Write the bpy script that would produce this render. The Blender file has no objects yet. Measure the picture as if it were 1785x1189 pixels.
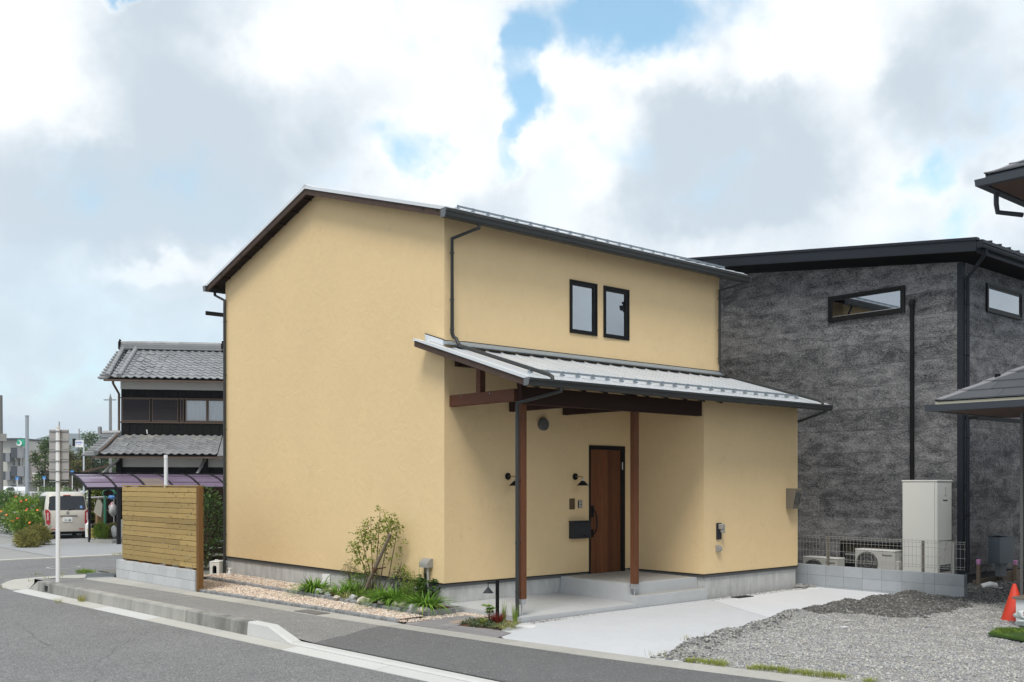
import bpy, bmesh, math, random
import numpy as np
from mathutils import Vector, Matrix, noise as mnoise
random.seed(7); RNG = np.random.default_rng(11)
R = math.radians
SC = bpy.context.scene
COL = SC.collection

# ---------------------------------------------------------------- camera
FPX, PCX, HOR, CAMH = 1748.0, 892.5, 841.0, 2.05       # focal length and principal point found by surveying the photograph
CAMX, CAMY = -9.7638, -12.8701
FW = (0.65668, 0.75417); RT = (0.75417, -0.65668)
cam = bpy.data.cameras.new('camera'); co = bpy.data.objects.new('camera', cam); COL.objects.link(co)
co.location = (CAMX, CAMY, CAMH)
co.rotation_euler = (R(90), 0, -math.atan2(FW[0], FW[1]))
cam.sensor_width = 36; cam.lens = FPX/1785*36
cam.shift_y = (HOR-594.5)/1785
cam.clip_start = .1; cam.clip_end = 9000
SC.camera = co

def site(px, d, z=0.0):
    """survey point: bearing px, depth d metres from the survey station, height z"""
    l = (px-PCX)/FPX*d
    return Vector((CAMX+FW[0]*d+RT[0]*l, CAMY+FW[1]*d+RT[1]*l, z))
def hgt(py, d): return CAMH-(py-HOR)*d/FPX

# ---------------------------------------------------------------- world, sun, exposure
SUN_EL, SUN_AZ = R(57), R(-126)       # azimuth from +Y towards +X
w = bpy.data.worlds.new('World'); SC.world = w; w.use_nodes = True
nt = w.node_tree; nt.nodes.clear()
def N(t, kind, **kw):
    n = t.nodes.new(kind)
    for k, v in kw.items():
        if k.startswith('i_'): n.inputs[int(k[2:])].default_value = v
        else: setattr(n, k, v)
    return n
def L(t, a, b): t.links.new(a, b)
def mth(t, op, a, b=None, c=None, clamp=False):
    n = t.nodes.new('ShaderNodeMath'); n.operation = op; n.use_clamp = clamp
    for i, q in enumerate((a, b, c)):
        if q is None: continue
        if isinstance(q, (int, float)): n.inputs[i].default_value = q
        else: t.links.new(q, n.inputs[i])
    return n.outputs[0]
def mixc(t, fac, a, b, mode='MIX'):
    n = t.nodes.new('ShaderNodeMix'); n.data_type = 'RGBA'; n.blend_type = mode
    for i, q in ((0, fac), (6, a), (7, b)):
        if isinstance(q, (int, float)): n.inputs[i].default_value = q
        elif isinstance(q, tuple): n.inputs[i].default_value = q if len(q) == 4 else (*q, 1)
        else: t.links.new(q, n.inputs[i])
    return n.outputs[2]
def mrange(t, v, a, b, c=0.0, d=1.0, smooth=True):
    n = t.nodes.new('ShaderNodeMapRange')
    if smooth: n.interpolation_type = 'SMOOTHSTEP'
    t.links.new(v, n.inputs[0])
    for i, q in enumerate((a, b, c, d)): n.inputs[i+1].default_value = q
    return n.outputs[0]
def nz(t, vec, scale, detail=6, rough=.55, dist=0.0):
    n = t.nodes.new('ShaderNodeTexNoise'); n.inputs['Scale'].default_value = scale
    n.inputs['Detail'].default_value = detail; n.inputs['Roughness'].default_value = rough; n.inputs['Distortion'].default_value = dist
    if vec is not None: t.links.new(vec, n.inputs['Vector'])
    return n.outputs['Fac']
sky = N(nt, 'ShaderNodeTexSky', sky_type='NISHITA', sun_disc=False)
sky.sun_elevation = SUN_EL; sky.sun_rotation = SUN_AZ
sky.air_density = 1.0; sky.dust_density = 1.2; sky.ozone_density = 1.0
tc = N(nt, 'ShaderNodeTexCoord'); dirv = tc.outputs['Generated']
sp = N(nt, 'ShaderNodeSeparateXYZ'); L(nt, dirv, sp.inputs[0])
az = mth(nt, 'ARCTAN2', sp.outputs[0], sp.outputs[1]); el = mth(nt, 'ARCSINE', sp.outputs[2])
cb = N(nt, 'ShaderNodeCombineXYZ'); L(nt, az, cb.inputs[0]); L(nt, el, cb.inputs[1])
warpn = N(nt, 'ShaderNodeTexNoise'); L(nt, dirv, warpn.inputs['Vector'])
warpn.inputs['Scale'].default_value = 9; warpn.inputs['Detail'].default_value = 5; warpn.inputs['Roughness'].default_value = .6
wv = N(nt, 'ShaderNodeVectorMath', operation='SUBTRACT'); L(nt, warpn.outputs['Color'], wv.inputs[0]); wv.inputs[1].default_value = (.5, .5, .5)
ws = N(nt, 'ShaderNodeVectorMath', operation='SCALE'); L(nt, wv.outputs[0], ws.inputs[0]); ws.inputs['Scale'].default_value = .13
wa = N(nt, 'ShaderNodeVectorMath', operation='ADD'); L(nt, cb.outputs[0], wa.inputs[0]); L(nt, ws.outputs[0], wa.inputs[1])
warped = wa.outputs[0]
def blob(px, py, rx, ry, rot=0, w0=1.0, soft=.35):
    """weight w0 inside an ellipse of the sky (bearing, elevation), falling to 0 outside"""
    x, u = (px-PCX)/FPX, (HOR-py)/FPX
    d = Vector((FW[0]+RT[0]*x, FW[1]+RT[1]*x, u)).normalized()
    a, e = math.atan2(d.x, d.y), math.asin(d.z)
    m = N(nt, 'ShaderNodeMapping', vector_type='TEXTURE'); L(nt, warped, m.inputs[0])
    m.inputs[1].default_value = (a, e, 0); m.inputs[2].default_value = (0, 0, R(-rot)); m.inputs[3].default_value = (rx/FPX, ry/FPX, 1)
    ln = N(nt, 'ShaderNodeVectorMath', operation='LENGTH'); L(nt, m.outputs[0], ln.inputs[0])
    return mrange(nt, ln.outputs['Value'], soft, 1.3, w0, 0.0)
def total(items):
    s = None
    for it in items:
        b = blob(*it); s = b if s is None else mth(nt, 'ADD', s, b)
    return s
puff = N(nt, 'ShaderNodeTexVoronoi', feature='F1'); L(nt, dirv, puff.inputs['Vector'])
puff.inputs['Scale'].default_value = 13; puff.inputs['Detail'].default_value = 2; puff.inputs['Roughness'].default_value = .55
fine = nz(nt, dirv, 7, 7, .62); fine2 = nz(nt, dirv, 22, 5, .6); wide = nz(nt, dirv, 1.7, 3, .5)
gaps = total([(1085, 15, 225, 88, 6, 1.3, .2), (905, 105, 50, 95, 12, 1.05), (935, 170, 45, 45, 0, .6), (690, 232, 75, 48, -15, .62, .0), (730, 272, 52, 32, -20, .60, .0), (235, 0, 45, 24, -25, 1.1), (330, 15, 40, 10, -20, .5),
    (1625, 300, 75, 44, -35, .66, .0), (1690, 375, 44, 75, 25, .62, .0), (885, 250, 20, 60, 10, .55)])
veil = total([(330, 350, 230, 70, 0, .08, .1), (90, 470, 190, 80, 0, .10, .1), (250, 600, 330, 110, 0, .12, .1), (1620, 430, 160, 35, 0, .10, .1), (960, 330, 60, 70, 0, .15, .1)])
open_ = mth(nt, 'ADD', gaps, mrange(nt, wide, .60, .74, 0, .0))
edge = mth(nt, 'ADD', mth(nt, 'MULTIPLY', mth(nt, 'SUBTRACT', fine, .5), 1.9), mth(nt, 'MULTIPLY', mth(nt, 'SUBTRACT', puff.outputs['Distance'], .45), .5))
dens = mth(nt, 'SUBTRACT', 1.22, mth(nt, 'ADD', open_, edge))
cover = mth(nt, 'SUBTRACT', mrange(nt, dens, -.10, .88, .16, 1), veil, clamp=True)
bright = total([(50, 60, 190, 130, 20, .8), (610, 95, 300, 150, -18, 1.0), (800, 210, 120, 110, 0, .7), (730, 300, 110, 60, -10, .6), (1010, 200, 130, 100, 20, .9), (1130, 120, 260, 40, 10, .7),
    (1420, 120, 110, 170, -10, .9), (985, 330, 90, 120, 0, .7), (1350, 425, 330, 45, 4, .45), (1560, 330, 120, 110, 0, .7), (270, 468, 85, 26, -14, .8), (380, 420, 40, 30, 0, .4), (60, 200, 130, 130, 0, .4), (1480, 30, 160, 90, 0, .5), (20, 700, 30, 22, 0, .35), (1750, 420, 60, 120, 0, .4)])
grey = total([(430, 250, 360, 105, -24, .9), (260, 130, 210, 100, -40, .65), (1290, 280, 220, 130, 0, .85), (1650, 160, 130, 110, 0, .55), (180, 330, 260, 90, 0, .55), (620, 420, 260, 60, -8, .2)])
shade = mth(nt, 'ADD', mth(nt, 'SUBTRACT', bright, grey), mth(nt, 'ADD', mth(nt, 'MULTIPLY', mth(nt, 'SUBTRACT', fine2, .5), .55), mth(nt, 'MULTIPLY', mth(nt, 'SUBTRACT', fine, .5), .75)))
thin = mrange(nt, dens, .40, 1.2, .6, 0)
lum = mrange(nt, mth(nt, 'ADD', shade, thin), -.60, 1.30, 0, 1)
cloudc = mixc(nt, lum, (.505, .58, .645), (.90, .92, .935))
bg1 = N(nt, 'ShaderNodeBackground'); bg2 = N(nt, 'ShaderNodeBackground')
tint = mixc(nt, 1.0, sky.outputs[0], (.95, 1.44, 1.36), 'MULTIPLY'); L(nt, tint, bg1.inputs[0]); bg1.inputs[1].default_value = .14
L(nt, cloudc, bg2.inputs[0]); bg2.inputs[1].default_value = 1.0
hzf = mrange(nt, el, .0, .34, .85, 0); cover = mth(nt, 'MAXIMUM', cover, hzf); cloudc = mixc(nt, mth(nt, 'MULTIPLY', hzf, .8), cloudc, (.545, .635, .72)); L(nt, cloudc, bg2.inputs[0])
mx = N(nt, 'ShaderNodeMixShader'); L(nt, cover, mx.inputs[0]); L(nt, bg1.outputs[0], mx.inputs[1]); L(nt, bg2.outputs[0], mx.inputs[2])
wo = N(nt, 'ShaderNodeOutputWorld'); L(nt, mx.outputs[0], wo.inputs[0])
w.cycles.sampling_method = 'MANUAL'; w.cycles.sample_map_resolution = 512

sun = bpy.data.lights.new('sun', 'SUN'); so = bpy.data.objects.new('sun', sun); COL.objects.link(so)
sun.energy = 2.0; sun.angle = R(21); sun.color = (1.0, .95, .87)
sd = Vector((math.sin(SUN_AZ)*math.cos(SUN_EL), math.cos(SUN_AZ)*math.cos(SUN_EL), math.sin(SUN_EL)))
so.rotation_euler = sd.to_track_quat('Z', 'Y').to_euler(); so.location = (0, 0, 40)
vs = SC.view_settings; vs.view_transform = 'Standard'; vs.look = 'None'; vs.exposure = 0.32; vs.gamma = 1.0; vs.use_curve_mapping = False
SC.cycles.max_bounces = 6; SC.cycles.diffuse_bounces = 3; SC.cycles.glossy_bounces = 3; SC.cycles.transmission_bounces = 4; SC.cycles.transparent_max_bounces = 12; SC.cycles.volume_bounces = 1

# ================================================================ helpers
def unit(v): return v/np.linalg.norm(v)
ROOT = {}        # object name -> 4x4 matrix of the thing it belongs to (numpy)
class MB:
    """collects shapes and links them as ONE mesh object"""
    def __init__(s): s.v = []; s.f = []; s.mi = []; s.m = 0
    def add(s, vs, fs):
        o = len(s.v); s.v.extend([tuple(float(c) for c in q) for q in vs])
        s.f.extend([tuple(i+o for i in f) for f in fs]); s.mi.extend([s.m]*len(fs)); return s
    def obox(s, c, ax, ay, az, b=0.0):
        """box with centre c and half-axis vectors; b chamfers the edges"""
        c, ax, ay, az = (np.array(q, float) for q in (c, ax, ay, az))
        if b <= 0:
            vs = [c+i*ax+j*ay+k*az for k in (-1, 1) for j in (-1, 1) for i in (-1, 1)]
            fs = [(0, 2, 3, 1), (4, 5, 7, 6), (0, 1, 5, 4), (2, 6, 7, 3), (0, 4, 6, 2), (1, 3, 7, 5)]
            if np.dot(np.cross(ax, ay), az) < 0: fs = [f[::-1] for f in fs]
            return s.add(vs, fs)
        A = (ax, ay, az); ln = [np.linalg.norm(q) for q in A]; b = min(b, .45*2*min(ln))
        vs = []; idx = {}
        for k in (-1, 1):
            for j in (-1, 1):
                for i in (-1, 1):
                    sg = (i, j, k)
                    for a in range(3):      # vertex on face a (full extent along a, inset on the others)
                        p = c.copy()
                        for t in range(3):
                            p = p+sg[t]*A[t]*(1 if t == a else 1-b/ln[t])
                        idx[(sg, a)] = len(vs); vs.append(p)
        fs = []
        for a in range(3):
            u, v = (a+1) % 3, (a+2) % 3
            for sa in (-1, 1):
                q = []
                for su, sv in ((-1, -1), (1, -1), (1, 1), (-1, 1)):
                    sg = [0, 0, 0]; sg[a] = sa; sg[u] = su; sg[v] = sv; q.append(idx[(tuple(sg), a)])
                fs.append(tuple(q if sa > 0 else q[::-1]))
            for su in (-1, 1):
                for sv in (-1, 1):
                    g0 = [0, 0, 0]; g0[u] = su; g0[v] = sv; g0[a] = -1; g1 = list(g0); g1[a] = 1
                    q = (idx[(tuple(g0), u)], idx[(tuple(g1), u)], idx[(tuple(g1), v)], idx[(tuple(g0), v)])
                    fs.append(q if su*sv < 0 else q[::-1])
        for k in (-1, 1):
            for j in (-1, 1):
                for i in (-1, 1):
                    q = tuple(idx[((i, j, k), a)] for a in range(3)); fs.append(q if i*j*k > 0 else q[::-1])
        if np.dot(np.cross(ax, ay), az) < 0: fs = [f[::-1] for f in fs]
        return s.add(vs, fs)
    def box(s, x0, y0, z0, x1, y1, z1, b=0.0):
        return s.obox(((x0+x1)/2, (y0+y1)/2, (z0+z1)/2), (abs(x1-x0)/2, 0, 0), (0, abs(y1-y0)/2, 0), (0, 0, abs(z1-z0)/2), b)
    def bar(s, p, q, w, h, up=(0, 0, 1), b=0.0):
        """square bar from p to q, width w, height h"""
        p, q, up = np.array(p, float), np.array(q, float), np.array(up, float)
        d = unit(q-p); sd_ = unit(np.cross(d, up)); u2 = np.cross(sd_, d)
        return s.obox((p+q)/2, (q-p)/2, sd_*w/2, u2*h/2, b)
    def prism(s, poly, ext):
        """polygon (3D points) pushed along ext"""
        poly = [np.array(q, float) for q in poly]; ext = np.array(ext, float); n = len(poly)
        nr = sum((np.cross(poly[i], poly[(i+1) % n]) for i in range(n)), np.zeros(3))
        if np.dot(nr, ext) > 0: poly = poly[::-1]
        vs = poly+[q+ext for q in poly]
        fs = [tuple(range(n)), tuple(range(2*n-1, n-1, -1))]+[(i, i+n, (i+1) % n+n, (i+1) % n) for i in range(n)]
        return s.add(vs, fs)
    def tube(s, pts, r, n=8, cap=True):
        pts = [np.array(q, float) for q in pts]; rs = r if isinstance(r, (list, tuple)) else [r]*len(pts)
        rings = []; prev = None
        for i, p in enumerate(pts):
            if i == 0: d = pts[1]-p
            elif i == len(pts)-1: d = p-pts[i-1]
            else: d = unit(pts[i+1]-p)+unit(p-pts[i-1])
            if np.linalg.norm(d) < 1e-9: d = pts[i]-pts[i-1]
            d = unit(d)
            if prev is None: ref = np.array((0, 0, 1.0)) if abs(d[2]) < .9 else np.array((1.0, 0, 0)); a = unit(np.cross(d, ref))
            else: a = unit(prev-d*np.dot(prev, d))
            prev = a; b_ = np.cross(d, a); k = 1.0
            if 0 < i < len(pts)-1: k = 1/max(.5, math.sqrt(max(.01, (1+np.dot(unit(pts[i+1]-p), unit(p-pts[i-1])))/2)))
            rings.append([p+rs[i]*(math.cos(t)*a+math.sin(t)*b_) for t in (2*math.pi*j/n for j in range(n))])
        vs = [q for r_ in rings for q in r_]; fs = []
        for i in range(len(rings)-1):
            for j in range(n): fs.append((i*n+j, i*n+(j+1) % n, (i+1)*n+(j+1) % n, (i+1)*n+j))
        if cap: fs.append(tuple(range(n-1, -1, -1))); fs.append(tuple((len(rings)-1)*n+j for j in range(n)))
        return s.add(vs, fs)
    def lathe(s, prof, c=(0, 0, 0), n=16, axis=(0, 0, 1)):
        ax = unit(np.array(axis, float)); ref = np.array((1.0, 0, 0)) if abs(ax[0]) < .9 else np.array((0, 1.0, 0))
        a = unit(ref-ax*np.dot(ref, ax)); b_ = np.cross(ax, a); c = np.array(c, float); vs = []; fs = []
        for r, z in prof:
            for j in range(n): t = 2*math.pi*j/n; vs.append(c+ax*z+r*(math.cos(t)*a+math.sin(t)*b_))
        for i in range(len(prof)-1):
            for j in range(n): fs.append((i*n+j, i*n+(j+1) % n, (i+1)*n+(j+1) % n, (i+1)*n+j))
        fs.append(tuple(range(n-1, -1, -1))); k = (len(prof)-1)*n; fs.append(tuple(k+j for j in range(n)))
        return s.add(vs, fs)
    def sheet(s, grid):
        """rows of 3D points"""
        m = len(grid[0]); vs = [q for r in grid for q in r]
        return s.add(vs, [(i*m+j, i*m+j+1, (i+1)*m+j+1, (i+1)*m+j) for i in range(len(grid)-1) for j in range(m-1)])
    def poly(s, pts): return s.add(pts, [tuple(range(len(pts)))])
    def rock(s, c, rx, ry, rz, seed=0, sub=1):
        bm = bmesh.new(); bmesh.ops.create_icosphere(bm, subdivisions=sub+1, radius=1); rnd = random.Random(seed)
        off = Vector((rnd.random()*50, rnd.random()*50, rnd.random()*50)); vs = []
        for v in bm.verts:
            p = v.co.normalized(); k = 1+.55*mnoise.noise(p*1.3+off)+.2*mnoise.noise(p*3.1+off)
            vs.append((c[0]+p.x*rx*k, c[1]+p.y*ry*k, c[2]+p.z*rz*k))
        fs = [tuple(v.index for v in f.verts) for f in bm.faces]; bm.free(); return s.add(vs, fs)
    def build(s, name, mat, parent=None, smooth=False):
        me = bpy.data.meshes.new(name); v = np.array(s.v, float)
        if parent is not None:
            Mx = ROOT.get(parent.name)
            if Mx is not None: v = (v-Mx[:3, 3])@Mx[:3, :3]
        me.from_pydata(v.tolist(), [], s.f)
        for q in (mat if isinstance(mat, (list, tuple)) else [mat]): me.materials.append(q)
        if any(s.mi): me.polygons.foreach_set('material_index', s.mi)
        if smooth: me.polygons.foreach_set('use_smooth', [True]*len(me.polygons))
        return link(name, me, parent)
def link(name, me, parent=None):
    o = bpy.data.objects.new(name, me); COL.objects.link(o)
    if parent is not None:
        o.parent = parent
        if parent.name in ROOT: ROOT[o.name] = ROOT[parent.name]
    return o
def autosmooth(o, ang=35):
    me = o.data; me.polygons.foreach_set('use_smooth', [True]*len(me.polygons)); me.set_sharp_from_angle(angle=R(ang)); return o
def npmesh(name, V, F, mat, parent=None, smooth=False, mi=None):
    """quick mesh from numpy arrays: V (n,3), F (m,3 or 4)"""
    if parent is not None and parent.name in ROOT:
        Mx = ROOT[parent.name]; V = (V-Mx[:3, 3])@Mx[:3, :3]
    me = bpy.data.meshes.new(name); n, k = F.shape
    me.vertices.add(len(V)); me.vertices.foreach_set('co', np.ascontiguousarray(V, dtype=np.float32).ravel())
    me.loops.add(n*k); me.loops.foreach_set('vertex_index', np.ascontiguousarray(F, dtype=np.int32).ravel())
    me.polygons.add(n); me.polygons.foreach_set('loop_start', np.arange(0, n*k, k, dtype=np.int32))
    for q in (mat if isinstance(mat, (list, tuple)) else [mat]): me.materials.append(q)
    if mi is not None: me.polygons.foreach_set('material_index', np.asarray(mi, dtype=np.int32))
    me.update(calc_edges=True)
    if smooth: me.polygons.foreach_set('use_smooth', [True]*n)
    return link(name, me, parent)
def tag(o, label=None, cat=None, group=None, kind=None):
    for k, q in (('label', label), ('category', cat), ('group', group), ('kind', kind)):
        if q: o[k] = q
    return o
def thing(name, loc, label, cat, group=None, rz=0.0, local=False):
    """an Empty at the thing's base; its parts are given in world coordinates (or in its own ones if local)"""
    o = bpy.data.objects.new(name, None); COL.objects.link(o); o.location = loc; o.rotation_euler = (0, 0, rz)
    o.empty_display_size = .2
    Mx = np.eye(4)
    if not local: Mx = np.array(Matrix.Translation(Vector(loc))@Matrix.Rotation(rz, 4, 'Z'))
    ROOT[o.name] = Mx
    return tag(o, label, cat, group)
KIDS = {}
def copy_tree(o, loc=None, rz=None, label=None):
    """a thing with copies of its parts and their sub-parts (mesh data shared)"""
    def rec(a, par):
        c = a.copy(); COL.objects.link(c)
        if par is not None: c.parent = par
        for ch in [q for q in a.children]: rec(ch, c)
        return c
    c = rec(o, None)
    if loc is not None: c.location = loc
    if rz is not None: c.rotation_euler = (0, 0, rz)
    if label: c['label'] = label
    return c
def piece(name, me, parent, loc, rot=None):
    """one more part that shares mesh data; loc in the parent's thing coordinates"""
    o = bpy.data.objects.new(name, me); COL.objects.link(o); o.parent = parent; o.location = loc
    if rot is not None: o.rotation_euler = rot
    return o
def struct(o): o['kind'] = 'structure'; return o
def text_mesh(name, s, size, mat, parent, M4, depth=.002):
    """flat lettering as a mesh; M4 places it (x along the text, y up)"""
    cu = bpy.data.curves.new(name, 'FONT'); cu.body = s; cu.size = size; cu.align_x = 'CENTER'; cu.align_y = 'CENTER'; cu.extrude = depth; cu.resolution_u = 2
    t = bpy.data.objects.new(name, cu); COL.objects.link(t); bpy.context.view_layer.update()
    me = bpy.data.meshes.new_from_object(t.evaluated_get(bpy.context.evaluated_depsgraph_get())); bpy.data.objects.remove(t)
    V = np.array([v.co for v in me.vertices]); m = np.array(M4); V = V@m[:3, :3].T+m[:3, 3]
    if parent is not None and parent.name in ROOT: Mx = ROOT[parent.name]; V = (V-Mx[:3, 3])@Mx[:3, :3]
    me.vertices.foreach_set('co', V.ravel()); me.materials.clear(); me.materials.append(mat)
    return link(name, me, parent)
def frame4(o, x, y):
    x = unit(np.array(x, float)); y = np.array(y, float); y = unit(y-x*np.dot(x, y)); z = np.cross(x, y); m = np.eye(4)
    m[:3, 0] = x; m[:3, 1] = y; m[:3, 2] = z; m[:3, 3] = o; return m

# ================================================================ materials
def mat(name, col, rough=.7, metal=0.0, spec=None, noise=(), streak=None, rand=0.0, bump=(), coat=0.0, speck=None, alpha=None, stretch=None, emis=None):
    """procedural material. noise: (scale, amount) tone variations; streak: (scale, amount) vertical runs; rand: tone per object;
    bump: (scale, height); speck: (scale, amount, colour) fine grain; stretch: xyz scale of the coordinates (wood grain)"""
    m = bpy.data.materials.new(name); m.use_nodes = True; t = m.node_tree; p = t.nodes['Principled BSDF']
    g = t.nodes.new('ShaderNodeNewGeometry'); pos = g.outputs['Position']
    if stretch:
        mp = t.nodes.new('ShaderNodeMapping'); L(t, pos, mp.inputs[0]); mp.inputs[3].default_value = stretch; spos = mp.outputs[0]
        if rand:
            oi0 = t.nodes.new('ShaderNodeObjectInfo'); va = N(t, 'ShaderNodeVectorMath', operation='ADD'); L(t, spos, va.inputs[0])
            sc_ = mth(t, 'MULTIPLY', oi0.outputs['Random'], 37.0); L(t, sc_, va.inputs[1]); spos = va.outputs[0]
    else: spos = pos
    c = None; rgb = (*col, 1)
    fac = None
    for sc_, am in noise:
        f = mth(t, 'MULTIPLY_ADD', nz(t, spos, sc_, 5, .6), 2*am, 1-am); fac = f if fac is None else mth(t, 'MULTIPLY', fac, f)
    if streak:
        mp = t.nodes.new('ShaderNodeMapping'); L(t, pos, mp.inputs[0]); mp.inputs[3].default_value = (1, 1, .22)
        f = mrange(t, nz(t, mp.outputs[0], streak[0], 5, .6), .35, .7, 1.0, 1-streak[1]); fac = f if fac is None else mth(t, 'MULTIPLY', fac, f)
    if rand:
        oi = t.nodes.new('ShaderNodeObjectInfo'); f = mth(t, 'MULTIPLY_ADD', oi.outputs['Random'], 2*rand, 1-rand); fac = f if fac is None else mth(t, 'MULTIPLY', fac, f)
    if fac is not None:
        vm = N(t, 'ShaderNodeVectorMath', operation='SCALE'); vm.inputs[0].default_value = col; L(t, fac, vm.inputs['Scale']); c = vm.outputs[0]
    if speck:
        f = mrange(t, nz(t, pos, speck[0], 2, .5), .52, .66, 0, speck[1]); c = mixc(t, f, c if c is not None else rgb, speck[2])
    if c is not None: L(t, c, p.inputs['Base Color'])
    else: p.inputs['Base Color'].default_value = rgb
    p.inputs['Roughness'].default_value = rough; p.inputs['Metallic'].default_value = metal
    if spec is not None: p.inputs['Specular IOR Level'].default_value = spec
    if coat: p.inputs['Coat Weight'].default_value = coat; p.inputs['Coat Roughness'].default_value = .08
    if alpha is not None: p.inputs['Alpha'].default_value = alpha
    if emis: p.inputs['Emission Color'].default_value = (*emis, 1); p.inputs['Emission Strength'].default_value = 1
    nb = None
    for sc_, h in bump:
        b = t.nodes.new('ShaderNodeBump'); b.inputs['Distance'].default_value = h; b.inputs['Strength'].default_value = 1
        L(t, nz(t, spos, sc_, 4, .6), b.inputs['Height'])
        if nb is not None: L(t, nb, b.inputs['Normal'])
        nb = b.outputs[0]
    if nb is not None: L(t, nb, p.inputs['Normal'])
    return m
def glass_mat(name, tint=(.02, .025, .03), refl=.3):
    """window glass over a dark room: mirror-like share rising at grazing view, the rest lets light through"""
    m = bpy.data.materials.new(name); m.use_nodes = True; t = m.node_tree; t.nodes.clear()
    gl = N(t, 'ShaderNodeBsdfGlossy'); gl.inputs['Roughness'].default_value = .01; gl.inputs['Color'].default_value = (.93, .96, 1, 1)
    tr = N(t, 'ShaderNodeBsdfTransparent'); tr.inputs['Color'].default_value = (*tint, 1)
    fr = N(t, 'ShaderNodeFresnel'); fr.inputs['IOR'].default_value = 1.7
    f = mth(t, 'MULTIPLY_ADD', fr.outputs[0], 1-refl, refl, clamp=True)
    mx_ = N(t, 'ShaderNodeMixShader'); L(t, f, mx_.inputs[0]); L(t, tr.outputs[0], mx_.inputs[1]); L(t, gl.outputs[0], mx_.inputs[2])
    o = N(t, 'ShaderNodeOutputMaterial'); L(t, mx_.outputs[0], o.inputs[0]); return m
def leaf_mat(name, col, var=.35, trans=.35, hue=.0):
    m = bpy.data.materials.new(name); m.use_nodes = True; t = m.node_tree; p = t.nodes['Principled BSDF']; out = t.nodes['Material Output']
    g = t.nodes.new('ShaderNodeNewGeometry')
    f = mth(t, 'MULTIPLY_ADD', g.outputs['Random Per Island'], 2*var, 1-var); f2 = mth(t, 'MULTIPLY_ADD', nz(t, g.outputs['Position'], 3, 3), .8, .6)
    vm = N(t, 'ShaderNodeVectorMath', operation='SCALE'); vm.inputs[0].default_value = col; L(t, mth(t, 'MULTIPLY', f, f2), vm.inputs['Scale'])
    warm = mixc(t, mrange(t, g.outputs['Random Per Island'], .6, 1, 0, hue if hue else .12), vm.outputs[0], (col[0]*2.2+.02, col[1]*1.5, col[2]*.7))
    L(t, warm, p.inputs['Base Color']); p.inputs['Roughness'].default_value = .5; p.inputs['Specular IOR Level'].default_value = .35
    tl = N(t, 'ShaderNodeBsdfTranslucent'); L(t, warm, tl.inputs[0]); mx_ = N(t, 'ShaderNodeMixShader'); mx_.inputs[0].default_value = trans
    L(t, p.outputs[0], mx_.inputs[1]); L(t, tl.outputs[0], mx_.inputs[2]); L(t, mx_.outputs[0], out.inputs[0]); return m

def plaster(name, col):
    m = mat(name, col, .92, spec=.15); t = m.node_tree; p = t.nodes['Principled BSDF']; g = t.nodes.new('ShaderNodeNewGeometry'); pos = g.outputs['Position']
    big = nz(t, pos, .6, 3, .5); arcs = nz(t, pos, 3.2, 4, .55, 1.8); fine_ = nz(t, pos, 38, 4, .65)
    f = mth(t, 'ADD', mth(t, 'MULTIPLY_ADD', big, .10, .95), mth(t, 'MULTIPLY', mth(t, 'SUBTRACT', arcs, .5), .10))
    scar = mrange(t, nz(t, pos, 5.5, 3, .5, 2.6), .625, .68, 0, .075); msk = mrange(t, nz(t, pos, .8, 2, .5), .45, .6, 0, 1); f = mth(t, 'SUBTRACT', f, mth(t, 'MULTIPLY', scar, msk))
    vm = N(t, 'ShaderNodeVectorMath', operation='SCALE'); vm.inputs[0].default_value = col; L(t, f, vm.inputs['Scale']); L(t, vm.outputs[0], p.inputs['Base Color'])
    b = t.nodes.new('ShaderNodeBump'); b.inputs['Distance'].default_value = .006; L(t, arcs, b.inputs['Height'])
    b2 = t.nodes.new('ShaderNodeBump'); b2.inputs['Distance'].default_value = .0022; L(t, fine_, b2.inputs['Height']); L(t, b.outputs[0], b2.inputs['Normal'])
    b3 = t.nodes.new('ShaderNodeBump'); b3.inputs['Distance'].default_value = .012; L(t, scar, b3.inputs['Height']); L(t, b2.outputs[0], b3.inputs['Normal']); L(t, b3.outputs[0], p.inputs['Normal']); return m
def siding(name, lo, hi):
    """dark stone-print siding: fine pale flecks stretched along the boards"""
    m = mat(name, lo, .75, spec=.12); t = m.node_tree; p = t.nodes['Principled BSDF']; g = t.nodes.new('ShaderNodeNewGeometry')
    mp = t.nodes.new('ShaderNodeMapping'); L(t, g.outputs['Position'], mp.inputs[0]); mp.inputs[3].default_value = (1, 1, 2.5); q = mp.outputs[0]
    a = nz(t, q, 2.2, 6, .72, .4); b_ = nz(t, q, 20, 6, .85, .5); c_ = nz(t, q, 62, 3, .8)
    oi = t.nodes.new('ShaderNodeObjectInfo')
    f = mth(t, 'ADD', mth(t, 'MULTIPLY', a, .38), mth(t, 'ADD', mth(t, 'MULTIPLY', b_, .70), mth(t, 'MULTIPLY', c_, .42)))
    f = mth(t, 'ADD', f, mth(t, 'MULTIPLY', oi.outputs['Random'], .05))
    L(t, mixc(t, mrange(t, f, .66, .95, 0, 1), lo, hi), p.inputs['Base Color'])
    b = t.nodes.new('ShaderNodeBump'); b.inputs['Distance'].default_value = .004; L(t, f, b.inputs['Height']); L(t, b.outputs[0], p.inputs['Normal']); return m
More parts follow.
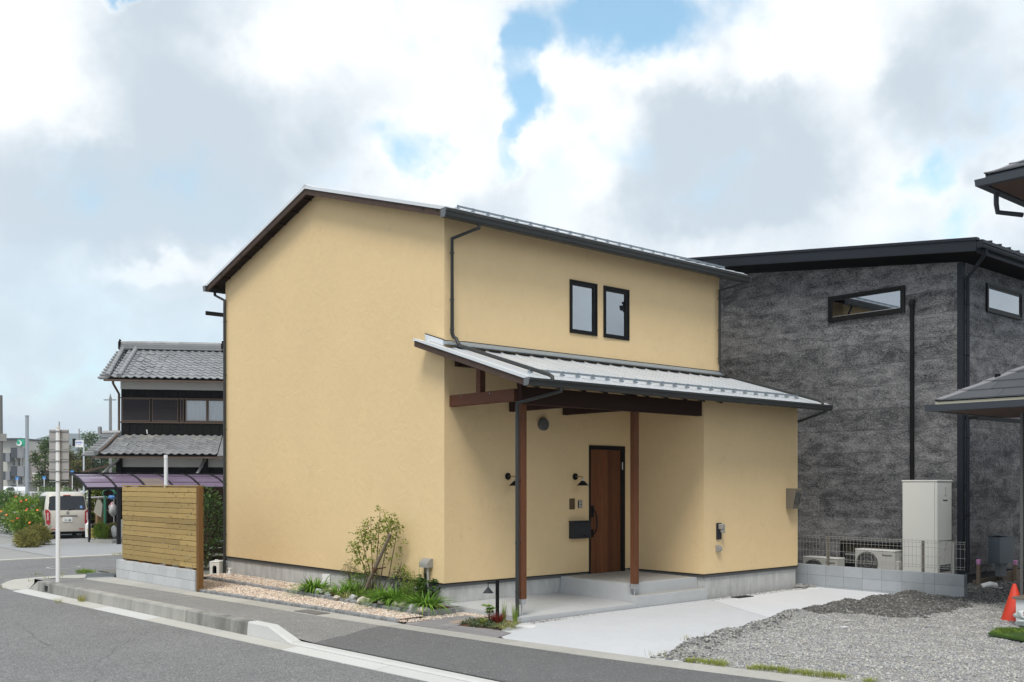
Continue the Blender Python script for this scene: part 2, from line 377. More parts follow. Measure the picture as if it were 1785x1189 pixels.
def asphalt(name, col, patch=.15, grain=.5):
    m = mat(name, col, .9, spec=.25); t = m.node_tree; p = t.nodes['Principled BSDF']; g = t.nodes.new('ShaderNodeNewGeometry'); pos = g.outputs['Position']
    big = nz(t, pos, .55, 5, .6); mid = nz(t, pos, 4, 4, .6)
    vo = N(t, 'ShaderNodeTexVoronoi', feature='F1'); L(t, pos, vo.inputs['Vector']); vo.inputs['Scale'].default_value = 85
    sep = N(t, 'ShaderNodeSeparateColor'); L(t, vo.outputs['Color'], sep.inputs[0])
    st = mth(t, 'MULTIPLY_ADD', sep.outputs[0], grain, 1-grain*.5)
    hot = mrange(t, sep.outputs[1], .93, .97, 0, .9, False); st = mth(t, 'ADD', st, hot)
    f = mth(t, 'MULTIPLY', st, mth(t, 'MULTIPLY', mth(t, 'MULTIPLY_ADD', big, 2*patch, 1-patch), mth(t, 'MULTIPLY_ADD', mid, .24, .88)))
    vm = N(t, 'ShaderNodeVectorMath', operation='SCALE'); vm.inputs[0].default_value = col; L(t, f, vm.inputs['Scale']); L(t, vm.outputs[0], p.inputs['Base Color'])
    b = t.nodes.new('ShaderNodeBump'); b.inputs['Distance'].default_value = .004; L(t, sep.outputs[0], b.inputs['Height']); L(t, b.outputs[0], p.inputs['Normal']); return m
def wood(name, col, stretch, var=.3, rand=.15, knots=0.0, rough=.6, knotcol=None, spec=.3):
    m = mat(name, col, rough, spec=spec, noise=((6, var), (1.3, var*.6)), rand=rand, stretch=stretch, bump=((9, .0025),))
    if knots:
        t = m.node_tree; p = t.nodes['Principled BSDF']; src = p.inputs['Base Color'].links[0].from_socket; g = t.nodes.new('ShaderNodeNewGeometry')
        vo = N(t, 'ShaderNodeTexVoronoi', feature='F1'); L(t, g.outputs['Position'], vo.inputs['Vector']); vo.inputs['Scale'].default_value = knots
        k = mrange(t, vo.outputs['Distance'], .10, .28, .8, 0); sep = N(t, 'ShaderNodeSeparateColor'); L(t, vo.outputs['Color'], sep.inputs[0])
        k = mth(t, 'MULTIPLY', k, mrange(t, sep.outputs[0], .55, .6, 0, 1)); L(t, mixc(t, k, src, knotcol or tuple(c*.3 for c in col)), p.inputs['Base Color'])
    return m
M = {}
M['plaster'] = plaster('yellow_plaster', (.788, .590, .335))
M['foundation'] = mat('foundation_concrete', (.54, .54, .525), .85, noise=((1.2, .1), (9, .1)), streak=(7, .22), bump=((30, .002),))
M['slab'] = mat('smooth_concrete', (.48, .49, .50), .8, noise=((1.6, .12), (12, .07)), bump=((40, .0015),))
M['washed'] = mat('washed_aggregate', (.40, .385, .36), .9, noise=((5, .1),), speck=(95, .6, (.16, .15, .14)), bump=((90, .004),))
M['drive'] = mat('driveway_concrete', (.64, .655, .685), .85, noise=((.7, .07), (3.5, .05), (12, .05)), bump=((60, .0015),))
M['drive2'] = mat('brushed_driveway_concrete', (.57, .58, .605), .88, noise=((.8, .08), (3.5, .07), (25, .10)), speck=(110, .25, (.45, .45, .45)), bump=((80, .003),))
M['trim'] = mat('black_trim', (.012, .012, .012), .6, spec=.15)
M['greytrim'] = mat('grey_drip_edge', (.12, .12, .12), .5, spec=.2)
M['darkmetal'] = mat('dark_gutter', (.040, .041, .040), .45, noise=((4, .12),), spec=.3)
M['darkmetal2'] = mat('gutter_endcap', (.13, .14, .15), .45)
M['roof'] = mat('galvalume_roof', (.62, .645, .68), .36, metal=.2, noise=((1.5, .12), (5, .03)))
M['verge'] = mat('galvalume_verge', (.70, .73, .76), .4, metal=.15, noise=((3, .05),))
M['guard'] = mat('snow_guard_steel', (.34, .39, .43), .45, metal=.5, noise=((20, .12),))
M['barge'] = wood('barge_board_wood', (.085, .058, .047), (1, 1, 1), .25, .08, knots=4, rough=.7, spec=.12)
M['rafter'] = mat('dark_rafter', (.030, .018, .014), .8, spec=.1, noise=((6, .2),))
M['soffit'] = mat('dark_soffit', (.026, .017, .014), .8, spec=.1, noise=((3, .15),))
M['post'] = wood('stained_post', (.140, .056, .028), (14, 14, .9), .45, .06, rough=.6, spec=.12, knots=2.0, knotcol=(.06, .022, .012))
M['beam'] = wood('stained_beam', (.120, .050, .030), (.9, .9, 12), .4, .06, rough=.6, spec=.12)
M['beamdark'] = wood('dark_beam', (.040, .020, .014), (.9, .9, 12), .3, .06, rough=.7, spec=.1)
M['door'] = wood('walnut_door', (.140, .050, .020), (20, 20, .7), .75, .30, rough=.5, spec=.2, knotcol=(.035, .012, .006))
M['black'] = mat('matt_black', (.008, .008, .009), .5, spec=.15)
M['blackgloss'] = mat('black_sash', (.010, .0095, .0095), .45, spec=.18, noise=((20, .1),))
M['brass'] = mat('brass', (.25, .15, .06), .35, metal=.8)
M['chrome'] = mat('steel', (.55, .56, .57), .3, metal=.8, noise=((9, .1),))
M['glass'] = glass_mat('window_glass', (.35, .38, .42), .34)
M['frost'] = glass_mat('frosted_glass', (.55, .6, .7), .40)
M['curtain'] = mat('curtain', (.62, .63, .66), .9, noise=((5, .05),))
M['room'] = mat('room_wall', (.16, .15, .14), .9)
M['grey'] = mat('grey_plastic', (.30, .29, .27), .55, noise=((8, .05),))
M['taupe'] = mat('taupe_plastic', (.17, .15, .12), .5, noise=((8, .05),))
M['slategrey'] = mat('slate_grey_box', (.028, .031, .037), .5, spec=.2)
M['white'] = mat('white_plastic', (.78, .78, .78), .5)
M['offwhite'] = mat('offwhite_enamel', (.76, .76, .725), .4, noise=((2, .03),))
M['beige'] = mat('beige_enamel', (.56, .56, .53), .45, noise=((2, .04),))
M['grille'] = mat('dark_grille', (.03, .03, .03), .7, spec=.1)
M['siding'] = siding('stone_print_siding', (.030, .031, .035), (.35, .347, .357))
M['navy'] = mat('charcoal_steel', (.019, .023, .031), .5, spec=.22, noise=((3, .08),))
M['block'] = mat('grey_block', (.37, .40, .43), .9, noise=((7, .12), (40, .12)), rand=.06, bump=((60, .002),))
M['block2'] = mat('pale_block', (.52, .53, .54), .92, noise=((7, .1), (45, .16)), rand=.07, bump=((60, .003),))
M['mortar'] = mat('mortar', (.22, .22, .215), .95, noise=((20, .15),))
M['mortar2'] = mat('pale_mortar', (.40, .40, .40), .95, noise=((20, .15),))
M['slat'] = wood('treated_pine', (.39, .272, .105), (12, .8, 12), .28, .20, knots=9, rough=.7, knotcol=(.10, .055, .02))
M['slatpost'] = wood('treated_post', (.17, .085, .025), (10, 10, .9), .35, .1, rough=.7, knots=4)
M['asphalt'] = asphalt('road_asphalt', (.200, .200, .203), .20, .8)
M['asphalt2'] = asphalt('sidewalk_asphalt', (.245, .242, .237), .30, .35)
M['asphalt3'] = asphalt('new_asphalt', (.15, .15, .152), .12, .35)
M['strip'] = mat('old_concrete', (.40, .39, .36), .92, noise=((1.5, .2), (14, .16), (50, .12)), bump=((60, .003),), rand=.08)
M['kerb'] = mat('old_kerb', (.40, .39, .36), .92, noise=((2, .15), (25, .14)), streak=(2.4, .28), bump=((50, .003),), rand=.08)
M['kerbdirty'] = mat('stained_kerb', (.30, .295, .275), .93, noise=((3, .3), (25, .2)), streak=(3.2, .55), bump=((50, .003),), rand=.08)
M['kerbnew'] = mat('new_kerb', (.56, .56, .545), .9, noise=((2, .06), (25, .07)), bump=((60, .002),), rand=.03)
M['gutter'] = mat('gutter_concrete', (.45, .44, .405), .92, noise=((1.2, .12), (20, .1)), bump=((60, .002),), rand=.1)
M['ground'] = mat('ground_earth', (.17, .165, .14), .95, noise=((.2, .25), (3, .2)))
M['soil'] = mat('red_brown_soil', (.115, .050, .028), .95, noise=((20, .35),), bump=((60, .012),))
M['pave'] = mat('slate_paver', (.26, .25, .255), .88, noise=((2.5, .14), (18, .12)), rand=.14, bump=((35, .003),))
M['granite'] = mat('granite_sett', (.25, .255, .26), .85, noise=((30, .35), (90, .25)), rand=.25, bump=((50, .006),))
M['settmortar'] = mat('sett_joint', (.36, .36, .35), .95, noise=((30, .15),))
def pebble_mat(name, cols, rough=.75):
    m = mat(name, cols[0], rough); t = m.node_tree; p = t.nodes['Principled BSDF']; g = t.nodes.new('ShaderNodeNewGeometry')
    cr = N(t, 'ShaderNodeValToRGB'); L(t, g.outputs['Random Per Island'], cr.inputs[0]); e = cr.color_ramp; e.interpolation = 'CONSTANT'
    while len(e.elements) < len(cols): e.elements.new(.5)
    for i, c in enumerate(cols): e.elements[i].position = i/len(cols); e.elements[i].color = (*c, 1)
    L(t, cr.outputs[0], p.inputs['Base Color']); return m
M['pink'] = pebble_mat('pink_gravel', [(.62, .49, .38), (.72, .63, .53), (.50, .34, .24), (.80, .75, .68), (.66, .53, .42), (.45, .38, .33), (.76, .66, .56), (.30, .23, .19)])
M['pinkbase'] = mat('pink_gravel_bed', (.36, .28, .22), .9, noise=((40, .45),))
M['greygravel'] = pebble_mat('grey_gravel', [(.40, .395, .385), (.25, .255, .27), (.50, .49, .46), (.32, .325, .345), (.42, .39, .34), (.60, .585, .55), (.20, .20, .21), (.45, .445, .44), (.36, .355, .355)])
M['darkgravel'] = pebble_mat('dark_gravel', [(.075, .075, .074), (.12, .12, .117), (.18, .18, .172), (.10, .098, .093), (.28, .27, .25), (.14, .138, .13)])
M['gravelbase'] = mat('gravel_ground', (.29, .285, .272), .95, noise=((2, .15), (25, .4), (70, .3)), bump=((40, .02),))
M['darkbase'] = mat('dark_gravel_ground', (.115, .112, .105), .95, noise=((4, .3), (30, .5)), bump=((30, .03),))
M['rockw'] = mat('pale_rock', (.55, .50, .43), .85, noise=((8, .2), (30, .15)), rand=.18, bump=((14, .02),))
M['rockg'] = mat('grey_rock', (.50, .51, .52), .85, noise=((8, .25), (30, .2)), rand=.15, bump=((14, .02),))

# ================================================================ the setting: ground, road, pavement
def lerp_tab(tab, x):
    tab = sorted(tab)
    return float(np.interp(x, [a for a, b in tab], [b for a, b in tab]))
def sstep(a, b, x): t = min(1, max(0, (x-a)/(b-a))); return t*t*(3-2*t)
def Xg(Y): return -3.196-.0687*(Y+3.94)                 # outer edge of the gutter
def Xk(Y): return -3.237-.062*(Y-.38)                   # foot of the kerb
LOW = [(9.3, -2.72), (7.66, -2.52), (4.31, -2.215), (2.08, -2.06), (.44, -1.93), (-1.32, -1.65), (-2.16, -1.46), (-3.7, -1.14), (-4.67, -.915), (-6.21, -.62), (-14, .9)]
UPP = [(9.3, -2.1), (8.88, -2.066), (5.19, -1.94), (2.09, -1.68), (-.92, -1.40), (-2.68, -1.02), (-4.4, -.63), (-5.31, -.42), (-6.67, -.10), (-14, 1.5)]
def Xlow(Y): return lerp_tab(LOW, Y)
def Xup(Y): return lerp_tab(UPP, Y)
def zs(Y): return max(-.09, min(0, .022*(Y+.2)))
def zroad(Y): return -.157+.14*sstep(8.8, 10.6, Y)

b = MB(); b.sheet([[(x, y, -.32) for x in (-2800, -300, -60, 60, 300, 2800)] for y in (-1000, -100, 30, 300, 1200, 2800)])
struct(b.build('ground', M['ground']))
ys = [-70, -30, -14, -6, 0, 4, 8]+[8+.5*i for i in range(1, 13)]+[15.6]
b = MB(); b.sheet([[(x, y, zroad(y)) for x in (-60, -30, -10, -4, 2, 10, 40, 90)] for y in ys]); struct(b.build('road', M['asphalt']))
M['farpave'] = mat('far_pavement', (.30, .30, .29), .95, noise=((.3, .15), (2, .12)))
b = MB(); b.sheet([[(x, y, -.008) for x in (-70, -20, 20, 120)] for y in (15.7, 40, 90, 240)]); struct(b.build('pavement', M['farpave']))
# thin dark cracks and a manhole cover in the road
M['crack'] = mat('crack_filler', (.11, .11, .11), .9)
rr = random.Random(3); b = MB()
for (x, y, dx, dy, n) in ((-6.2, -2.2, .10, .22, 16), (-5.0, -5.2, .16, -.05, 12), (-5.6, 1.2, .05, .25, 12)):
    p = [(x, y)]
    for i in range(n): p.append((p[-1][0]+dx*rr.uniform(.3, 1.5)+rr.uniform(-.05, .05), p[-1][1]+dy*rr.uniform(.3, 1.5)+rr.uniform(-.05, .05)))
    for i in range(n):
        a, c = np.array(p[i]), np.array(p[i+1]); q = unit(np.array((-(c-a)[1], (c-a)[0])))*.0028*rr.uniform(.3, 1.3)
        b.poly([(*(a-q), zroad(a[1])+.004), (*(c-q), zroad(c[1])+.004), (*(c+q), zroad(c[1])+.004), (*(a+q), zroad(a[1])+.004)])
tag(b.build('road_cracks', M['crack']), kind='stuff')
M['iron'] = mat('cast_iron', (.17, .17, .175), .6, metal=.3, noise=((8, .2),), bump=((40, .004),))
t = thing('manhole_cover', (-2.0, 12.6, zroad(12.6)), 'worn grey manhole cover in the cross street behind the sign pole', 'manhole cover')
b = MB(); b.lathe([(.33, -.02), (.33, .006), (.30, .010)], (-2.0, 12.6, zroad(12.6)), 28); b.build('cover', M['iron'], t)
b = MB(); b.lathe([(.39, -.02), (.39, .004)], (-2.0, 12.6, zroad(12.6)), 28); b.build('rim', M['strip'], t)

# pavement between kerb and plot
rows = []
for y in [9.25, 8.9]+[8.5-.5*i for i in range(19)]+[-1.2, -2, -3, -4, -5, -6, -8, -14]:
    zk = -.098+.150*sstep(-.75, .25, y); a, c = Xk(y)+.165, Xlow(y)
    rows.append([(a+(c-a)*k, y, zk+(zs(y)-zk)*k+.006*math.sin(3*math.pi*k)) for k in (0, .15, .4, .7, 1)])
b = MB(); b.sheet([r[::-1] for r in rows]); sw = struct(b.build('sidewalk', M['asphalt2']))
b = MB(); yy = [-.9-.5*i for i in range(12)]+[-8, -14]; g = []
for y in yy:
    zk = -.098; a, c = Xk(y)+.17, Xlow(y)-.004+.04*math.sin(y*1.3)*0
    g.append([(a+(c-a)*k, y+(1-k)*.0, zk+(zs(y)-zk)*k+.006*math.sin(3*math.pi*k)+.005) for k in (1, .7, .4, .15, 0)])
g[0] = [(q[0], q[1]+.55*(1-(q[0]-g[0][-1][0])/(g[0][0][0]-g[0][-1][0]))*-.2+.1, q[2]) for q in g[0]]
b.sheet(g); struct(b.build('sidewalk', M['asphalt3']))
# concrete strip in front of the plots, slab by slab
root = thing('concrete_strip', (-1.6, 0, 0), None, None); struct(root)
y = 9.1; k = 0
while y > -13:
    ln = 2.0 if y > -8 else 5; y1 = y-ln+.008
    b = MB(); a = [(Xlow(y), y, zs(y)+.004), (Xup(y)-.002, y, zs(y)+.006), (Xup(y1)-.002, y1, zs(y1)+.006), (Xlow(y1), y1, zs(y1)+.004)]
    b.prism(a, (0, 0, -.12)); b.build('strip_slab', M['strip'], root); y -= ln
# gutter
root = thing('gutter', (-3.4, 0, -.15), None, None); struct(root); y = 9.05; k = 0
cols = ['kerbnew', 'gutter', 'gutter', 'gutter', 'kerbnew', 'kerbnew']
while y > -13:
    ln = 2.0; y1 = y-ln+.007; b = MB(); e = .012*(k % 2)
    inner = (lambda q: Xk(q)-.001)
    b.prism([(Xg(y), y, -.151), (inner(y), y, -.132), (inner(y1), y1, -.132), (Xg(y1), y1, -.151)], (0, 0, -.12))
    b.build('gutter_block', M['kerbnew' if (k in (0, 2) or y < .6) else 'gutter'], root); y -= ln; k += 1
# kerb stones: raised as far as the crossing, one ramp stone, then lowered
root = thing('kerb', (-3.2, 0, -.13), None, None); struct(root)
def kprof(y, zt, ch=.018):
    x = Xk(y); return [(x, y, -.2), (x+.02*(zt+.14)/.2, y, zt-ch), (x+.02+ch, y, zt), (x+.165, y, zt), (x+.165, y, -.2)]
def kstone(sections, m, name='kerb_stone'):
    b = MB(); n = 5
    vs = [q for (y, zt) in sections for q in kprof(y, zt)]; fs = []
    for i in range(len(sections)-1):
        for j in range(n): fs.append((i*n+j, (i+1)*n+j, (i+1)*n+(j+1) % n, i*n+(j+1) % n))
    fs.append(tuple(range(n))); k = (len(sections)-1)*n; fs.append(tuple(k+j for j in range(n-1, -1, -1)))
    b.add(vs, fs); return b.build(name, M[m], root)
kstone([(8.98, -.10), (8.62, .045), (8.52, .062)], 'kerb')
for y0, y1, m in ((8.51, 6.31, 'kerbdirty'), (6.30, 4.22, 'kerb'), (4.21, 2.25, 'kerb'), (2.24, .385, 'kerbdirty')): kstone([(y0, .062), (y1+.004, .062)], m)
kstone([(.38, .062), (-.16, .060), (-.76, -.105)], 'kerbnew', 'ramp_stone')
y = -.765
while y > -12: kstone([(y, -.106), (y-1.993, -.106)], 'kerbnew', 'lowered_kerb_stone'); y -= 2
b = MB(); yk = 8.1; b.box(Xk(yk)+.003, yk-.09, -.11, Xk(yk)+.03, yk+.06, .0); b.build('drain_hole', M['black'], root)
# rounded concrete apron where the pavement turns into the cross street
def pz(px, py, z): d = FPX*(CAMH-z)/(py-HOR); return site(px, d, z)
RO = [(-4.32, 9.30, -.138), (-4.14, 9.85, -.075), (-3.75, 10.20, -.028), (-3.2, 10.32, -.016), (-2.75, 10.30, -.012), (-2.25, 10.26, -.010)]
RI = [(-3.82, 9.02, -.140), (-3.74, 9.30, -.088), (-3.5, 9.52, -.035), (-3.15, 9.62, -.006), (-2.8, 9.60, .004), (-2.55, 9.22, .006)]
RK = [(-3.775, 8.99, -.128), (-3.67, 9.0, -.02), (-3.60, 9.25, .040), (-3.2, 9.25, .038), (-2.95, 9.25, .02), (-2.70, 9.2, .003)]
b = MB(); b.sheet([RI, RO]); struct(b.build('corner_apron', M['gutter']))
b = MB(); b.sheet([RK, RI]); struct(b.build('corner_apron', M['strip']))
b = MB(); b.sheet([[(-2.56, 9.21, .004), (-2.72, 8.6, .0)], [(-2.05, 8.98, .004), (-2.08, 8.6, .002)]]); struct(b.build('corner_apron', M['strip']))
def pz(px, py, z): d = FPX*(CAMH-z)/(py-HOR); return site(px, d, z)

# steel grate over the corner drain
t = thing('drain_grate', (-2.15, 9.5, 0), 'steel bar drain grate beside the block wall at the street corner', 'drain grate')
P0, P1, P2, P3 = (np.array(q) for q in ((-2.60, 9.20, .012), (-2.08, 8.98, .012), (-1.70, 9.86, .012), (-2.22, 10.22, .012)))
b = MB(); b.prism([P0-(0, 0, .006), P1-(0, 0, .006), P2-(0, 0, .006), P3-(0, 0, .006)], (0, 0, -.03)); b.build('pit', M['black'], t)
b = MB()
for i in range(19):
    k = i/18; b.bar(P0+(P1-P0)*k, P3+(P2-P3)*k, .012, .014)
for k in (0, 1): b.bar(P0+(P3-P0)*k, P1+(P2-P1)*k, .02, .014)
b.build('bars', M['chrome'], t)
t = thing('valve_cover', (-2.0, .95, 0), 'small rectangular steel cover set in the concrete strip', 'drain cover')
b = MB(); b.prism([(Xlow(1.35)+.05, 1.35, .014), (Xlow(1.35)+.30, 1.35, .015), (Xlow(.75)+.30, .75, .015), (Xlow(.75)+.05, .75, .014)], (0, 0, -.02)); b.build('plate', M['iron'], t)

# driveway
def zdrive(x, y): return zs(y)*(1-sstep(-1, 2, x))+.002-.022*sstep(-1, 2, x)
def dsheet(name, xa, xb, m):
    g = []
    for i in range(25):
        k = i/24; row = []
        for j in range(17):
            q = j/16; y = -1.83-3.4*q; xl, xr = xa(y), xb(y); row.append((xl+(xr-xl)*k, y, zdrive(xl+(xr-xl)*k, y)))
        g.append(row[::-1])
    b = MB(); b.sheet(g); return struct(b.build(name, m))
JX = lambda y: 4.36+(y+1.99)*.588
def DL(y):
    if y > -2.56: return lerp_tab([(-2.56, -1.0), (-2.10, -.63), (-1.83, -.05)], y)
    return Xup(y)-.001
dsheet('driveway', DL, lambda y: JX(y)-.004, M['drive2']); dsheet('driveway', lambda y: JX(y)+.004, lambda y: 7.75, M['drive'])
b = MB(); b.sheet([[(x, y, -.13) for x in (-.6, 3, 8)] for y in (-5.5, -3, -1.6)]); struct(b.build('driveway_bed', M['gravelbase']))
t = thing('lid', (-.10, -2.10, 0), 'round white inspection lid in the driveway beside the small planting bed', 'lid')
b = MB(); b.lathe([(.12, 0), (.12, .008), (.11, .012)], (-.09, -2.12, zdrive(-.09, -2.12)-.002), 24); b.build('cover', M['white'], t)
t = thing('lid', (7.42, -2.0, 0), 'round white inspection lid in the driveway near the grey block wall', 'lid')
b = MB(); b.lathe([(.12, 0), (.12, .008), (.11, .012)], (7.42, -2.02, zdrive(7, -2)-.002), 24); b.build('cover', M['white'], t)
t = thing('drain_cover', (5.15, -1.98, 0), 'small black drain cover at the driveway edge below the house corner', 'drain cover')
b = MB(); b.box(4.98, -2.08, -.04, 5.42, -1.90, -.008); b.build('plate', M['black'], t)

# gravel lot, a height field with a dark raised rim
EDGE = [(-1.6, -5.15), (-.9, -4.9), (.4, -4.5), (1.2, -4.27), (2.1, -4.08), (3.7, -3.76), (5.4, -3.56), (7.6, -3.58), (9.9, -3.8), (11.4, -4.2), (20, -5)]
DARKW = [(-1, .35), (0, .7), (1.5, .75), (3, .6), (3.9, .55), (4.3, 1.2), (4.8, 1.9), (5.6, 1.9), (7, 1.75), (8.3, 1.9), (14, 2.2)]
def lot_z(x, y):
    e = lerp_tab(EDGE, x)+.10*mnoise.noise((x*1.7, 0, 3))+.05*mnoise.noise((x*5, 0, 9)); d = e-y
    front = sstep(0, .9, x-Xup(y))
    z = -.09+(.145+.08*mnoise.noise((x*2.2, y*2.2, 1)))*sstep(-.02, .35, d)*(1-.40*sstep(.3, 1.6, d))
    z += .02*mnoise.noise((x*.9, y*.9, 5))+.012*mnoise.noise((x*6, y*6, 2))
    return z*front+(-.085)*(1-front) if d > 0 else -.12
def lot_dark(x, y):
    e = lerp_tab(EDGE, x); d = e-y; return d < lerp_tab(DARKW, x)+.16*mnoise.noise((x*2, y*2, 7))+.1*mnoise.noise((x*6, y*6, 4))
nx, ny = 190, 130; V = np.zeros((nx*ny, 3)); xs = np.linspace(-1.2, 14.5, nx)
for i, x in enumerate(xs):
    e = lerp_tab(EDGE, x)+.25
    for j in range(ny):
        y = e-(j/(ny-1))**1.35*(8.5); V[i*ny+j] = (max(x, Xup(y)-.01), y, lot_z(max(x, Xup(y)), y))
I = (np.arange(nx-1)[:, None]*ny+np.arange(ny-1)[None, :]).ravel(); F = np.stack([I, I+1, I+ny+1, I+ny], 1)
cen = V[F].mean(1); mi = [1 if c[0] > 3.2 and lot_dark(c[0], c[1]) else 0 for c in cen]
struct(npmesh('gravel_lot', V, F, [M['gravelbase'], M['darkbase']], smooth=True, mi=mi))

ico = bmesh.new(); bmesh.ops.create_icosphere(ico, subdivisions=1, radius=1)
ICOV = np.array([v.co[:] for v in ico.verts]); ICOF = np.array([[v.index for v in f.verts] for f in ico.faces]); ico.free()
def pebbles(name, pts, rad, m, flat=.65, parent=None):
    """loose stones: pts (n,3) centres, rad (n,) radii"""
    n = len(pts); var = []
    for k in range(7): var.append(ICOV*(1+.35*(RNG.random((len(ICOV), 1))-.5))*(1, .65+.35*RNG.random(), flat))
    var = np.array(var)[RNG.integers(0, 7, n)]; a = RNG.random(n)*2*math.pi; c, s = np.cos(a), np.sin(a); tl = (RNG.random(n)-.5)*.9
    x = var[:, :, 0]*c[:, None]-var[:, :, 1]*s[:, None]; y = var[:, :, 0]*s[:, None]+var[:, :, 1]*c[:, None]; z = var[:, :, 2]+x*tl[:, None]
    Vv = np.stack([x, y, z], 2)*rad[:, None, None]+pts[:, None, :]; nv = len(ICOV)
    Ff = (ICOF[None]+(np.arange(n)*nv)[:, None, None]).reshape(-1, 3)
    return npmesh(name, Vv.reshape(-1, 3), Ff, m, parent)
pa, ra, pb, rb = [], [], [], []
rnd = random.Random(5)
while len(pa) < 58000 or len(pb) < 10000:
    x = -1.0+12*rnd.random()**1.5; y = -3.3-6.5*rnd.random()
    if x < Xup(y)+.03 or y > lerp_tab(EDGE, x)+.1: continue
    d = (x-CAMX)*FW[0]+(y-CAMY)*FW[1]
    if ((x-CAMX)*RT[0]+(y-CAMY)*RT[1])/d*FPX+PCX > 1830: continue
    dk = lot_dark(x, y); z = lot_z(x, y)
    if dk and rnd.random() < (.45 if x < 3.5 else .95):
        if len(pb) < 10000: r_ = rnd.choice((.008, .011, .014, .018, .024))*rnd.uniform(.7, 1.25); pb.append((x, y, z+r_*.2)); rb.append(r_)
        elif len(pa) >= 58000: break
    else:
        if len(pa) < 58000: r_ = rnd.choice((.005, .0065, .008, .010, .014))*rnd.uniform(.7, 1.35); pa.append((x, y, z+r_*.25)); ra.append(r_)
        elif len(pb) >= 10000: break
tag(pebbles('gravel', np.array(pa), np.array(ra), M['greygravel']), kind='stuff')
tag(pebbles('dark_gravel', np.array(pb), np.array(rb), M['darkgravel']), kind='stuff')

# sett edgings and pink gravel beds along the gable wall
def setts(name, pts, z, label, w=.085, h=.10):
    t = thing(name, (pts[0][0], pts[0][1], 0), label, 'stone edging'); b = MB(); me = None
    for a, c in zip(pts[:-1], pts[1:]):
        a, c = np.array(a), np.array(c); ln = np.linalg.norm(c-a); u = (c-a)/ln; n = max(1, int(ln/.094)); ang = math.atan2(u[1], u[0])
        b.bar((*a, z-.045), (*c, z-.045), w*.8, .07)
        for i in range(n):
            q = a+u*(i+.5)*ln/n
            if me is None:
                s = MB(); s.box(-.042, -w/2, -h, .042, w/2, 0, .010); o = s.build('tmp', M['granite']); me = o.data; bpy.data.objects.remove(o)
            o = piece('sett', me, t, (0, 0, 0))
            o.location = (q[0]-t.location.x+rnd.uniform(-.003, .003), q[1]-t.location.y+rnd.uniform(-.004, .004), z+rnd.uniform(-.006, .006)); o.rotation_euler = (rnd.uniform(-.05, .05), rnd.uniform(-.05, .05), ang+rnd.uniform(-.05, .05)); o.scale = (rnd.uniform(.9, 1.0), rnd.uniform(.92, 1.05), 1)
    b.build('joint_mortar', M['settmortar'], t); return t
OUT = lambda y: -1.40-.0815*(y+.68)
t_in = setts('sett_edging', [(-.82, 7.05), (-.80, -.43), (-.03, -.44)], .085, 'inner row of dark granite setts bordering the planted bed')
t_out = setts('sett_edging', [(OUT(5.2)+.045, 5.2), (OUT(-.66)+.045, -.66)], .045, 'outer row of dark granite setts along the sidewalk strip')
b = MB(); b.sheet([[(max(Xup(y)-.0, OUT(y)+.07), y, .008), (-.845, y, .028)] for y in (-.62, 0, 1, 2, 3, 4, 5.2)]); struct(b.build('gravel_bed', M['pinkbase']))
b = MB(); b.sheet([[(-1.75, y, .012), (-.845, y, .028)] for y in (5.2, 6, 7.0)]); struct(b.build('gravel_bed', M['pinkbase']))
b = MB(); b.sheet([[(-.775, y, .05), (0, y, .052)] for y in (2.9, 4, 6, 7.75)]); struct(b.build('gravel_bed', M['pinkbase']))
b = MB(); b.sheet([[(-.765, y, .052+.012*math.sin(7*y)), (-.4, y, .065+.012*math.sin(5*y)), (.02, y, .058)] for y in [-.39+.2*i for i in range(17)]]); struct(b.build('planting_soil', M['soil']))
b = MB(); b.sheet([[(-.80, y, -.012), (.03, y, -.008)] for y in (-1.3, -.9, -.47)]); struct(b.build('gravel_bed', M['pinkbase']))
pts, rad = [], []
def spill(n, fx0, fx1, y0, y1, z, r0=.008, r1=.015):
    for _ in range(n):
        y = y0+(y1-y0)*rnd.random(); a, c = fx0(y), fx1(y); x = a+(c-a)*rnd.random(); r_ = rnd.uniform(r0, r1); pts.append((x, y, z(x, y)+r_*.35)); rad.append(r_)
spill(10500, lambda y: max(Xup(y)+.01, OUT(y)+.09), lambda y: -.865, -.62, 5.2, lambda x, y: .010+.02*(x+1.8), .009, .020)
spill(1500, lambda y: -1.70, lambda y: -.865, 5.2, 7.0, lambda x, y: .022)
spill(4200, lambda y: -.76, lambda y: -.005, 2.75, 7.7, lambda x, y: .052, .009, .020)
spill(700, lambda y: -.80+(y+.47)*-.25, lambda y: .02, -.78, -.48, lambda x, y: -.008)
spill(420, lambda y: -.16, lambda y: .04, -1.15, -.7, lambda x, y: -.008)
spill(260, lambda y: -1.37, lambda y: -.8, -.85, -.55, lambda x, y: .0)
tag(pebbles('pink_gravel', np.array(pts), np.array(rad), M['pink']), kind='stuff')
pts, rad = [], []
spill(1500, lambda y: .12, lambda y: 4.4, -1.985, -1.81, lambda x, y: -.035, .008, .018)
spill(1100, lambda y: 4.4, lambda y: 7.3, -1.985, -1.74, lambda x, y: -.03, .008, .018)
spill(500, lambda y: 7.25, lambda y: 7.74, -1.95, -.9, lambda x, y: .0+.02*(y+1.9), .01, .025)
tag(pebbles('edge_gravel', np.array(pts), np.array(rad), pebble_mat('edge_pebbles', [(.4, .4, .39), (.25, .25, .25), (.55, .53, .5), (.15, .15, .15), (.33, .32, .31)])), kind='stuff')
b = MB(); b.box(7.2, -1.75, -.2, 7.74, 3, -.01); struct(b.build('side_yard', M['gravelbase']))

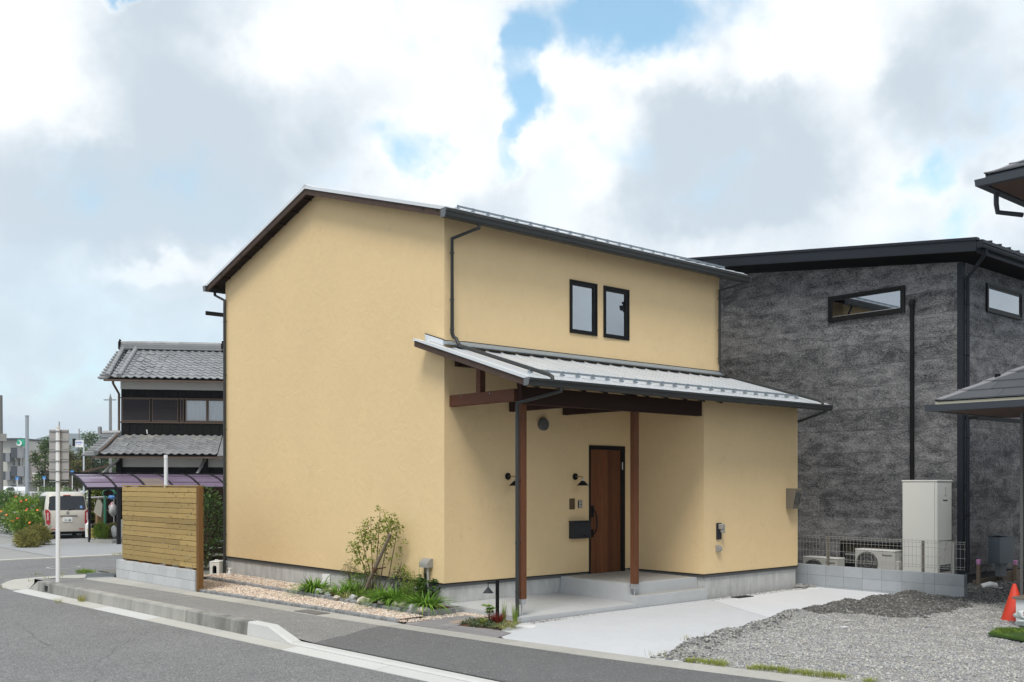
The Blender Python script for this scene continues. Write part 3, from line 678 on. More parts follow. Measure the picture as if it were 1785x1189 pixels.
# slate pavers between strip and slab
def clip(poly, reg):
    out = [np.array(q) for q in poly]
    for i in range(len(reg)):
        a, c = np.array(reg[i]), np.array(reg[(i+1) % len(reg)]); e = c-a; res = []
        for j in range(len(out)):
            p, q = out[j], out[(j+1) % len(out)]; sp_, sq = e[0]*(p-a)[1]-e[1]*(p-a)[0], e[0]*(q-a)[1]-e[1]*(q-a)[0]
            if sp_ >= 0: res.append(p)
            if sp_*sq < 0: res.append(p+(q-p)*sp_/(sp_-sq))
        out = res
        if len(out) < 3: return []
    return out
root = thing('paved_path', (-.9, -1.2, 0), None, None); struct(root)
regA = [(-1.39, -.88), (Xup(-1.45)+.005, -1.45), (-.87, -1.45), (-.10, -1.02), (-.16, -.55), (-.76, -.62)]; regB = [(Xup(-1.455)+.005, -1.455), (Xup(-2.55)+.005, -2.56), (-.66, -2.40), (-.64, -2.09), (-.87, -1.455)]
u = unit(np.array((.145, -1.0))); v = np.array((-u[1], u[0])); o0 = np.array((-1.5, -.4))
for i in range(-2, 6):
    for j in range(-6, 9):
        s = (j % 2)*.30; q = [o0+u*(.60*i+s)+v*(.30*j), o0+u*(.60*i+s+.592)+v*(.30*j), o0+u*(.60*i+s+.592)+v*(.30*j+.292), o0+u*(.60*i+s)+v*(.30*j+.292)]
        for reg in (regA, regB):
            c = clip(q, reg)
            if len(c) >= 3:
                zz = rnd.uniform(.006, .011); b = MB(); b.prism([(p[0], p[1], zs(p[1])+zz) for p in c], (0, 0, -.06)); b.build('paver', M['pave'], root)
b = MB(); b.prism([(*p, -.034) for p in regA], (0, 0, -.05)); b.prism([(*p, -.05) for p in regB], (0, 0, -.05)); b.build('paver_joints', M['mortar'], root)
b = MB(); b.prism([(-.87, -1.44, -.028), (-.10, -1.02, -.015), (.06, -1.25, -.015), (.07, -1.80, -.03), (-.1, -1.86, -.035), (-.63, -2.085, -.04)], (0, 0, -.06)); struct(b.build('planting_soil', M['soil']))

# ================================================================ the yellow house
H = thing('beige_house', (3.5, 4, 0), 'two storey yellow plaster house with grey metal roof and timber porch', 'house')
RY, SL, SR = 3.985, .277, .297
def zt(Y): return 7.655-(SL if Y > RY else SR)*abs(Y-RY)
XE, XW = 7.14, 7.55
def wallpiece(b, x0, z0, x1, z1): b.box(x0, 0, z0, x1, .15, z1)
b = MB()
gab = lambda x: [(x, 0, .417), (x, 0, zt(0)-.085), (x, RY, zt(RY)-.085), (x, 7.97, zt(7.97)-.085), (x, 7.97, .417)]
b.prism(gab(0), (.15, 0, 0)); b.prism(gab(6.99), (.15, 0, 0)); b.box(.15, 7.82, .417, 6.99, 7.97, 6.45)
W1, W2, DR = (2.808, 3.504), (3.680, 4.371), (3.300, 4.255)
topz = zt(0)-.085
wallpiece(b, .15, .417, W1[0], topz); wallpiece(b, W1[0], .417, DR[0], 2.72) if False else None
wallpiece(b, W1[0], 2.72, W1[1], 4.742); wallpiece(b, W1[0], 5.698, W1[1], topz); wallpiece(b, W1[1], 2.72, W2[0], topz)
wallpiece(b, W2[0], 2.72, W2[1], 4.742); wallpiece(b, W2[0], 5.698, W2[1], topz); wallpiece(b, W2[1], .417, 6.99, topz)
wallpiece(b, W1[0], .417, DR[0], 2.72); wallpiece(b, DR[1], .417, W2[1], 2.72)
# side wing beside the porch
b.prism([(4.42, 0, .417), (4.42, -1.74, .417), (4.42, -1.74, 3.62), (4.42, -.002, 4.15)], (.12, 0, 0)); b.prism([(7.22, 0, .417), (7.22, -1.74, .417), (7.22, -1.74, 3.62), (7.22, -.002, 4.15)], (.12, 0, 0))
b.box(4.54, -1.74, .417, 7.22, -1.60, 3.62)
wall = b.build('wall', M['plaster'], H)
b = MB()                                            # rooms behind the glass
b.box(2.5, .16, 4.4, 4.7, 2.4, 4.45); b.box(2.5, 2.4, 4.4, 4.7, 2.45, 6.2); b.box(2.45, .16, 4.4, 2.5, 2.4, 6.2); b.box(4.7, .16, 4.4, 4.75, 2.4, 6.2); b.box(2.5, .16, 6.15, 4.7, 2.4, 6.2)
b.build('room', M['room'], H)
b = MB(); F_ = .03
b.box(F_, F_, -.3, 7.11, 7.94, .412); b.box(4.45, -1.71, -.3, 7.31, F_, .412); b.build('foundation', M['foundation'], H)
b = MB()
for (x0, y0, x1, y1) in ((-.012, -.012, .06, 7.982), (.06, -.012, 3.29, .05), (4.265, -.012, 4.41, .05), (4.405, -1.752, 7.352, -1.69), (4.405, -1.69, 4.47, -.012), (7.3, -1.69, 7.352, 0)): b.box(x0, y0, .402, x1, y1, .416)
b.build('drip_edge', M['trim'], H)
b = MB()
for (x0, y0, x1, y1) in ((.004, .004, .06, 7.96), (.06, .004, 3.29, .05), (4.422, -1.738, 7.338, -1.69), (4.422, -1.69, 4.47, -.012), (7.3, -1.69, 7.338, 0)): b.box(x0, y0, .352, x1, y1, .4015)
b.build('drip_flashing', M['greytrim'], H)

# main roof
ROOFX0, ROOFX1 = -.265, 7.50
def slope_prism(b, y0, y1, o0, o1, x0, x1):
    """slab between offsets o0,o1 under the roof plane, from y0 to y1"""
    b.prism([(x0, y0, zt(y0)+o0), (x0, y1, zt(y1)+o0), (x0, y1, zt(y1)+o1), (x0, y0, zt(y0)+o1)], (x1-x0, 0, 0))
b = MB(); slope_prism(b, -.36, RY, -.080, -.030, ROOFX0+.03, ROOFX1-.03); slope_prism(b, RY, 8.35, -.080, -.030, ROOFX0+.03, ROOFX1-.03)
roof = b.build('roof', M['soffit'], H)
for (ya, yb) in ((-.36, RY-.001), (RY+.001, 8.35)):
    b = MB(); slope_prism(b, ya, yb, -.152, -.032, ROOFX0, ROOFX0+.032); b.build('barge_board', M['barge'], H)
    b = MB(); slope_prism(b, ya, yb, -.152, -.032, ROOFX1-.032, ROOFX1); b.build('barge_board', M['barge'], H)
    for xx, sg in ((ROOFX0, -1), (ROOFX1, 1)):
        b = MB(); ye = ya-.07 if ya < 0 else ya; yf = yb+.07 if yb > 8 else yb
        slope_prism(b, ye, yf, -.030, .012, min(xx+sg*.02, xx-sg*.10), max(xx+sg*.02, xx-sg*.10)); slope_prism(b, ye, yf, -.045, -.030, min(xx+sg*.021, xx+sg*.004), max(xx+sg*.021, xx+sg*.004))
        b.build('verge_trim', M['verge'], H)
# lookouts under the gable overhang (seen as dark ribs)
i = 0
for y in [RY+.25+.5*k for k in range(9)]+[RY-.25-.5*k for k in range(8)]:
    b = MB(); b.box(ROOFX0+.035, y-.022, zt(y)-.104, -.002, y+.022, zt(y)-.082); b.build('lookout', M['rafter'], H)
b = MB()
for k in range(17): x = .2+k*.455; slope_prism(b, -.34, -.01, -.14, -.082, x-.02, x+.02); slope_prism(b, 7.98, 8.33, -.14, -.082, x-.02, x+.02)
b.build('rafter_tail', M['rafter'], H)
def seam_panels(parent, x0, x1, n, a, c, zf, name='roof_panel', sh=.020):
    """standing seam sheets from (y=a) to (y=c), heights zf(y); n sheets across x0..x1"""
    wd = (x1-x0)/n; me = None; px_, pz_ = parent.location.x, parent.location.z
    for i in range(n):
        if me is None:
            b = MB(); p0, p1 = np.array((0, a, zf(a))), np.array((0, c, zf(c))); X_ = np.array((wd, 0, 0))
            b.prism([p0-(0, 0, .004), p1-(0, 0, .004), p1+(0, 0, .004), p0+(0, 0, .004)], X_*.999)
            b.prism([p0+(wd-.026, 0, .004), p1+(wd-.026, 0, .004), p1+(wd-.026, 0, sh), p0+(wd-.026, 0, sh)], (.024, 0, 0))
            o = b.build('tmp', M['roof']); me = o.data; bpy.data.objects.remove(o); me.name = name
        piece(name, me, parent, (x0+i*wd-H.location.x, -H.location.y, -H.location.z))
seam_panels(roof, ROOFX0+.10, ROOFX1-.10, 24, -.435, RY, lambda y: zt(y)+(.008 if y < 3 else -.018))
seam_panels(roof, ROOFX0+.10, ROOFX1-.10, 24, RY, 8.42, lambda y: zt(y)-.024)
b = MB(); b.prism([(ROOFX0-.02, RY-.16, zt(RY-.16)+.018), (ROOFX0-.02, RY, zt(RY)+.045), (ROOFX0-.02, RY+.16, zt(RY+.16)+.018), (ROOFX0-.02, RY, zt(RY)-.0)], (ROOFX1-ROOFX0+.04, 0, 0)); b.build('ridge_cap', M['verge'], H)

def guards(parent_name, x0, n, wd, y, zf, slope):
    """snow guards: a clamp on every seam, angle bars between"""
    me = mb_ = None; a = math.atan(slope)
    for i in range(n+1):
        x = x0+i*wd
        if me is None:
            b = MB(); b.box(-.022, -.035, 0, .022, .04, .010); b.box(-.018, -.004, .01, .018, .004, .055); b.box(-.02, -.035, -.012, -.013, .035, .0); b.box(.013, -.035, -.012, .020, .035, 0)
            o = b.build('t', M['guard']); me = o.data; bpy.data.objects.remove(o)
        o = piece('snow_guard_clamp', me, H, (x-H.location.x, y-H.location.y, zf(y)+.012), (a, 0, 0))
        if i < n and i % 1 == 0:
            if mb_ is None:
                b = MB(); b.box(.019, -.008, .018, wd-.019, -.003, .050); b.box(.019, -.003, .018, wd-.019, .022, .022); o = b.build('t', M['guard']); mb_ = o.data; bpy.data.objects.remove(o)
            o = piece('snow_guard_bar', mb_, H, (x-H.location.x, y-H.location.y, zf(y)+.012), (a, 0, 0))
wdm = (ROOFX1-ROOFX0-.20)/24
guards('main', ROOFX0+.10+wdm-.014, 22, wdm, -.17, lambda y: zt(y)+.02, SR)
# eave gutters: profile (out, z)
def gutter(y_in, y_out, ztop, h, x0, x1):
    s = 1 if y_out > y_in else -1; b = MB()
    pr = [(y_in, ztop-.01), (y_in, ztop-h), (y_out-s*.035, ztop-h), (y_out-s*.018, ztop-h*.80), (y_out-s*.014, ztop-h*.36), (y_out, ztop-h*.30), (y_out, ztop), (y_out-s*.012, ztop), (y_out-s*.012, ztop-h*.2), (y_out-s*.03, ztop-h*.75), (y_in+s*.01, ztop-h*.9), (y_in+s*.01, ztop-.01)]
    b.prism([(x0, y, z) for y, z in pr], (x1-x0, 0, 0)); b.build('gutter', M['darkmetal'], H)
    cap = [(y_in, ztop), (y_in, ztop-h-.004), (y_out-s*.033, ztop-h-.004), (y_out-s*.014, ztop-h*.8), (y_out-s*.010, ztop-h*.36), (y_out+s*.004, ztop-h*.30), (y_out+s*.004, ztop+.004)]
    for x, e in ((x0-.006, .012), (x1-.006, .012)): c = MB(); c.prism([(x, y, z) for y, z in cap], (e, 0, 0)); c.build('gutter_cap', M['darkmetal2'], H)
    for k in range(1, 3):
        x = x0+(x1-x0)*k/3; c = MB(); c.prism([(x, y+(0 if y == y_in else s*.003), z-(.003 if z < ztop-.05 else 0)) for y, z in pr[:7]], (.05, 0, 0)); c.build('gutter_joint', M['darkmetal'], H)
gutter(-.325, -.455, 6.335, .135, -.315, 7.61); gutter(8.315, 8.445, 6.42, .12, -.31, 7.6)
def downspout(pts, r, clips=(), wallv=(0, 1, 0), name='downspout'):
    b = MB(); b.tube(pts, r, 10); o = autosmooth(b.build(name, M['darkmetal'], H), 50)
    for c in clips:
        c = np.array(c, float); k = MB(); k.lathe([(r+.004, -.012), (r+.004, .012)], c, 10); k.bar(c, c+np.array(wallv)*.06, .012, .01); k.build('pipe_clip', M['darkmetal'], H)
    return o
downspout([(.40, -.39, 6.23), (.40, -.39, 6.14), (.10, -.075, 5.98), (.10, -.075, 4.46), (.13, -.075, 4.40), (.15, -.12, 4.37), (.155, -.16, 4.28), (.155, -.19, 4.245)], .031, [(.10, -.075, z) for z in (5.75, 5.0, 4.52)])
downspout([(7.42, -.39, 6.23), (7.42, -.39, 6.16), (7.06, -.075, 6.02), (7.06, -.075, 4.50), (7.08, -.12, 4.42), (7.10, -.16, 4.39), (7.12, -.19, 4.32), (7.12, -.22, 4.24)], .031, [(7.06, -.075, z) for z in (5.85, 5.2, 4.6)])
downspout([(-.06, 8.38, 6.31), (-.06, 8.38, 6.24), (-.055, 7.90, 6.06), (-.055, 7.90, 5.9), (-.055, 7.90, .02)], .031, [(-.055, 7.9, z) for z in (5.6, 4.4, 3.2, 2.0, .9)], (1, 0, 0))
zp = lambda y: 4.245+.3066*y                       # porch roof plane
downspout([(.155, -.18, zp(-.18)+.05), (.155, -2.28, zp(-2.28)+.06), (.155, -2.36, zp(-2.36)+.045), (.155, -2.37, 3.50)], .030, name='roof_pipe'); downspout([(7.13, -.20, zp(-.2)+.05), (7.22, -2.28, zp(-2.28)+.06), (7.22, -2.36, zp(-2.36)+.045), (7.22, -2.37, 3.50)], .030, name='roof_pipe')
# windows
for (x0, x1), frosted in ((W1, True), (W2, False)):
    z0, z1 = 4.742, 5.698; b = MB(); t_ = .03
    b.box(x0, -.025, z0, x0+t_, .06, z1); b.box(x1-t_, -.025, z0, x1, .06, z1); b.box(x0+t_, -.025, z1-t_, x1-t_, .06, z1); b.box(x0+t_, -.025, z0, x1-t_, .06, z0+t_)
    wn = b.build('window', M['blackgloss'], H); s = .075; b = MB(); a0, a1, c0, c1 = x0+t_, x1-t_, z0+t_, z1-t_; q = s-t_
    b.box(a0, -.012, c0, a0+q, .045, c1, .006); b.box(a1-q-.012, -.012, c0, a1, .045, c1, .006); b.box(a0+q, -.012, c1-q-.012, a1-q-.012, .045, c1, .006); b.box(a0+q, -.012, c0, a1-q-.012, .045, c0+q, .006)
    b.build('sash', M['blackgloss'], wn); b = MB(); b.box(a0+q-.003, .018, c0+q-.003, a1-q-.009, .024, c1-q-.009); b.build('pane', M['frost' if frosted else 'glass'], wn)
    if frosted: b = MB(); b.box(a0, .10, c0, a1, .11, c1); b.build('pane_backing', M['curtain'], wn)
    else:
        b = MB(); n = 22; b.sheet([[(x0+.42+.25*k/n, .20+.018*math.sin(k*1.4), z) for k in range(n+1)] for z in (z0, z1)]); b.build('curtain', M['curtain'], wn, True)
# entrance door
z0, z1 = .372, 2.72; b = MB(); x0, x1 = DR
b.box(x0, -.018, z0, x0+.035, .10, z1); b.box(x1-.10, -.018, z0, x1, .10, z1); b.box(x0+.035, -.018, z1-.075, x1-.10, .10, z1); b.box(x0+.035, .02, z0, x1-.10, .10, z0+.02)
door = b.build('door', M['black'], H); xa, xb = x0+.037, x1-.102; n = 7
for i in range(n):
    b = MB(); w_ = (xb-xa)/n; b.box(xa+i*w_+.0007, .006, z0+.004, xa+(i+1)*w_-.0007, .05, z1-.077, .0015); b.build('plank', M['door'], door)
b = MB(); hx = xa+.055; b.box(hx-.03, -.012, 1.40, hx+.03, .006, 1.62, .006); b.box(hx-.03, -.012, 1.04, hx+.03, .006, 1.18, .006)
b.tube([(hx, -.01, 1.56), (hx+.015, -.05, 1.52), (hx+.035, -.075, 1.42), (hx+.04, -.08, 1.30), (hx+.03, -.075, 1.18), (hx+.012, -.05, 1.11), (hx, -.01, 1.10)], .014, 8); b.build('handle', M['black'], door)
b = MB()
for z in (.62, 2.42): b.box(x1-.085, -.030, z, x1-.03, -.016, z+.16)
b.build('hinge', M['black'], door); b = MB(); b.box(x1-.085, -.024, 2.28, x1-.068, -.016, 2.42); b.build('door_label', M['white'], door)
# round vent, wing vent
b = MB(); b.lathe([(.095, 0), (.11, .012), (.11, .06), (.10, .072)], (2.14, .0, 3.055), 26, (0, -1, 0)); autosmooth(b.build('round_vent', mat('vent_grey', (.10, .102, .10), .55), H))
def hood(x, z, w_, h, d, m):
    b = MB(); pr = [(-.0, 0), (-.0, h)]+[(-d*math.sin(a), h*.35+h*.65*math.cos(a)) for a in (0.5, .9, 1.25, 1.57)]+[(-d, .02)]
    b.prism([(x-w_/2, -1.742+q[0], z+q[1]) for q in pr], (w_, 0, 0)); return b
hood(4.80, .80, .10, .12, .075, 0).build('vent_hood', M['grey'], H)

# porch: roof, gutter, beams, posts, slab, steps
PX0, PX1 = -.27, 7.50
def pprism(b, y0, y1, o0, o1, x0, x1): b.prism([(x0, y0, zp(y0)+o0), (x0, y1, zp(y1)+o0), (x0, y1, zp(y1)+o1), (x0, y0, zp(y0)+o1)], (x1-x0, 0, 0))
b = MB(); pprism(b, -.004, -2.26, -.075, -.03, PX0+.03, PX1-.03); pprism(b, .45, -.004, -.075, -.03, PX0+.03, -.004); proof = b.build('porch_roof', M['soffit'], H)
seam_panels(proof, PX0+.10, PX1-.10, 23, -2.33, -.03, lambda y: zp(y)-.024)
b = MB(); pprism(b, .44, -.03, -.03, -.012, PX0+.10, -.004); b.build('side_flashing', M['verge'], H)
b = MB(); pprism(b, .45, -2.28, -.135, -.032, PX0, PX0+.032); b.build('barge_board', M['barge'], H)
b = MB(); pprism(b, -1.0, -2.28, -.135, -.032, PX1-.032, PX1); b.build('barge_board', M['barge'], H)
for x0, x1, ya in ((PX0-.02, PX0+.10, .455), (PX1-.10, PX1+.02, 0)):
    b = MB(); pprism(b, ya, -2.33, -.032, .012, x0, x1); b.build('verge_trim', M['verge'], H)
b = MB(); pprism(b, .50, 0, -.005, .10, -.02, -.002); b.build('upstand_flashing', M['verge'], H)
b = MB(); b.prism([(-.02, -.004, 4.335), (-.02, -.012, 4.335), (-.02, -.10, 4.268), (-.02, -.10, 4.250), (-.02, -.004, 4.262)], (7.16, 0, 0)); b.build('wall_flashing', M['guard'], H)
b = MB(); b.box(-.02, -.010, 4.335, 7.14, -.002, 4.347); pprism(b, .50, 0, .10, .112, -.022, -.002); b.build('sealant', M['trim'], H)
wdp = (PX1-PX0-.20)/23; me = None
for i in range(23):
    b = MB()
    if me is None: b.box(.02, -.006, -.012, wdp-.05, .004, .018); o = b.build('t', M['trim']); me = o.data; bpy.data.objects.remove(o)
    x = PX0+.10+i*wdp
    if x > -.02: piece('gap_shade', me, H, (x-H.location.x, -.105-H.location.y, zp(-.105)))  # dark boxes paint the shade in the gaps under the wall flashing
guards('porch', PX0+.10+wdp-.014, 21, wdp, -1.90, lambda y: zp(y), .3066)
gutter(-2.27, -2.385, 3.525, .105, -.31, 7.56)
b = MB(); b.box(-.265, -2.262, zp(-2.26)-.12, 7.49, -2.24, zp(-2.26)-.02); b.build('fascia', M['beamdark'], H)
for k in range(16):
    x = .0+k*.4755
    if x > 4.3: break
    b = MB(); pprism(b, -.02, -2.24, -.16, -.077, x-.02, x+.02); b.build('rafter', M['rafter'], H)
BY0, BY1 = -1.70, -1.595
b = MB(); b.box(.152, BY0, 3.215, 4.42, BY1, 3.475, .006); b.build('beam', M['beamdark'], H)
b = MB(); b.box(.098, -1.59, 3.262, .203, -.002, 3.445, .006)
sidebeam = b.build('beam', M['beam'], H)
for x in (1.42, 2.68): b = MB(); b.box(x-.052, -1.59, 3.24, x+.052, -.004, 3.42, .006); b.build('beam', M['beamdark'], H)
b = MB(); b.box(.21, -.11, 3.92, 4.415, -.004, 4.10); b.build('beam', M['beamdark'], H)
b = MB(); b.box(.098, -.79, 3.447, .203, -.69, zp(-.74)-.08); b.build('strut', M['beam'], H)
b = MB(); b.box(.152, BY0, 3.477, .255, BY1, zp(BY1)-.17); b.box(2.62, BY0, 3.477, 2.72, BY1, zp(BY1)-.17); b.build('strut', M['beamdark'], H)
for y in (-.30, -1.02): b = MB(); b.lathe([(.018, 0), (.018, .004)], (.097, y, 3.415), 12, (-1, 0, 0)); b.build('bolt_hole', M['black'], H); b = MB(); b.lathe([(.008, 0), (.008, .003)], (.0925, y-.006, 3.413), 8, (-1, 0, 0)); b.build('bolt', M['chrome'], H)
for x in (.75, 1.12, 2.40, 2.86, 3.28): b = MB(); b.lathe([(.016, 0), (.016, .003)], (x, BY0-.001, 3.39), 12, (0, -1, 0)); b.build('bolt_hole', M['black'], H)
for x0, zb, zf in ((.152, .30, .037), (2.655, .36, .165)):
    b = MB(); b.box(x0, BY0-.001, zb, x0+.103, BY1, 3.213, .004); po = b.build('post', M['post'], H)
    b = MB(); b.box(x0+.005, BY0+.004, zb-.085, x0+.098, BY1-.005, zb-.002); b.lathe([(.014, zf), (.014, zb-.085)], (x0+.052, (BY0+BY1)/2, 0), 10); b.lathe([(.04, zf), (.04, zf+.01)], (x0+.052, (BY0+BY1)/2, 0), 12); b.build('post_base', M['chrome'], po)
downspout([(.36, -2.33, 3.44), (.36, -2.33, 3.37), (.075, -1.69, 3.22), (.075, -1.69, 3.12), (.075, -1.69, -.05)], .030, [(.075, -1.69, z) for z in (3.02, 2.08, 1.15, .42)], (1.3, 0, 0))
downspout([(7.36, -2.33, 3.44), (7.36, -2.33, 3.39), (7.39, -1.60, 3.20), (7.39, -1.5, 3.1), (7.39, -1.5, 0)], .030)
b = MB(); b.prism([(.03, .02, .088), (.06, -1.80, .046), (2.598, -1.80, .050), (2.598, .02, .088)], (0, 0, -.20)); b.build('porch_slab', M['slab'], H)
b = MB(); b.prism([(2.60, .02, .372), (2.60, -1.575, .355), (4.44, -1.575, .355), (4.44, .02, .372)], (0, 0, -.5)); b.prism([(2.605, -1.575, .168), (2.605, -1.80, .165), (4.43, -1.80, .168), (4.43, -1.575, .170)], (0, 0, -.4)); b.build('step', M['slab'], H)
b = MB(); b.prism([(2.75, .0, .374), (2.75, -1.49, .359), (4.40, -1.49, .359), (4.40, .0, .374)], (0, 0, -.01)); b.prism([(2.70, -1.585, .171), (2.70, -1.73, .169), (4.40, -1.73, .171), (4.40, -1.585, .173)], (0, 0, -.008)); b.build('washed_landing', M['washed'], H)
b = MB(); b.bar((.25, 9.55, 6.03), (3.2, 9.55, 6.03), .05, .09); b.bar((2.8, 7.9, 6.03), (2.8, 9.55, 6.03), .05, .05); b.bar((1.2, 7.9, 6.03), (1.2, 9.55, 6.03), .05, .05); b.build('balcony_rail', M['trim'], H)

# fittings fixed to the yellow house
def wall_lamp(x, label):
    t = thing('wall_lamp', (x, 0, 2.14), label, 'wall lamp', 'wall lamps under the porch')
    b = MB(); b.lathe([(.060, 0), (.060, .014), (.05, .022)], (x, 0, 2.145), 22, (0, -1, 0)); autosmooth(b.build('back_plate', M['black'], t))
    b = MB(); b.tube([(x, -.02, 2.145), (x, -.18, 2.145), (x, -.20, 2.135), (x, -.20, 2.10)], .0075, 8); b.lathe([(.014, 0), (.014, .02)], (x, -.02, 2.145), 10, (0, -1, 0)); b.build('arm', M['brass'], t)
    b = MB(); b.lathe([(.022, 2.065), (.022, 2.105)], (x, -.20, 0), 12); b.build('socket', M['chrome'], t)
    b = MB(); b.lathe([(.026, 2.07), (.113, 1.985), (.108, 1.985), (.02, 2.062)], (x, -.20, 0), 26); b.build('shade', M['black'], t)
    b = MB(); b.lathe([(.012, 2.05), (.028, 2.02), (.022, 1.99), (.004, 1.982)], (x, -.20, 0), 12); b.build('bulb', M['curtain'], t); return t
wall_lamp(2.945, 'black cone wall lamp beside the wooden entrance door'); wall_lamp(1.345, 'black cone wall lamp half hidden behind the porch post and downspout')
t = thing('name_plate', (2.868, 0, 1.65), 'plain brown rectangular name plate on the wall under a lamp', 'name plate')
b = MB(); b.box(2.80, -.012, 1.556, 2.936, -.001, 1.752, .003); b.build('plate', mat('bronze_plate', (.10, .062, .03), .5, noise=((15, .1),)), t)
t = thing('intercom', (3.066, 0, 1.65), 'small silver intercom between name plate and entrance door', 'intercom')
b = MB(); b.box(3.017, -.020, 1.58, 3.117, -.001, 1.72, .004); b.build('backbox', M['black'], t); b = MB(); b.box(3.024, -.028, 1.585, 3.115, -.0205, 1.715, .003); b.build('face', mat('silver_face', (.45, .44, .42), .4, metal=.3), t)
b = MB(); b.lathe([(.012, 0), (.012, .003)], (3.07, -.0285, 1.685), 12, (0, -1, 0)); b.box(3.058, -.031, 1.63, 3.084, -.0285, 1.65); b.build('camera_button', M['black'], t)
t = thing('mailbox', (3.01, 0, 1.03), 'dark grey wall mailbox with a flap beside the door handle', 'mailbox')
b = MB(); b.box(2.79, -.13, 1.035, 3.225, -.001, 1.33, .006); b.build('box', M['slategrey'], t); b = MB(); b.box(2.785, -.145, 1.332, 3.235, -.001, 1.352, .004); b.build('lid', M['slategrey'], t)
b = MB(); b.box(2.81, -.138, 1.255, 3.20, -.1305, 1.318, .003); b.build('flap', M['slategrey'], t); b = MB(); b.box(2.80, -.1375, 1.05, 3.215, -.1305, 1.243, .003); b.build('front', M['slategrey'], t); b = MB(); b.lathe([(.018, 0), (.018, .008)], (3.06, -.138, 1.085), 14, (0, -1, 0)); b.build('lock', M['black'], t)
t = thing('electric_meter', (7.0, -1.74, 1.52), 'brown sloping electric meter box on the far corner of the side wing', 'electric meter')
x0, x1 = 6.94, 7.15; b = MB(); b.prism([(x0, -1.742, 1.53), (x0, -1.742, 1.925), (x0, -1.955, 1.925), (x0, -1.965, 1.905), (x0, -1.885, 1.53)], (x1-x0, 0, 0)); b.build('case', M['taupe'], t)
q0, q1 = np.array((x0+.03, -1.944, 1.80)), np.array((x1-.03, -1.944, 1.80)); dn = np.array((0, .080, -.375)); dn = dn/np.linalg.norm(dn); nr = np.array((0, -.978, -.21))
b = MB(); c = np.array(((x0+x1)/2, -1.928, 1.735)); b.obox(c+nr*.006, (.075, 0, 0), dn*.115, nr*.006); b.build('window', M['glass'], t); b = MB(); b.obox(c+nr*.002, (.06, 0, 0), dn*.09, nr*.002); b.build('dial', M['offwhite'], t)
t = thing('outdoor_socket', (4.8, -1.74, 1.02), 'black car charging socket plate with grey hooded outlet on side wing', 'socket')
b = MB(); b.box(4.765, -1.765, 1.02, 4.90, -1.741, 1.315, .004); b.build('plate', M['slategrey'], t); b = MB(); b.box(4.785, -1.86, 1.20, 4.885, -1.766, 1.30, .015); b.lathe([(.04, 0), (.04, .05)], (4.835, -1.83, 1.15), 14, (0, -.35, 1)); b.build('outlet_hood', M['grey'], t)
t = thing('meter_hood', (0, .41, .65), 'grey conduit hood with pipe and black cables low on the gable wall', 'conduit hood')
b = MB(); pr = [(0, .655), (0, .80)]+[(-.12*math.sin(a), .70+.10*math.cos(a)) for a in (.4, .8, 1.2, 1.57)]+[(-.12, .655)]; b.prism([(q[0], .30, q[1]) for q in pr], (0, .22, 0)); b.build('hood', M['grey'], t)
b = MB(); b.tube([(-.06, .36, .67), (-.06, .36, .0)], .020, 10); b.build('pipe', mat('pipe_grey', (.42, .41, .40), .6), t)
b = MB(); b.tube([(-.05, .43, .67), (-.055, .425, .45), (-.06, .40, .25), (-.06, .39, .05)], .008, 6); b.tube([(-.05, .47, .67), (-.055, .455, .45), (-.07, .42, .2), (-.07, .40, .05)], .008, 6); b.build('cable', M['black'], t)

# ================================================================ plants
M['leaf'] = leaf_mat('bright_leaf', (.17, .28, .045)); M['leafdk'] = leaf_mat('dark_leaf', (.075, .145, .035)); M['leafyl'] = leaf_mat('yellow_green_leaf', (.28, .34, .07))
M['strap'] = leaf_mat('strap_leaf', (.17, .33, .045), .35); M['olive'] = leaf_mat('olive_leaf', (.17, .19, .08)); M['purple'] = leaf_mat('dull_purple_leaf', (.09, .12, .075))
M['maple'] = leaf_mat('young_tree_leaf', (.25, .31, .065), .4, .45, .25); M['redleaf'] = leaf_mat('red_leaf', (.22, .035, .02), .4); M['varieg'] = leaf_mat('striped_sedge', (.36, .38, .16), .35)
M['treeleaf'] = leaf_mat('tree_leaf', (.085, .14, .035), .4, .3, .3); M['hedge'] = leaf_mat('hedge_leaf', (.10, .19, .03), .35); M['grass'] = leaf_mat('grass_blade', (.19, .30, .05), .35, .3, .25)
M['edgegrass'] = leaf_mat('edge_grass', (.30, .36, .08), .4, .3, .4); M['drygrass'] = leaf_mat('dry_grass', (.36, .35, .12), .35); M['kochia'] = leaf_mat('kochia', (.24, .36, .05), .35); M['ground_leaf'] = leaf_mat('ground_cover_leaf', (.11, .15, .075), .5)
M['twig'] = mat('twig', (.10, .075, .05), .85); M['bark'] = mat('bark', (.11, .085, .06), .9, noise=((14, .3),), bump=((25, .01),))
M['log'] = mat('stake_log', (.20, .155, .115), .85, noise=((9, .3), (30, .2)), bump=((30, .006),)); M['tie'] = mat('hemp_tie', (.12, .06, .035), .9)

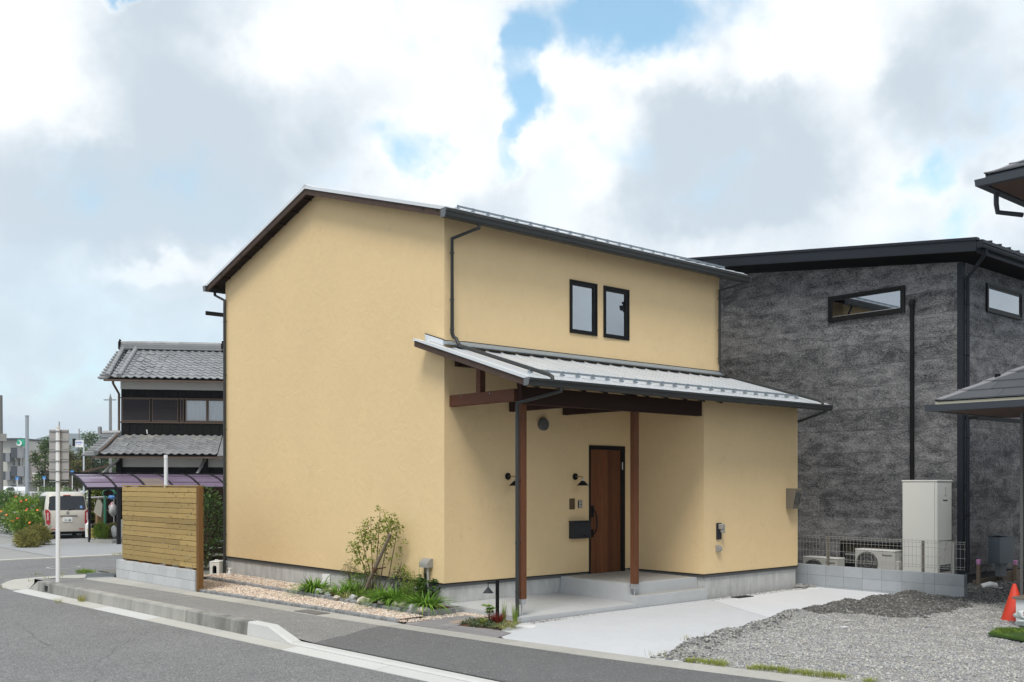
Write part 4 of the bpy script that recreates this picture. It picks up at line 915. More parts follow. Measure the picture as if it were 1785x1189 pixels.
def rot_dirs(n, up=.3):
    a = RNG.random(n)*2*math.pi; z = RNG.normal(up, .5, n); d = np.stack([np.cos(a), np.sin(a), z], 1); return d/np.linalg.norm(d, axis=1)[:, None]
def leaves(P, D, ln, wr=.45, fold=.25):
    """folded leaves (2 triangles each) at P pointing along D -> V, F"""
    n = len(P); ref = np.tile((0, 0, 1.0), (n, 1))+RNG.normal(0, .35, (n, 3)); S = np.cross(D, ref); S /= np.linalg.norm(S, axis=1)[:, None]+1e-9; U = np.cross(S, D)
    ln = np.broadcast_to(np.asarray(ln, float), (n,))[:, None]*(.7+.6*RNG.random((n, 1))); w_ = ln*wr*.5
    mid = P+D*ln*.45+U*ln*fold*.3; V = np.stack([P, mid+S*w_, P+D*ln-U*ln*.12, mid-S*w_], 1).reshape(-1, 3); o = np.arange(n)*4
    return V, np.concatenate([np.stack([o, o+1, o+2], 1), np.stack([o, o+2, o+3], 1)])
def interleave(V, F, n): return V, F.reshape(2, n, 3).transpose(1, 0, 2).reshape(-1, 3)
def leaf_obj(name, P, D, ln, m, parent=None, wr=.45): V, F = leaves(np.asarray(P, float), np.asarray(D, float), ln, wr); return npmesh(name, V, F, m, parent)
def blades(c, n, r, ln, wd, arch=.9, spread=.8, seg=5):
    """a tuft of arching strap leaves -> V, F (quads)"""
    a = RNG.random(n)*2*math.pi; q = np.sqrt(RNG.random(n))*r; b0 = np.stack([c[0]+q*np.cos(a), c[1]+q*np.sin(a), np.full(n, c[2])], 1); a2 = a+RNG.normal(0, .5, n)
    L_ = ln*(.55+.55*RNG.random(n)); sp_ = spread*(.3+.9*RNG.random(n)); out = np.stack([np.cos(a2), np.sin(a2), np.zeros(n)], 1); side = np.stack([-np.sin(a2), np.cos(a2), np.zeros(n)], 1); V = []
    for k in range(seg+1):
        t = k/seg; p = b0+out*(L_*sp_*t**1.3)[:, None]+np.array((0, 0, 1.0))*(L_*(t-arch*.62*sp_*t**2.2))[:, None]; w_ = wd*(1-t**2.2*.92)*(.55+.45*min(1, t*5))
        V += [p-side*w_/2, p+side*w_/2]
    V = np.stack(V, 1); m = 2*(seg+1); o = (np.arange(n)*m)[:, None]
    F = np.concatenate([(o+np.array([[2*k, 2*k+1, 2*k+3, 2*k+2]])) for k in range(seg)], 1).reshape(n, seg, 4).reshape(-1, 4)
    return V.reshape(-1, 3), F
def tuft(name, c, label, n, r, ln, wd, m, cat='plant', arch=.9, spread=.8, group=None, part='blades'):
    if m == M['strap']: c = (c[0]+.09, c[1], c[2])
    t = thing(name, c, label, cat, group); V, F = blades(c, n, r, ln, wd, arch, spread); npmesh(part, V, F, m, t); return t
def bush_points(c, rx, ry, rz, n, hollow=.45):
    d = RNG.normal(0, 1, (n, 3)); d /= np.linalg.norm(d, axis=1)[:, None]; rad = hollow+(1-hollow)*RNG.random(n)**.6
    k = np.array([1+.28*mnoise.noise(Vector(q)*1.7+Vector(c)) for q in d]); P = np.array(c)+d*(rad*k)[:, None]*np.array((rx, ry, rz)); return P, d
def bush(name, c, rx, ry, rz, label, n, ln, m, cat='shrub', group=None, wr=.45, twigs=7, part='foliage', zmin=None):
    base = (c[0], c[1], c[2]-rz); t = thing(name, base, label, cat, group); P, d = bush_points(c, rx, ry, rz, n)
    if zmin is not None: k = P[:, 2] > zmin; P, d = P[k], d[k]
    D = d*.6+rot_dirs(len(P), .25); D /= np.linalg.norm(D, axis=1)[:, None]; leaf_obj(part, P, D, ln, m, t, wr)
    b = MB()
    for i in range(twigs): e = P[RNG.integers(len(P))]; b.tube([base, tuple((np.array(base)+e)/2+np.array((0, 0, rz*.1))), tuple(e)], [.008, .006, .002] if rz < .8 else [.025, .015, .005], 5)
    b.build('stem', M['twig'], t); return t

# planted bed below the gable wall
ZB = .06
def G(px, py, z=ZB): p = pz(px, py, z); return (p.x, p.y, z)
tuft('strap_leaf_plant', G(541, 1035), 'green strap leaved clump at the far end of the bed, left of the white marker', 170, .15, .46, .031, M['strap'], 'plant', 1.15, 1.25)
tuft('strap_leaf_plant', G(588, 1041), 'small bright strap leaved clump behind pale rocks in mid bed', 130, .11, .36, .024, M['strap'], 'plant', 1.15, 1.25)
bush('feathery_shrub', (-.13, 2.62, .40), .13, .17, .26, 'brownish green feathery shrub against the foundation behind the white marker', 420, .045, M['olive'], wr=.22)
bush('feathery_shrub', (-.12, 1.92, .42), .11, .13, .34, 'pale feathery shrub against the foundation just left of the young tree', 330, .05, M['leafyl'], wr=.2)
tuft('strap_leaf_plant', G(608, 1040), 'bright green strap leaved clump left of the fine leaved bush', 140, .12, .44, .024, M['strap'], 'plant', 1.12, 1.2)
tuft('striped_grass', G(606, 1047), 'low yellow striped grass between rocks near the tree foot', 60, .07, .26, .010, M['varieg'], 'grass', 1, 1)
bush('fine_leaf_bush', (*G(627, 1042)[:2], .27), .19, .19, .24, 'dense fine leaved green bush left of the leaning stake', 800, .04, M['leaf'], wr=.3)
tuft('strap_leaf_plant', G(661, 1052), 'strap leaved clump just right of the leaning stake', 150, .13, .44, .024, M['strap'], 'plant', 1.12, 1.2)
tuft('strap_leaf_plant', G(682, 1056), 'large glossy strap leaved clump in the middle of the bed', 220, .17, .50, .031, M['strap'], 'plant', 1.15, 1.25)
bush('dark_leaf_shrub', (-.16, .98, .33), .15, .22, .26, 'dull purple green shrub behind the large strap leaved clump', 480, .05, M['purple'], wr=.5)
bush('feathery_shrub', (-.30, .55, .34), .12, .15, .26, 'light feathery bush right of the purple shrub', 420, .05, M['leafyl'], wr=.18)
tuft('tall_grass', (-.16, .52, ZB), 'few tall arching blades leaning over the wall flashing', 14, .05, .85, .010, M['leaf'], 'grass', .7, .6)
bush('fine_leaf_bush', (*G(708, 1056)[:2], .22), .16, .17, .20, 'small fine leaved bush above the last pale rocks', 500, .04, M['leaf'], wr=.28)
tuft('strap_leaf_plant', G(733, 1064), 'strap leaved clump at the near end of the bed under the broad leaved shrub', 190, .15, .46, .031, M['strap'], 'plant', 1.15, 1.25)
bush('broad_leaf_shrub', (*G(752, 1052)[:2], .30), .22, .30, .26, 'dark broad leaved shrub at the house corner below the conduit hood', 420, .105, M['leafdk'], wr=.6)
bush('low_leaf_plant', (*G(638, 1046)[:2], .14), .12, .14, .10, 'low green plant at the foot of the leaning stake', 300, .05, M['leaf'], wr=.4)
t = thing('plant_marker', G(563, 1026), 'blank white upright marker plate between two clumps in the bed', 'marker')
b = MB(); p = G(563, 1026); b.obox((p[0]+.05, p[1]-.03, .22), (.055, -.045, 0), (.006, .007, 0), (0, 0, .105)); b.build('plate', M['white'], t); b = MB(); b.box(p[0]+.04, p[1]-.04, .03, p[0]+.06, p[1]-.02, .14); b.build('spike', M['white'], t)
for i, (x, y, r_, m, lb) in enumerate([(526, 1032, .06, 'rockg', 'small grey rock at the far end of the bed'), (546, 1035, .075, 'rockw', 'cream rock in front of the far strap leaved clump'), (557, 1037, .09, 'rockg', 'large white rock below the plant marker'), (567, 1036, .085, 'rockw', 'pale brown rock right of the white marker'),
    (571, 1041, .06, 'rockg', 'grey rock beside the small bright clump'), (588, 1046, .06, 'rockw', 'flat tan rock below the small bright clump'), (615, 1048, .085, 'rockg', 'blue grey rock below the fine leaved bush'), (632, 1052, .085, 'rockw', 'pinkish rock at the foot of the stake'), (643, 1052, .06, 'rockw', 'tan rock right of the stake foot'),
    (667, 1055, .085, 'rockw', 'brown mottled rock among the strap leaves'), (689, 1059, .07, 'rockw', 'cream rock left of the soil gap'), (706, 1062, .085, 'rockw', 'peach rock near the end of the bed'), (714, 1064, .07, 'rockg', 'grey rock beside the peach rock'), (723, 1066, .10, 'rockg', 'tall white rock below the last clump'), (734, 1069, .07, 'rockw', 'flat pale rock beside the sett corner'), (743, 1067, .06, 'rockg', 'small white rock at the bed corner')]):
    p = G(x, y); b = MB(); b.rock((p[0], p[1], .075+r_*.3), r_, r_*1.1, r_*.75, i+3, 1); tag(b.build('rock', M[m]), lb, 'rock', 'rocks lining the planted bed')

# young multi-stemmed tree with its leaning stake
t = thing('young_tree', (-.36, 1.50, ZB), 'young multi stemmed tree with light green leaves in front of the gable wall', 'tree')
stems = [[(-.36, 1.50, .05), (-.34, 1.60, .6), (-.33, 1.68, 1.05), (-.30, 1.74, 1.42)], [(-.37, 1.52, .05), (-.40, 1.80, .55), (-.42, 2.02, .85), (-.42, 2.16, 1.0)], [(-.35, 1.47, .05), (-.33, 1.45, .7), (-.32, 1.40, 1.1), (-.3, 1.38, 1.52)],
    [(-.34, 1.42, .05), (-.30, 1.22, .75), (-.28, 1.10, 1.15), (-.25, 1.02, 1.42)], [(-.34, 1.40, .05), (-.26, 1.12, .45), (-.24, .92, 1.0), (-.22, .82, 1.38)], [(-.38, 1.55, .05), (-.36, 1.66, .5), (-.40, 1.86, .95), (-.45, 1.90, 1.25)], [(-.33, 1.38, .06), (-.22, 1.02, .38), (-.18, .86, .55), (-.18, .8, .7)]]
stems = [[(x, 1.47+(y-1.47)*.78, z*1.03) for x, y, z in q] for q in stems]
b = MB(); P, D = [], []
for s in stems:
    b.tube(s, [.010, .008, .006, .003], 6)
    for k in range(23):
        tt = RNG.random()**.6*2.75+.22 if k > 9 else RNG.random()*3; i = min(2, int(tt)); q = np.array(s[i])+(np.array(s[i+1])-np.array(s[i]))*(tt-i)
        if RNG.random() > min(1, max(.10, (q[2]-.35)/.6)): continue
        d = unit(RNG.normal(0, 1, 3)*(.8, 1, .5)); e = q+d*RNG.uniform(.03, .15)
        if k % 4 == 0: b.tube([tuple(q), tuple(e)], [.003, .0015], 4)
        for _ in range(9): P.append(e+RNG.normal(0, .034, 3)); D.append(unit(d+RNG.normal(0, .7, 3)-(0, 0, .25)))
b.build('trunk', M['twig'], t); leaf_obj('crown', P, D, .072, M['maple'], t, .42)
t = thing('support_stake', (-.47, 1.70, .03), 'leaning log stake tied to the young tree', 'stake')
p0, p1 = np.array((-.47, 1.72, .03)), np.array((-.40, .94, 1.19)); b = MB(); b.tube([p0, p0+(p1-p0)*.33+(0, .012, .01), p0+(p1-p0)*.7, p1], [.026, .030, .029, .027], 10); b.build('log', M['log'], t)
q = p0+(p1-p0)*.47; b = MB(); b.tube([q-(p1-p0)*.03, q+(p1-p0)*.03], .038, 10); b.tube([q, (-.30, 1.22, .62)], .012, 6); b.build('tie', M['tie'], t)

# small bed by the porch slab
zb = -.025
def gb(px, py): p = pz(px, py, zb); return (p.x, p.y, zb)
t = thing('path_light', (-.05, -1.38, zb), 'black square post path light with a hanging cone shade by the porch', 'path light')
x, y = -.05, -1.38; b = MB(); b.box(x-.021, y-.021, -.06, x+.021, y+.021, .575, .003); b.build('post', M['black'], t)
ax, ay = x-.105, y+.09
b = MB(); b.bar((x, y, .535), (ax-.01, ay+.01, .535), .02, .02); b.tube([(ax, ay, .535), (ax, ay, .44)], .006, 6); b.build('arm', M['black'], t)
b = MB(); b.lathe([(.012, .475), (.018, .46), (.082, .385), (.078, .385), (.012, .45)], (ax, ay, 0), 22); b.build('shade', M['slategrey'], t)
t = thing('leafy_plant', gb(853, 1086), 'lobed leaf plant on thin stems standing left of the path light post', 'plant'); c = np.array(gb(853, 1086)); b = MB(); P, D = [], []
for i in range(9):
    a = RNG.random()*6.28; e = c+(math.cos(a)*.11*RNG.random()-.02, math.sin(a)*.11*RNG.random()+.02, .13+.13*RNG.random()); b.tube([c, (c+e)/2+(0, 0, .02), e], [.004, .003, .002], 4)
    for k in range(6): aa = a+k*1.05; P.append(e); D.append(unit(np.array((math.cos(aa), math.sin(aa), .12))))
b.build('stem', M['twig'], t); leaf_obj('leaves', P, D, .075, M['leaf'], t, .75)
tuft('red_leaf_plant', gb(868, 1090), 'red leaved spiky clump below the path light', 85, .05, .22, .013, M['redleaf'], 'plant', .5, .7)
tuft('tall_grass', gb(879, 1087), 'thin upright grass tuft right of the red clump', 60, .02, .36, .004, M['grass'], 'grass', .25, .22)
tuft('tall_grass', gb(898, 1089), 'thin upright grass tuft at the foot of the porch downspout', 75, .03, .32, .005, M['kochia'], 'grass', .25, .22)
tuft('tall_grass', gb(855, 1082), 'sparse thin blades behind the lobed leaf plant', 16, .03, .40, .003, M['grass'], 'grass', .25, .25)
tuft('striped_sedge', gb(876, 1097), 'yellow striped sedge left of the white lid', 70, .05, .19, .008, M['varieg'], 'grass', 1.2, 1.1)
tuft('striped_sedge', gb(893, 1095), 'yellow striped sedge touching the white lid', 75, .05, .20, .008, M['varieg'], 'grass', 1.2, 1.1)
tuft('striped_sedge', gb(842, 1089), 'small pale yellow grass in front of the lobed leaf plant', 50, .04, .15, .007, M['leafyl'], 'grass', 1, 1)
P = []
REG = [(-.84, -1.43), (-.62, -2.03), (-.50, -2.02), (-.12, -1.62), (-.2, -1.2), (-.4, -1.16)]
def inside(p, reg):
    r_ = False
    for i in range(len(reg)):
        (x0, y0), (x1, y1) = reg[i], reg[i-1]
        if (y0 > p[1]) != (y1 > p[1]) and p[0] < (x1-x0)*(p[1]-y0)/(y1-y0)+x0: r_ = not r_
    return r_
while len(P) < 1500:
    q = (RNG.uniform(-.9, 0), RNG.uniform(-2.1, -1.1))
    if inside(q, REG) and mnoise.noise((q[0]*7, q[1]*7, 0)) > -.18: P.append((*q, zb+.045*RNG.random()**1.5))
tag(leaf_obj('ground_cover', P, rot_dirs(len(P), .5), .032, M['ground_leaf'], None, .6), kind='stuff')
# grass between lot and strip, weeds on the road edge
def grass_patch(name, pts, m, n, r, ln, wd=.005, kind=None):
    Vs, Fs, o = [], [], 0
    for c in pts: V, F = blades(c, n, r, ln*RNG.uniform(.6, 1.2), wd, .5, .5, 3); Vs.append(V); Fs.append(F+o); o += len(V)
    ob = npmesh(name, np.concatenate(Vs), np.concatenate(Fs), m)
    return tag(ob, kind='stuff')
pts = []
for i in range(330):
    y = -5.25-2.1*RNG.random(); dens = 1 if y < -5.4 else .5
    if mnoise.noise((y*2.3, 0, 4)) < -.25: continue
    pts.append((Xup(y)+.03+.16*RNG.random()*dens, y, -.10))
grass_patch('grass', pts, M['edgegrass'], 14, .05, .085)
pts = [(Xup(y)+.1+.4*RNG.random(), y, lot_z(Xup(y)+.3, y)) for y in RNG.uniform(-5.2, -4.7, 12)]; pts += [(x, lerp_tab(EDGE, x)-.2*RNG.random(), lot_z(x, lerp_tab(EDGE, x)-.2)+.02) for x in (.2, .4, .55, .9, 1.6)]
grass_patch('grass', pts, M['drygrass'], 6, .05, .10)
pts = [(*pz(px+RNG.uniform(-14, 14), 1000+RNG.uniform(-1.5, .5), .0)[:2], .0) for px in [150]*26]; grass_patch('grass', pts, M['grass'], 14, .09, .12, .009)
pts = [(*pz(143+RNG.uniform(-7, 7), 1049+RNG.uniform(-2, 1), -.13)[:2], -.13) for _ in range(10)]; grass_patch('grass', pts, M['drygrass'], 12, .04, .15, .006)
pts = [(*pz(px, py, z)[:2], z) for px, py, z in [(103, 1052, -.14), (101, 1051.5, -.14), (4, 1027, -.12), (8, 1010.5, -.06), (2, 1012, -.07), (60, 1004, -.02), (70, 1003, -.01), (108, 1001, 0), (80, 1010, .02), (105, 1007, .02), (52, 1015, -.02)]]; grass_patch('grass', pts, M['drygrass'], 14, .07, .08, .008)
pts = [(*pz(200+RNG.uniform(0, 20), 968+RNG.uniform(-1, 1), 0)[:2], 0) for _ in range(6)]; grass_patch('grass', pts, M['drygrass'], 10, .1, .1, .01)

# ================================================================ wooden screen on a block wall
A = np.array((-1.915, 5.20)); Bq = np.array((-2.06, 8.88)); uf = unit(Bq-A); nf = np.array((uf[1], -uf[0])); LEN = np.linalg.norm(Bq-A)    # nf points to the house
if nf[0] < 0: nf = -nf
def fp(s, d, z): q = A+uf*s+nf*d; return np.array((q[0], q[1], z))
t = thing('block_wall', (*A, 0), 'low pale grey block wall under the slatted wooden screen', 'block wall')
b = MB(); b.obox(fp(LEN/2, .06, .195), (*uf*(LEN/2-.004), 0), (*nf*.054, 0), (0, 0, .19)); b.build('mortar', M['mortar2'], t)
for r_ in range(2):
    x = -(.2 if r_ == 0 else 0)
    while x < LEN-.01:
        a, c = max(0, x)+.003, min(LEN, x+.4)-.003
        if c-a > .02: b = MB(); b.obox(fp((a+c)/2, .06, -.01+.2*r_+.0985+(.004 if r_ else 0)), (*uf*(c-a)/2, 0), (*nf*.06, 0), (0, 0, .0965), .004); b.build('block', M['block2'], t)
        x += .4
t = thing('slat_fence', (*fp(1.6, .06, 0)[:2], .4), 'tall wooden screen of horizontal pine slats on a block wall', 'fence')
S0, S1 = -.02, LEN-.26; rr = random.Random(21)
for i in range(15):
    z0_ = .435+i*.1013; cuts = sorted(rr.sample([.42, .62, .75, .80, .30], 1)) if rr.random() < .6 else []
    es = [S0]+[S0+(S1-S0)*(1-c) for c in cuts]+[S1]
    for a, c in zip(es[:-1], es[1:]):
        b = MB(); d = .035+rr.uniform(-.002, .002); b.obox(fp((a+c)/2, d, z0_+.0445+rr.uniform(-.002, .002)), (*uf*((c-a)/2-.001), 0), (*nf*.010, 0), (0, 0, .0466), .002); b.build('slat', M['slat'], t)
b = MB(); b.obox(fp((S0+S1)/2, .07, 1.972), (*uf*((S1-S0)/2+.02), 0), (*nf*.055, 0), (0, 0, .012), .003); b.build('cap_board', M['slat'], t)
for s in (.12, .72, 1.32, 1.95, 2.60, 3.25): b = MB(); b.obox(fp(s, .09, 1.175), (*uf*.045, 0), (*nf*.044, 0), (0, 0, .785)); b.build('post', M['slatpost'], t)
b = MB(); b.obox(fp(-.07, .075, .985), (*uf*.045, 0), (*nf*.05, 0), (0, 0, .985), .004); b.build('end_post', M['slatpost'], t)

# behind the screen
t = thing('pet_box', (-.32, 7.80, .02), 'white plastic pet house with an arched dark opening beside the gravel', 'pet house')
pb_ = np.array((-.335, 7.80)); ux_ = unit(np.array((.75, -.66))); uy_ = np.array((.66, .75))
def pp(a, d, z): q = pb_+ux_*a+uy_*d; return np.array((q[0], q[1], z))
hw, hh = .105, .30; arc = [(-.045, .06), (.045, .06), (.045, .19)]+[(.045*math.cos(k*math.pi/6), .19+.045*math.sin(k*math.pi/6)) for k in range(1, 6)]+[(-.045, .19)]
# front with arched hole: left, right, top pieces
b = MB(); th = (*uy_*.02, 0)
for poly in ([(-hw, .02), (-.045, .02), (-.045, .19), (-hw, .19)], [(.045, .02), (hw, .02), (hw, .19), (.045, .19)], [(-.045, .02), (.045, .02), (.045, .06), (-.045, .06)]): b.prism([pp(a, 0, z) for a, z in poly], th)
top = [(-.045*math.cos(k*math.pi/6)*1.0, .19+.045*math.sin(k*math.pi/6)) for k in range(7)]
for i in range(6): b.prism([pp(top[i][0], 0, top[i][1]), pp(top[i+1][0], 0, top[i+1][1]), pp(-hw+2*hw*(i+1)/6, 0, hh), pp(-hw+2*hw*i/6, 0, hh)], th)
b.prism([pp(-hw, 0, .19), pp(-.045, 0, .19), pp(-hw, 0, hh)], th); b.prism([pp(.045, 0, .19), pp(hw, 0, .19), pp(hw, 0, hh)], th)
b.obox(pp(-hw+.01, .20, .16), (*ux_*.01, 0), (*uy_*.18, 0), (0, 0, .14)); b.obox(pp(hw-.01, .20, .16), (*ux_*.01, 0), (*uy_*.18, 0), (0, 0, .14)); b.obox(pp(0, .37, .16), (*ux_*hw, 0), (*uy_*.01, 0), (0, 0, .14)); b.obox(pp(0, .19, hh+.012), (*ux_*hw, 0), (*uy_*.195, 0), (0, 0, .012), .008)
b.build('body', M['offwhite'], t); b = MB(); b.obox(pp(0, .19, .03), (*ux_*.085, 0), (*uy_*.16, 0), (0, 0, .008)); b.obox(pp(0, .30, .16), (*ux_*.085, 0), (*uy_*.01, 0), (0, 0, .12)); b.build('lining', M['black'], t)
b = MB(); b.tube([pp(-.03, .15, hh+.02), pp(-.03, .15, hh+.05), pp(.03, .15, hh+.05), pp(.03, .15, hh+.02)], .008, 6); b.build('handle', M['offwhite'], t)
b = MB(); p = pp(0, .2, .0); b.obox((*p[:2], .008), (*ux_*.2, 0), (*uy_*.3, 0), (0, 0, .012)); tag(b.build('stone_slab', M['strip']), 'flat concrete slab under the white pet house', 'slab')
t = thing('spray_bottle', (-.24, 7.27, .05), 'small white spray bottle standing at the foot of the corner downspout', 'bottle')
b = MB(); b.lathe([(.03, .05), (.034, .06), (.034, .13), (.015, .16), (.012, .185)], (-.24, 7.27, 0), 14); autosmooth(b.build('bottle', M['white'], t)); b = MB(); b.lathe([(.014, .18), (.014, .2)], (-.24, 7.27, 0), 10); b.bar((-.20, 7.23, .205), (-.27, 7.30, .205), .018, .018); b.build('trigger', M['white'], t)
bush('climbing_shrub', (.12, 9.25, 1.05), .48, .45, .95, 'tall leafy shrub between the wooden screen and the yellow house', 1500, .085, M['leafdk'], wr=.5, twigs=10)
t = thing('board_fence', (.5, 10.6, 0), 'dark brown board fence behind the tall shrub', 'fence')
for k in range(11): b = MB(); b.box(-1.3, 10.55, .1+k*.165, 3.0, 10.58, .255+k*.165); b.build('board', M['rafter'], t)
for x in (-1.2, .3, 1.8): b = MB(); b.box(x, 10.59, -.1, x+.09, 10.68, 1.95); b.build('post', M['rafter'], t)
t = thing('garden_bench', (-.1, 9.0, 0), 'low white topped bench seen behind the pet house', 'bench')
b = MB(); b.box(-.75, 9.55, .30, .7, 9.85, .34); b.build('seat', M['offwhite'], t)
for x in (-.6, .5): b = MB(); b.box(x, 9.58, 0, x+.06, 9.82, .30); b.build('leg', M['rafter'], t)
t = thing('water_tray', (-.85, 8.05, .02), 'light blue shallow tray on the ground behind the wooden screen', 'tray'); b = MB(); b.box(-.98, 7.75, .02, -.62, 8.3, .07, .01); b.build('tray', mat('blue_plastic', (.25, .45, .68), .4), t)
b = MB(); b.sheet([[(x, y, .004) for x in (-1.75, 0, 6, 12)] for y in (7.05, 9.2, 11)]); struct(b.build('back_yard', M['ground']))

# ================================================================ dark house on the right
DX, DY = 9.55, -3.96
K = thing('dark_house', (12, 0, 0), 'charcoal stone print house with a shed roof right of the yellow house', 'house')
wt = lambda y: 6.33+.112*(y-DY)
b = MB(); b.prism([(DX+.012, DY+.012, .24), (DX+.012, DY+.012, wt(DY)), (DX+.012, 7, wt(7)), (DX+.012, 7, .24)], (.15, 0, 0)); b.box(DX+.17, DY+.012, .24, 17, DY+.15, wt(DY)); b.box(16.85, DY+.16, .24, 17, 7, 6.3); b.box(DX+.17, 6.85, .24, 16.85, 7, 6.3); b.build('wall', mat('joint_highlight', (.34, .34, .35), .8), K)  # pale grey backing paints the panel edge highlights into the joints
rr = random.Random(4); rows = []; z = 4.03-.455*9
while z < 7.9: rows.append(z); z += .455
for i, z in enumerate(rows):
    z0_, z1_ = max(z, .25)+.0028, z+.4525
    if z1_ < .3: continue
    off = (0, 1.2, 2.1)[i % 3]; y = DY+.10
    cuts = [DY+.10]+[DY+.10+off+3.03*k for k in range(0 if off else 1, 5)]
    for a, c in zip(cuts[:-1], cuts[1:]):
        if a > 7: break
        a, c = a+.001, min(c, 7)-.001
        if wt(c) <= z0_+.01: continue
        a = max(a, DY+(z0_+.01-6.33)/.112); zt0, zt1 = min(z1_, wt(a)), min(z1_, wt(c))
        ym = DY+(z1_-6.33)/.112; mid_ = [(DX, ym, z1_)] if a < ym < c else []
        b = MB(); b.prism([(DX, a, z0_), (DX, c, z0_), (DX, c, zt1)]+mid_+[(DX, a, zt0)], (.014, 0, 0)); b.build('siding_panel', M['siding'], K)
    if z0_ < wt(DY):
        for a, c in ((DX+.10, DX+.10+(1.5, 3.0, 2.2)[i % 3]), (DX+.10+(1.5, 3.0, 2.2)[i % 3], 17)):
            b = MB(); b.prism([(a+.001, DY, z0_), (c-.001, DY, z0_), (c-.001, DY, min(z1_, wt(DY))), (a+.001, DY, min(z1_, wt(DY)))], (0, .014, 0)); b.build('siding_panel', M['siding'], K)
b = MB(); b.box(DX-.012, DY-.012, .25, DX+.03, DY+.098, wt(DY)-.005); b.box(DX+.03, DY-.012, .25, DX+.098, DY+.03, wt(DY)-.005); b.build('corner_trim', M['navy'], K)
b = MB(); b.box(DX+.02, DY+.02, -.3, 16.98, 6.98, .235); b.build('foundation', mat('dark_base', (.06, .06, .062), .8, noise=((5, .2),)), K)
rz = lambda y: 6.62+.112*(y+4.45)
b = MB(); b.prism([(9.10, -4.42, rz(-4.42)-.13), (9.10, 7.4, rz(7.4)-.13), (9.10, 7.4, rz(7.4)-.02), (9.10, -4.42, rz(-4.42)-.02)], (8.3, 0, 0)); kr = b.build('roof', M['soffit'], K)
b = MB(); b.prism([(9.07, -4.44, rz(-4.44)-.235), (9.07, 7.4, rz(7.4)-.235), (9.07, 7.4, rz(7.4)-.035), (9.07, -4.44, rz(-4.44)-.035)], (.03, 0, 0)); b.build('fascia', M['navy'], K)
b = MB(); b.prism([(9.05, -4.46, rz(-4.46)-.033), (9.05, 7.4, rz(7.4)-.033), (9.05, 7.4, rz(7.4)+.02), (9.05, -4.46, rz(-4.46)+.02)], (.12, 0, 0)); b.build('verge_trim', M['navy'], K)
me = None
for i in range(20):
    x = 9.17+i*.41
    if me is None:
        b = MB(); b.prism([(0, -4.52, rz(-4.52)-.018), (0, 7.4, rz(7.4)-.018), (0, 7.4, rz(7.4)-.008), (0, -4.52, rz(-4.52)-.008)], (.405, 0, 0)); b.prism([(.38, -4.52, rz(-4.52)-.008), (.38, 7.4, rz(7.4)-.008), (.38, 7.4, rz(7.4)+.03), (.38, -4.52, rz(-4.52)+.03)], (.03, 0, 0)); o = b.build('t', M['navy']); me = o.data; bpy.data.objects.remove(o)
    piece('roof_panel', me, kr, (x-K.location.x, -K.location.y, 0))
b = MB(); b.prism([(9.08, y, z) for y, z in ((-4.44, 6.56), (-4.44, 6.44), (-4.54, 6.44), (-4.56, 6.48), (-4.55, 6.51), (-4.57, 6.52), (-4.57, 6.57))], (8.3, 0, 0)); b.build('gutter', M['navy'], K)
b = MB(); b.box(9.13, -4.45, 6.36, 17, -4.42, 6.50); b.build('fascia', M['navy'], K)
b = MB(); b.tube([(9.32, -4.50, 6.46), (9.32, -4.50, 6.36), (9.66, -4.015, 6.02), (9.66, -4.015, 5.9), (9.66, -4.015, .3)], .036, 10); autosmooth(b.build('downspout', M['navy'], K), 50)
for z in (1.4, 2.9, 4.5, 5.5): b = MB(); b.lathe([(.041, -.012), (.041, .012)], (9.66, -4.015, z), 10); b.bar((9.66, -4.015, z), (9.66, DY, z), .012, .01); b.build('pipe_clip', M['black'], K)
b = MB(); b.tube([(9.50, -2.97, .3), (9.50, -2.97, 5.66)], .042, 12); b.lathe([(.05, 5.58), (.058, 5.62), (.058, 5.70), (.04, 5.73)], (9.50, -2.97, 0), 12); b.tube([(9.50, -2.97, 5.69), (9.56, -2.97, 5.69)], .045, 10); autosmooth(b.build('vent_pipe', M['black'], K), 40)
def kwin(axis, a0, a1, z0, z1):
    """fixed window with a deep black frame, on the face normal to axis"""
    P_ = (lambda a, d, z: (DX-d, a, z)) if axis == 'x' else (lambda a, d, z: (a, DY-d, z))
    def bx(b, a, c, d0, d1, z, zz): p, q = P_(a, d0, z), P_(c, d1, zz); b.box(p[0], p[1], p[2], q[0], q[1], q[2])
    b = MB(); f = .045
    bx(b, a0, a0+f, 0, .045, z0, z1); bx(b, a1-f, a1, 0, .045, z0, z1); bx(b, a0+f, a1-f, 0, .045, z1-f, z1); bx(b, a0+f, a1-f, 0, .045, z0, z0+f); wn = b.build('window', M['blackgloss'], K)
    b = MB(); g = f+.05
    bx(b, a0+f, a0+g, .002, .028, z0+f, z1-f); bx(b, a1-g, a1-f, .002, .028, z0+f, z1-f); bx(b, a0+g, a1-g, .002, .028, z1-g, z1-f); bx(b, a0+g, a1-g, .002, .028, z0+f, z0+g); b.build('sash', M['blackgloss'], wn)
    b = MB(); bx(b, a0+g-.004, a1-g+.004, .012, .017, z0+g-.004, z1-g+.004); b.build('pane', M['glassdk'], wn); b = MB(); bx(b, a0+f, a1-f, .0005, .0015, z0+f, z1-f); b.build('pane_backing', M['black'], wn)  # black plate behind the pane paints in the unlit room
    b = MB(); bx(b, a0+g, a1-g, .0165, .020, z0+g, z0+g+.012); b.build('glazing_bead', M['chrome'], wn)
M['glassdk'] = glass_mat('dark_window_glass', (.3, .32, .35), .42)
kwin('x', -2.80, -1.075, 5.505, 6.045); kwin('y', 10.56, 12.22, 5.48, 6.05); kwin('x', -2.78, -1.36, .30, .80); kwin('y', 12.5, 13.2, 2.0, 3.0)

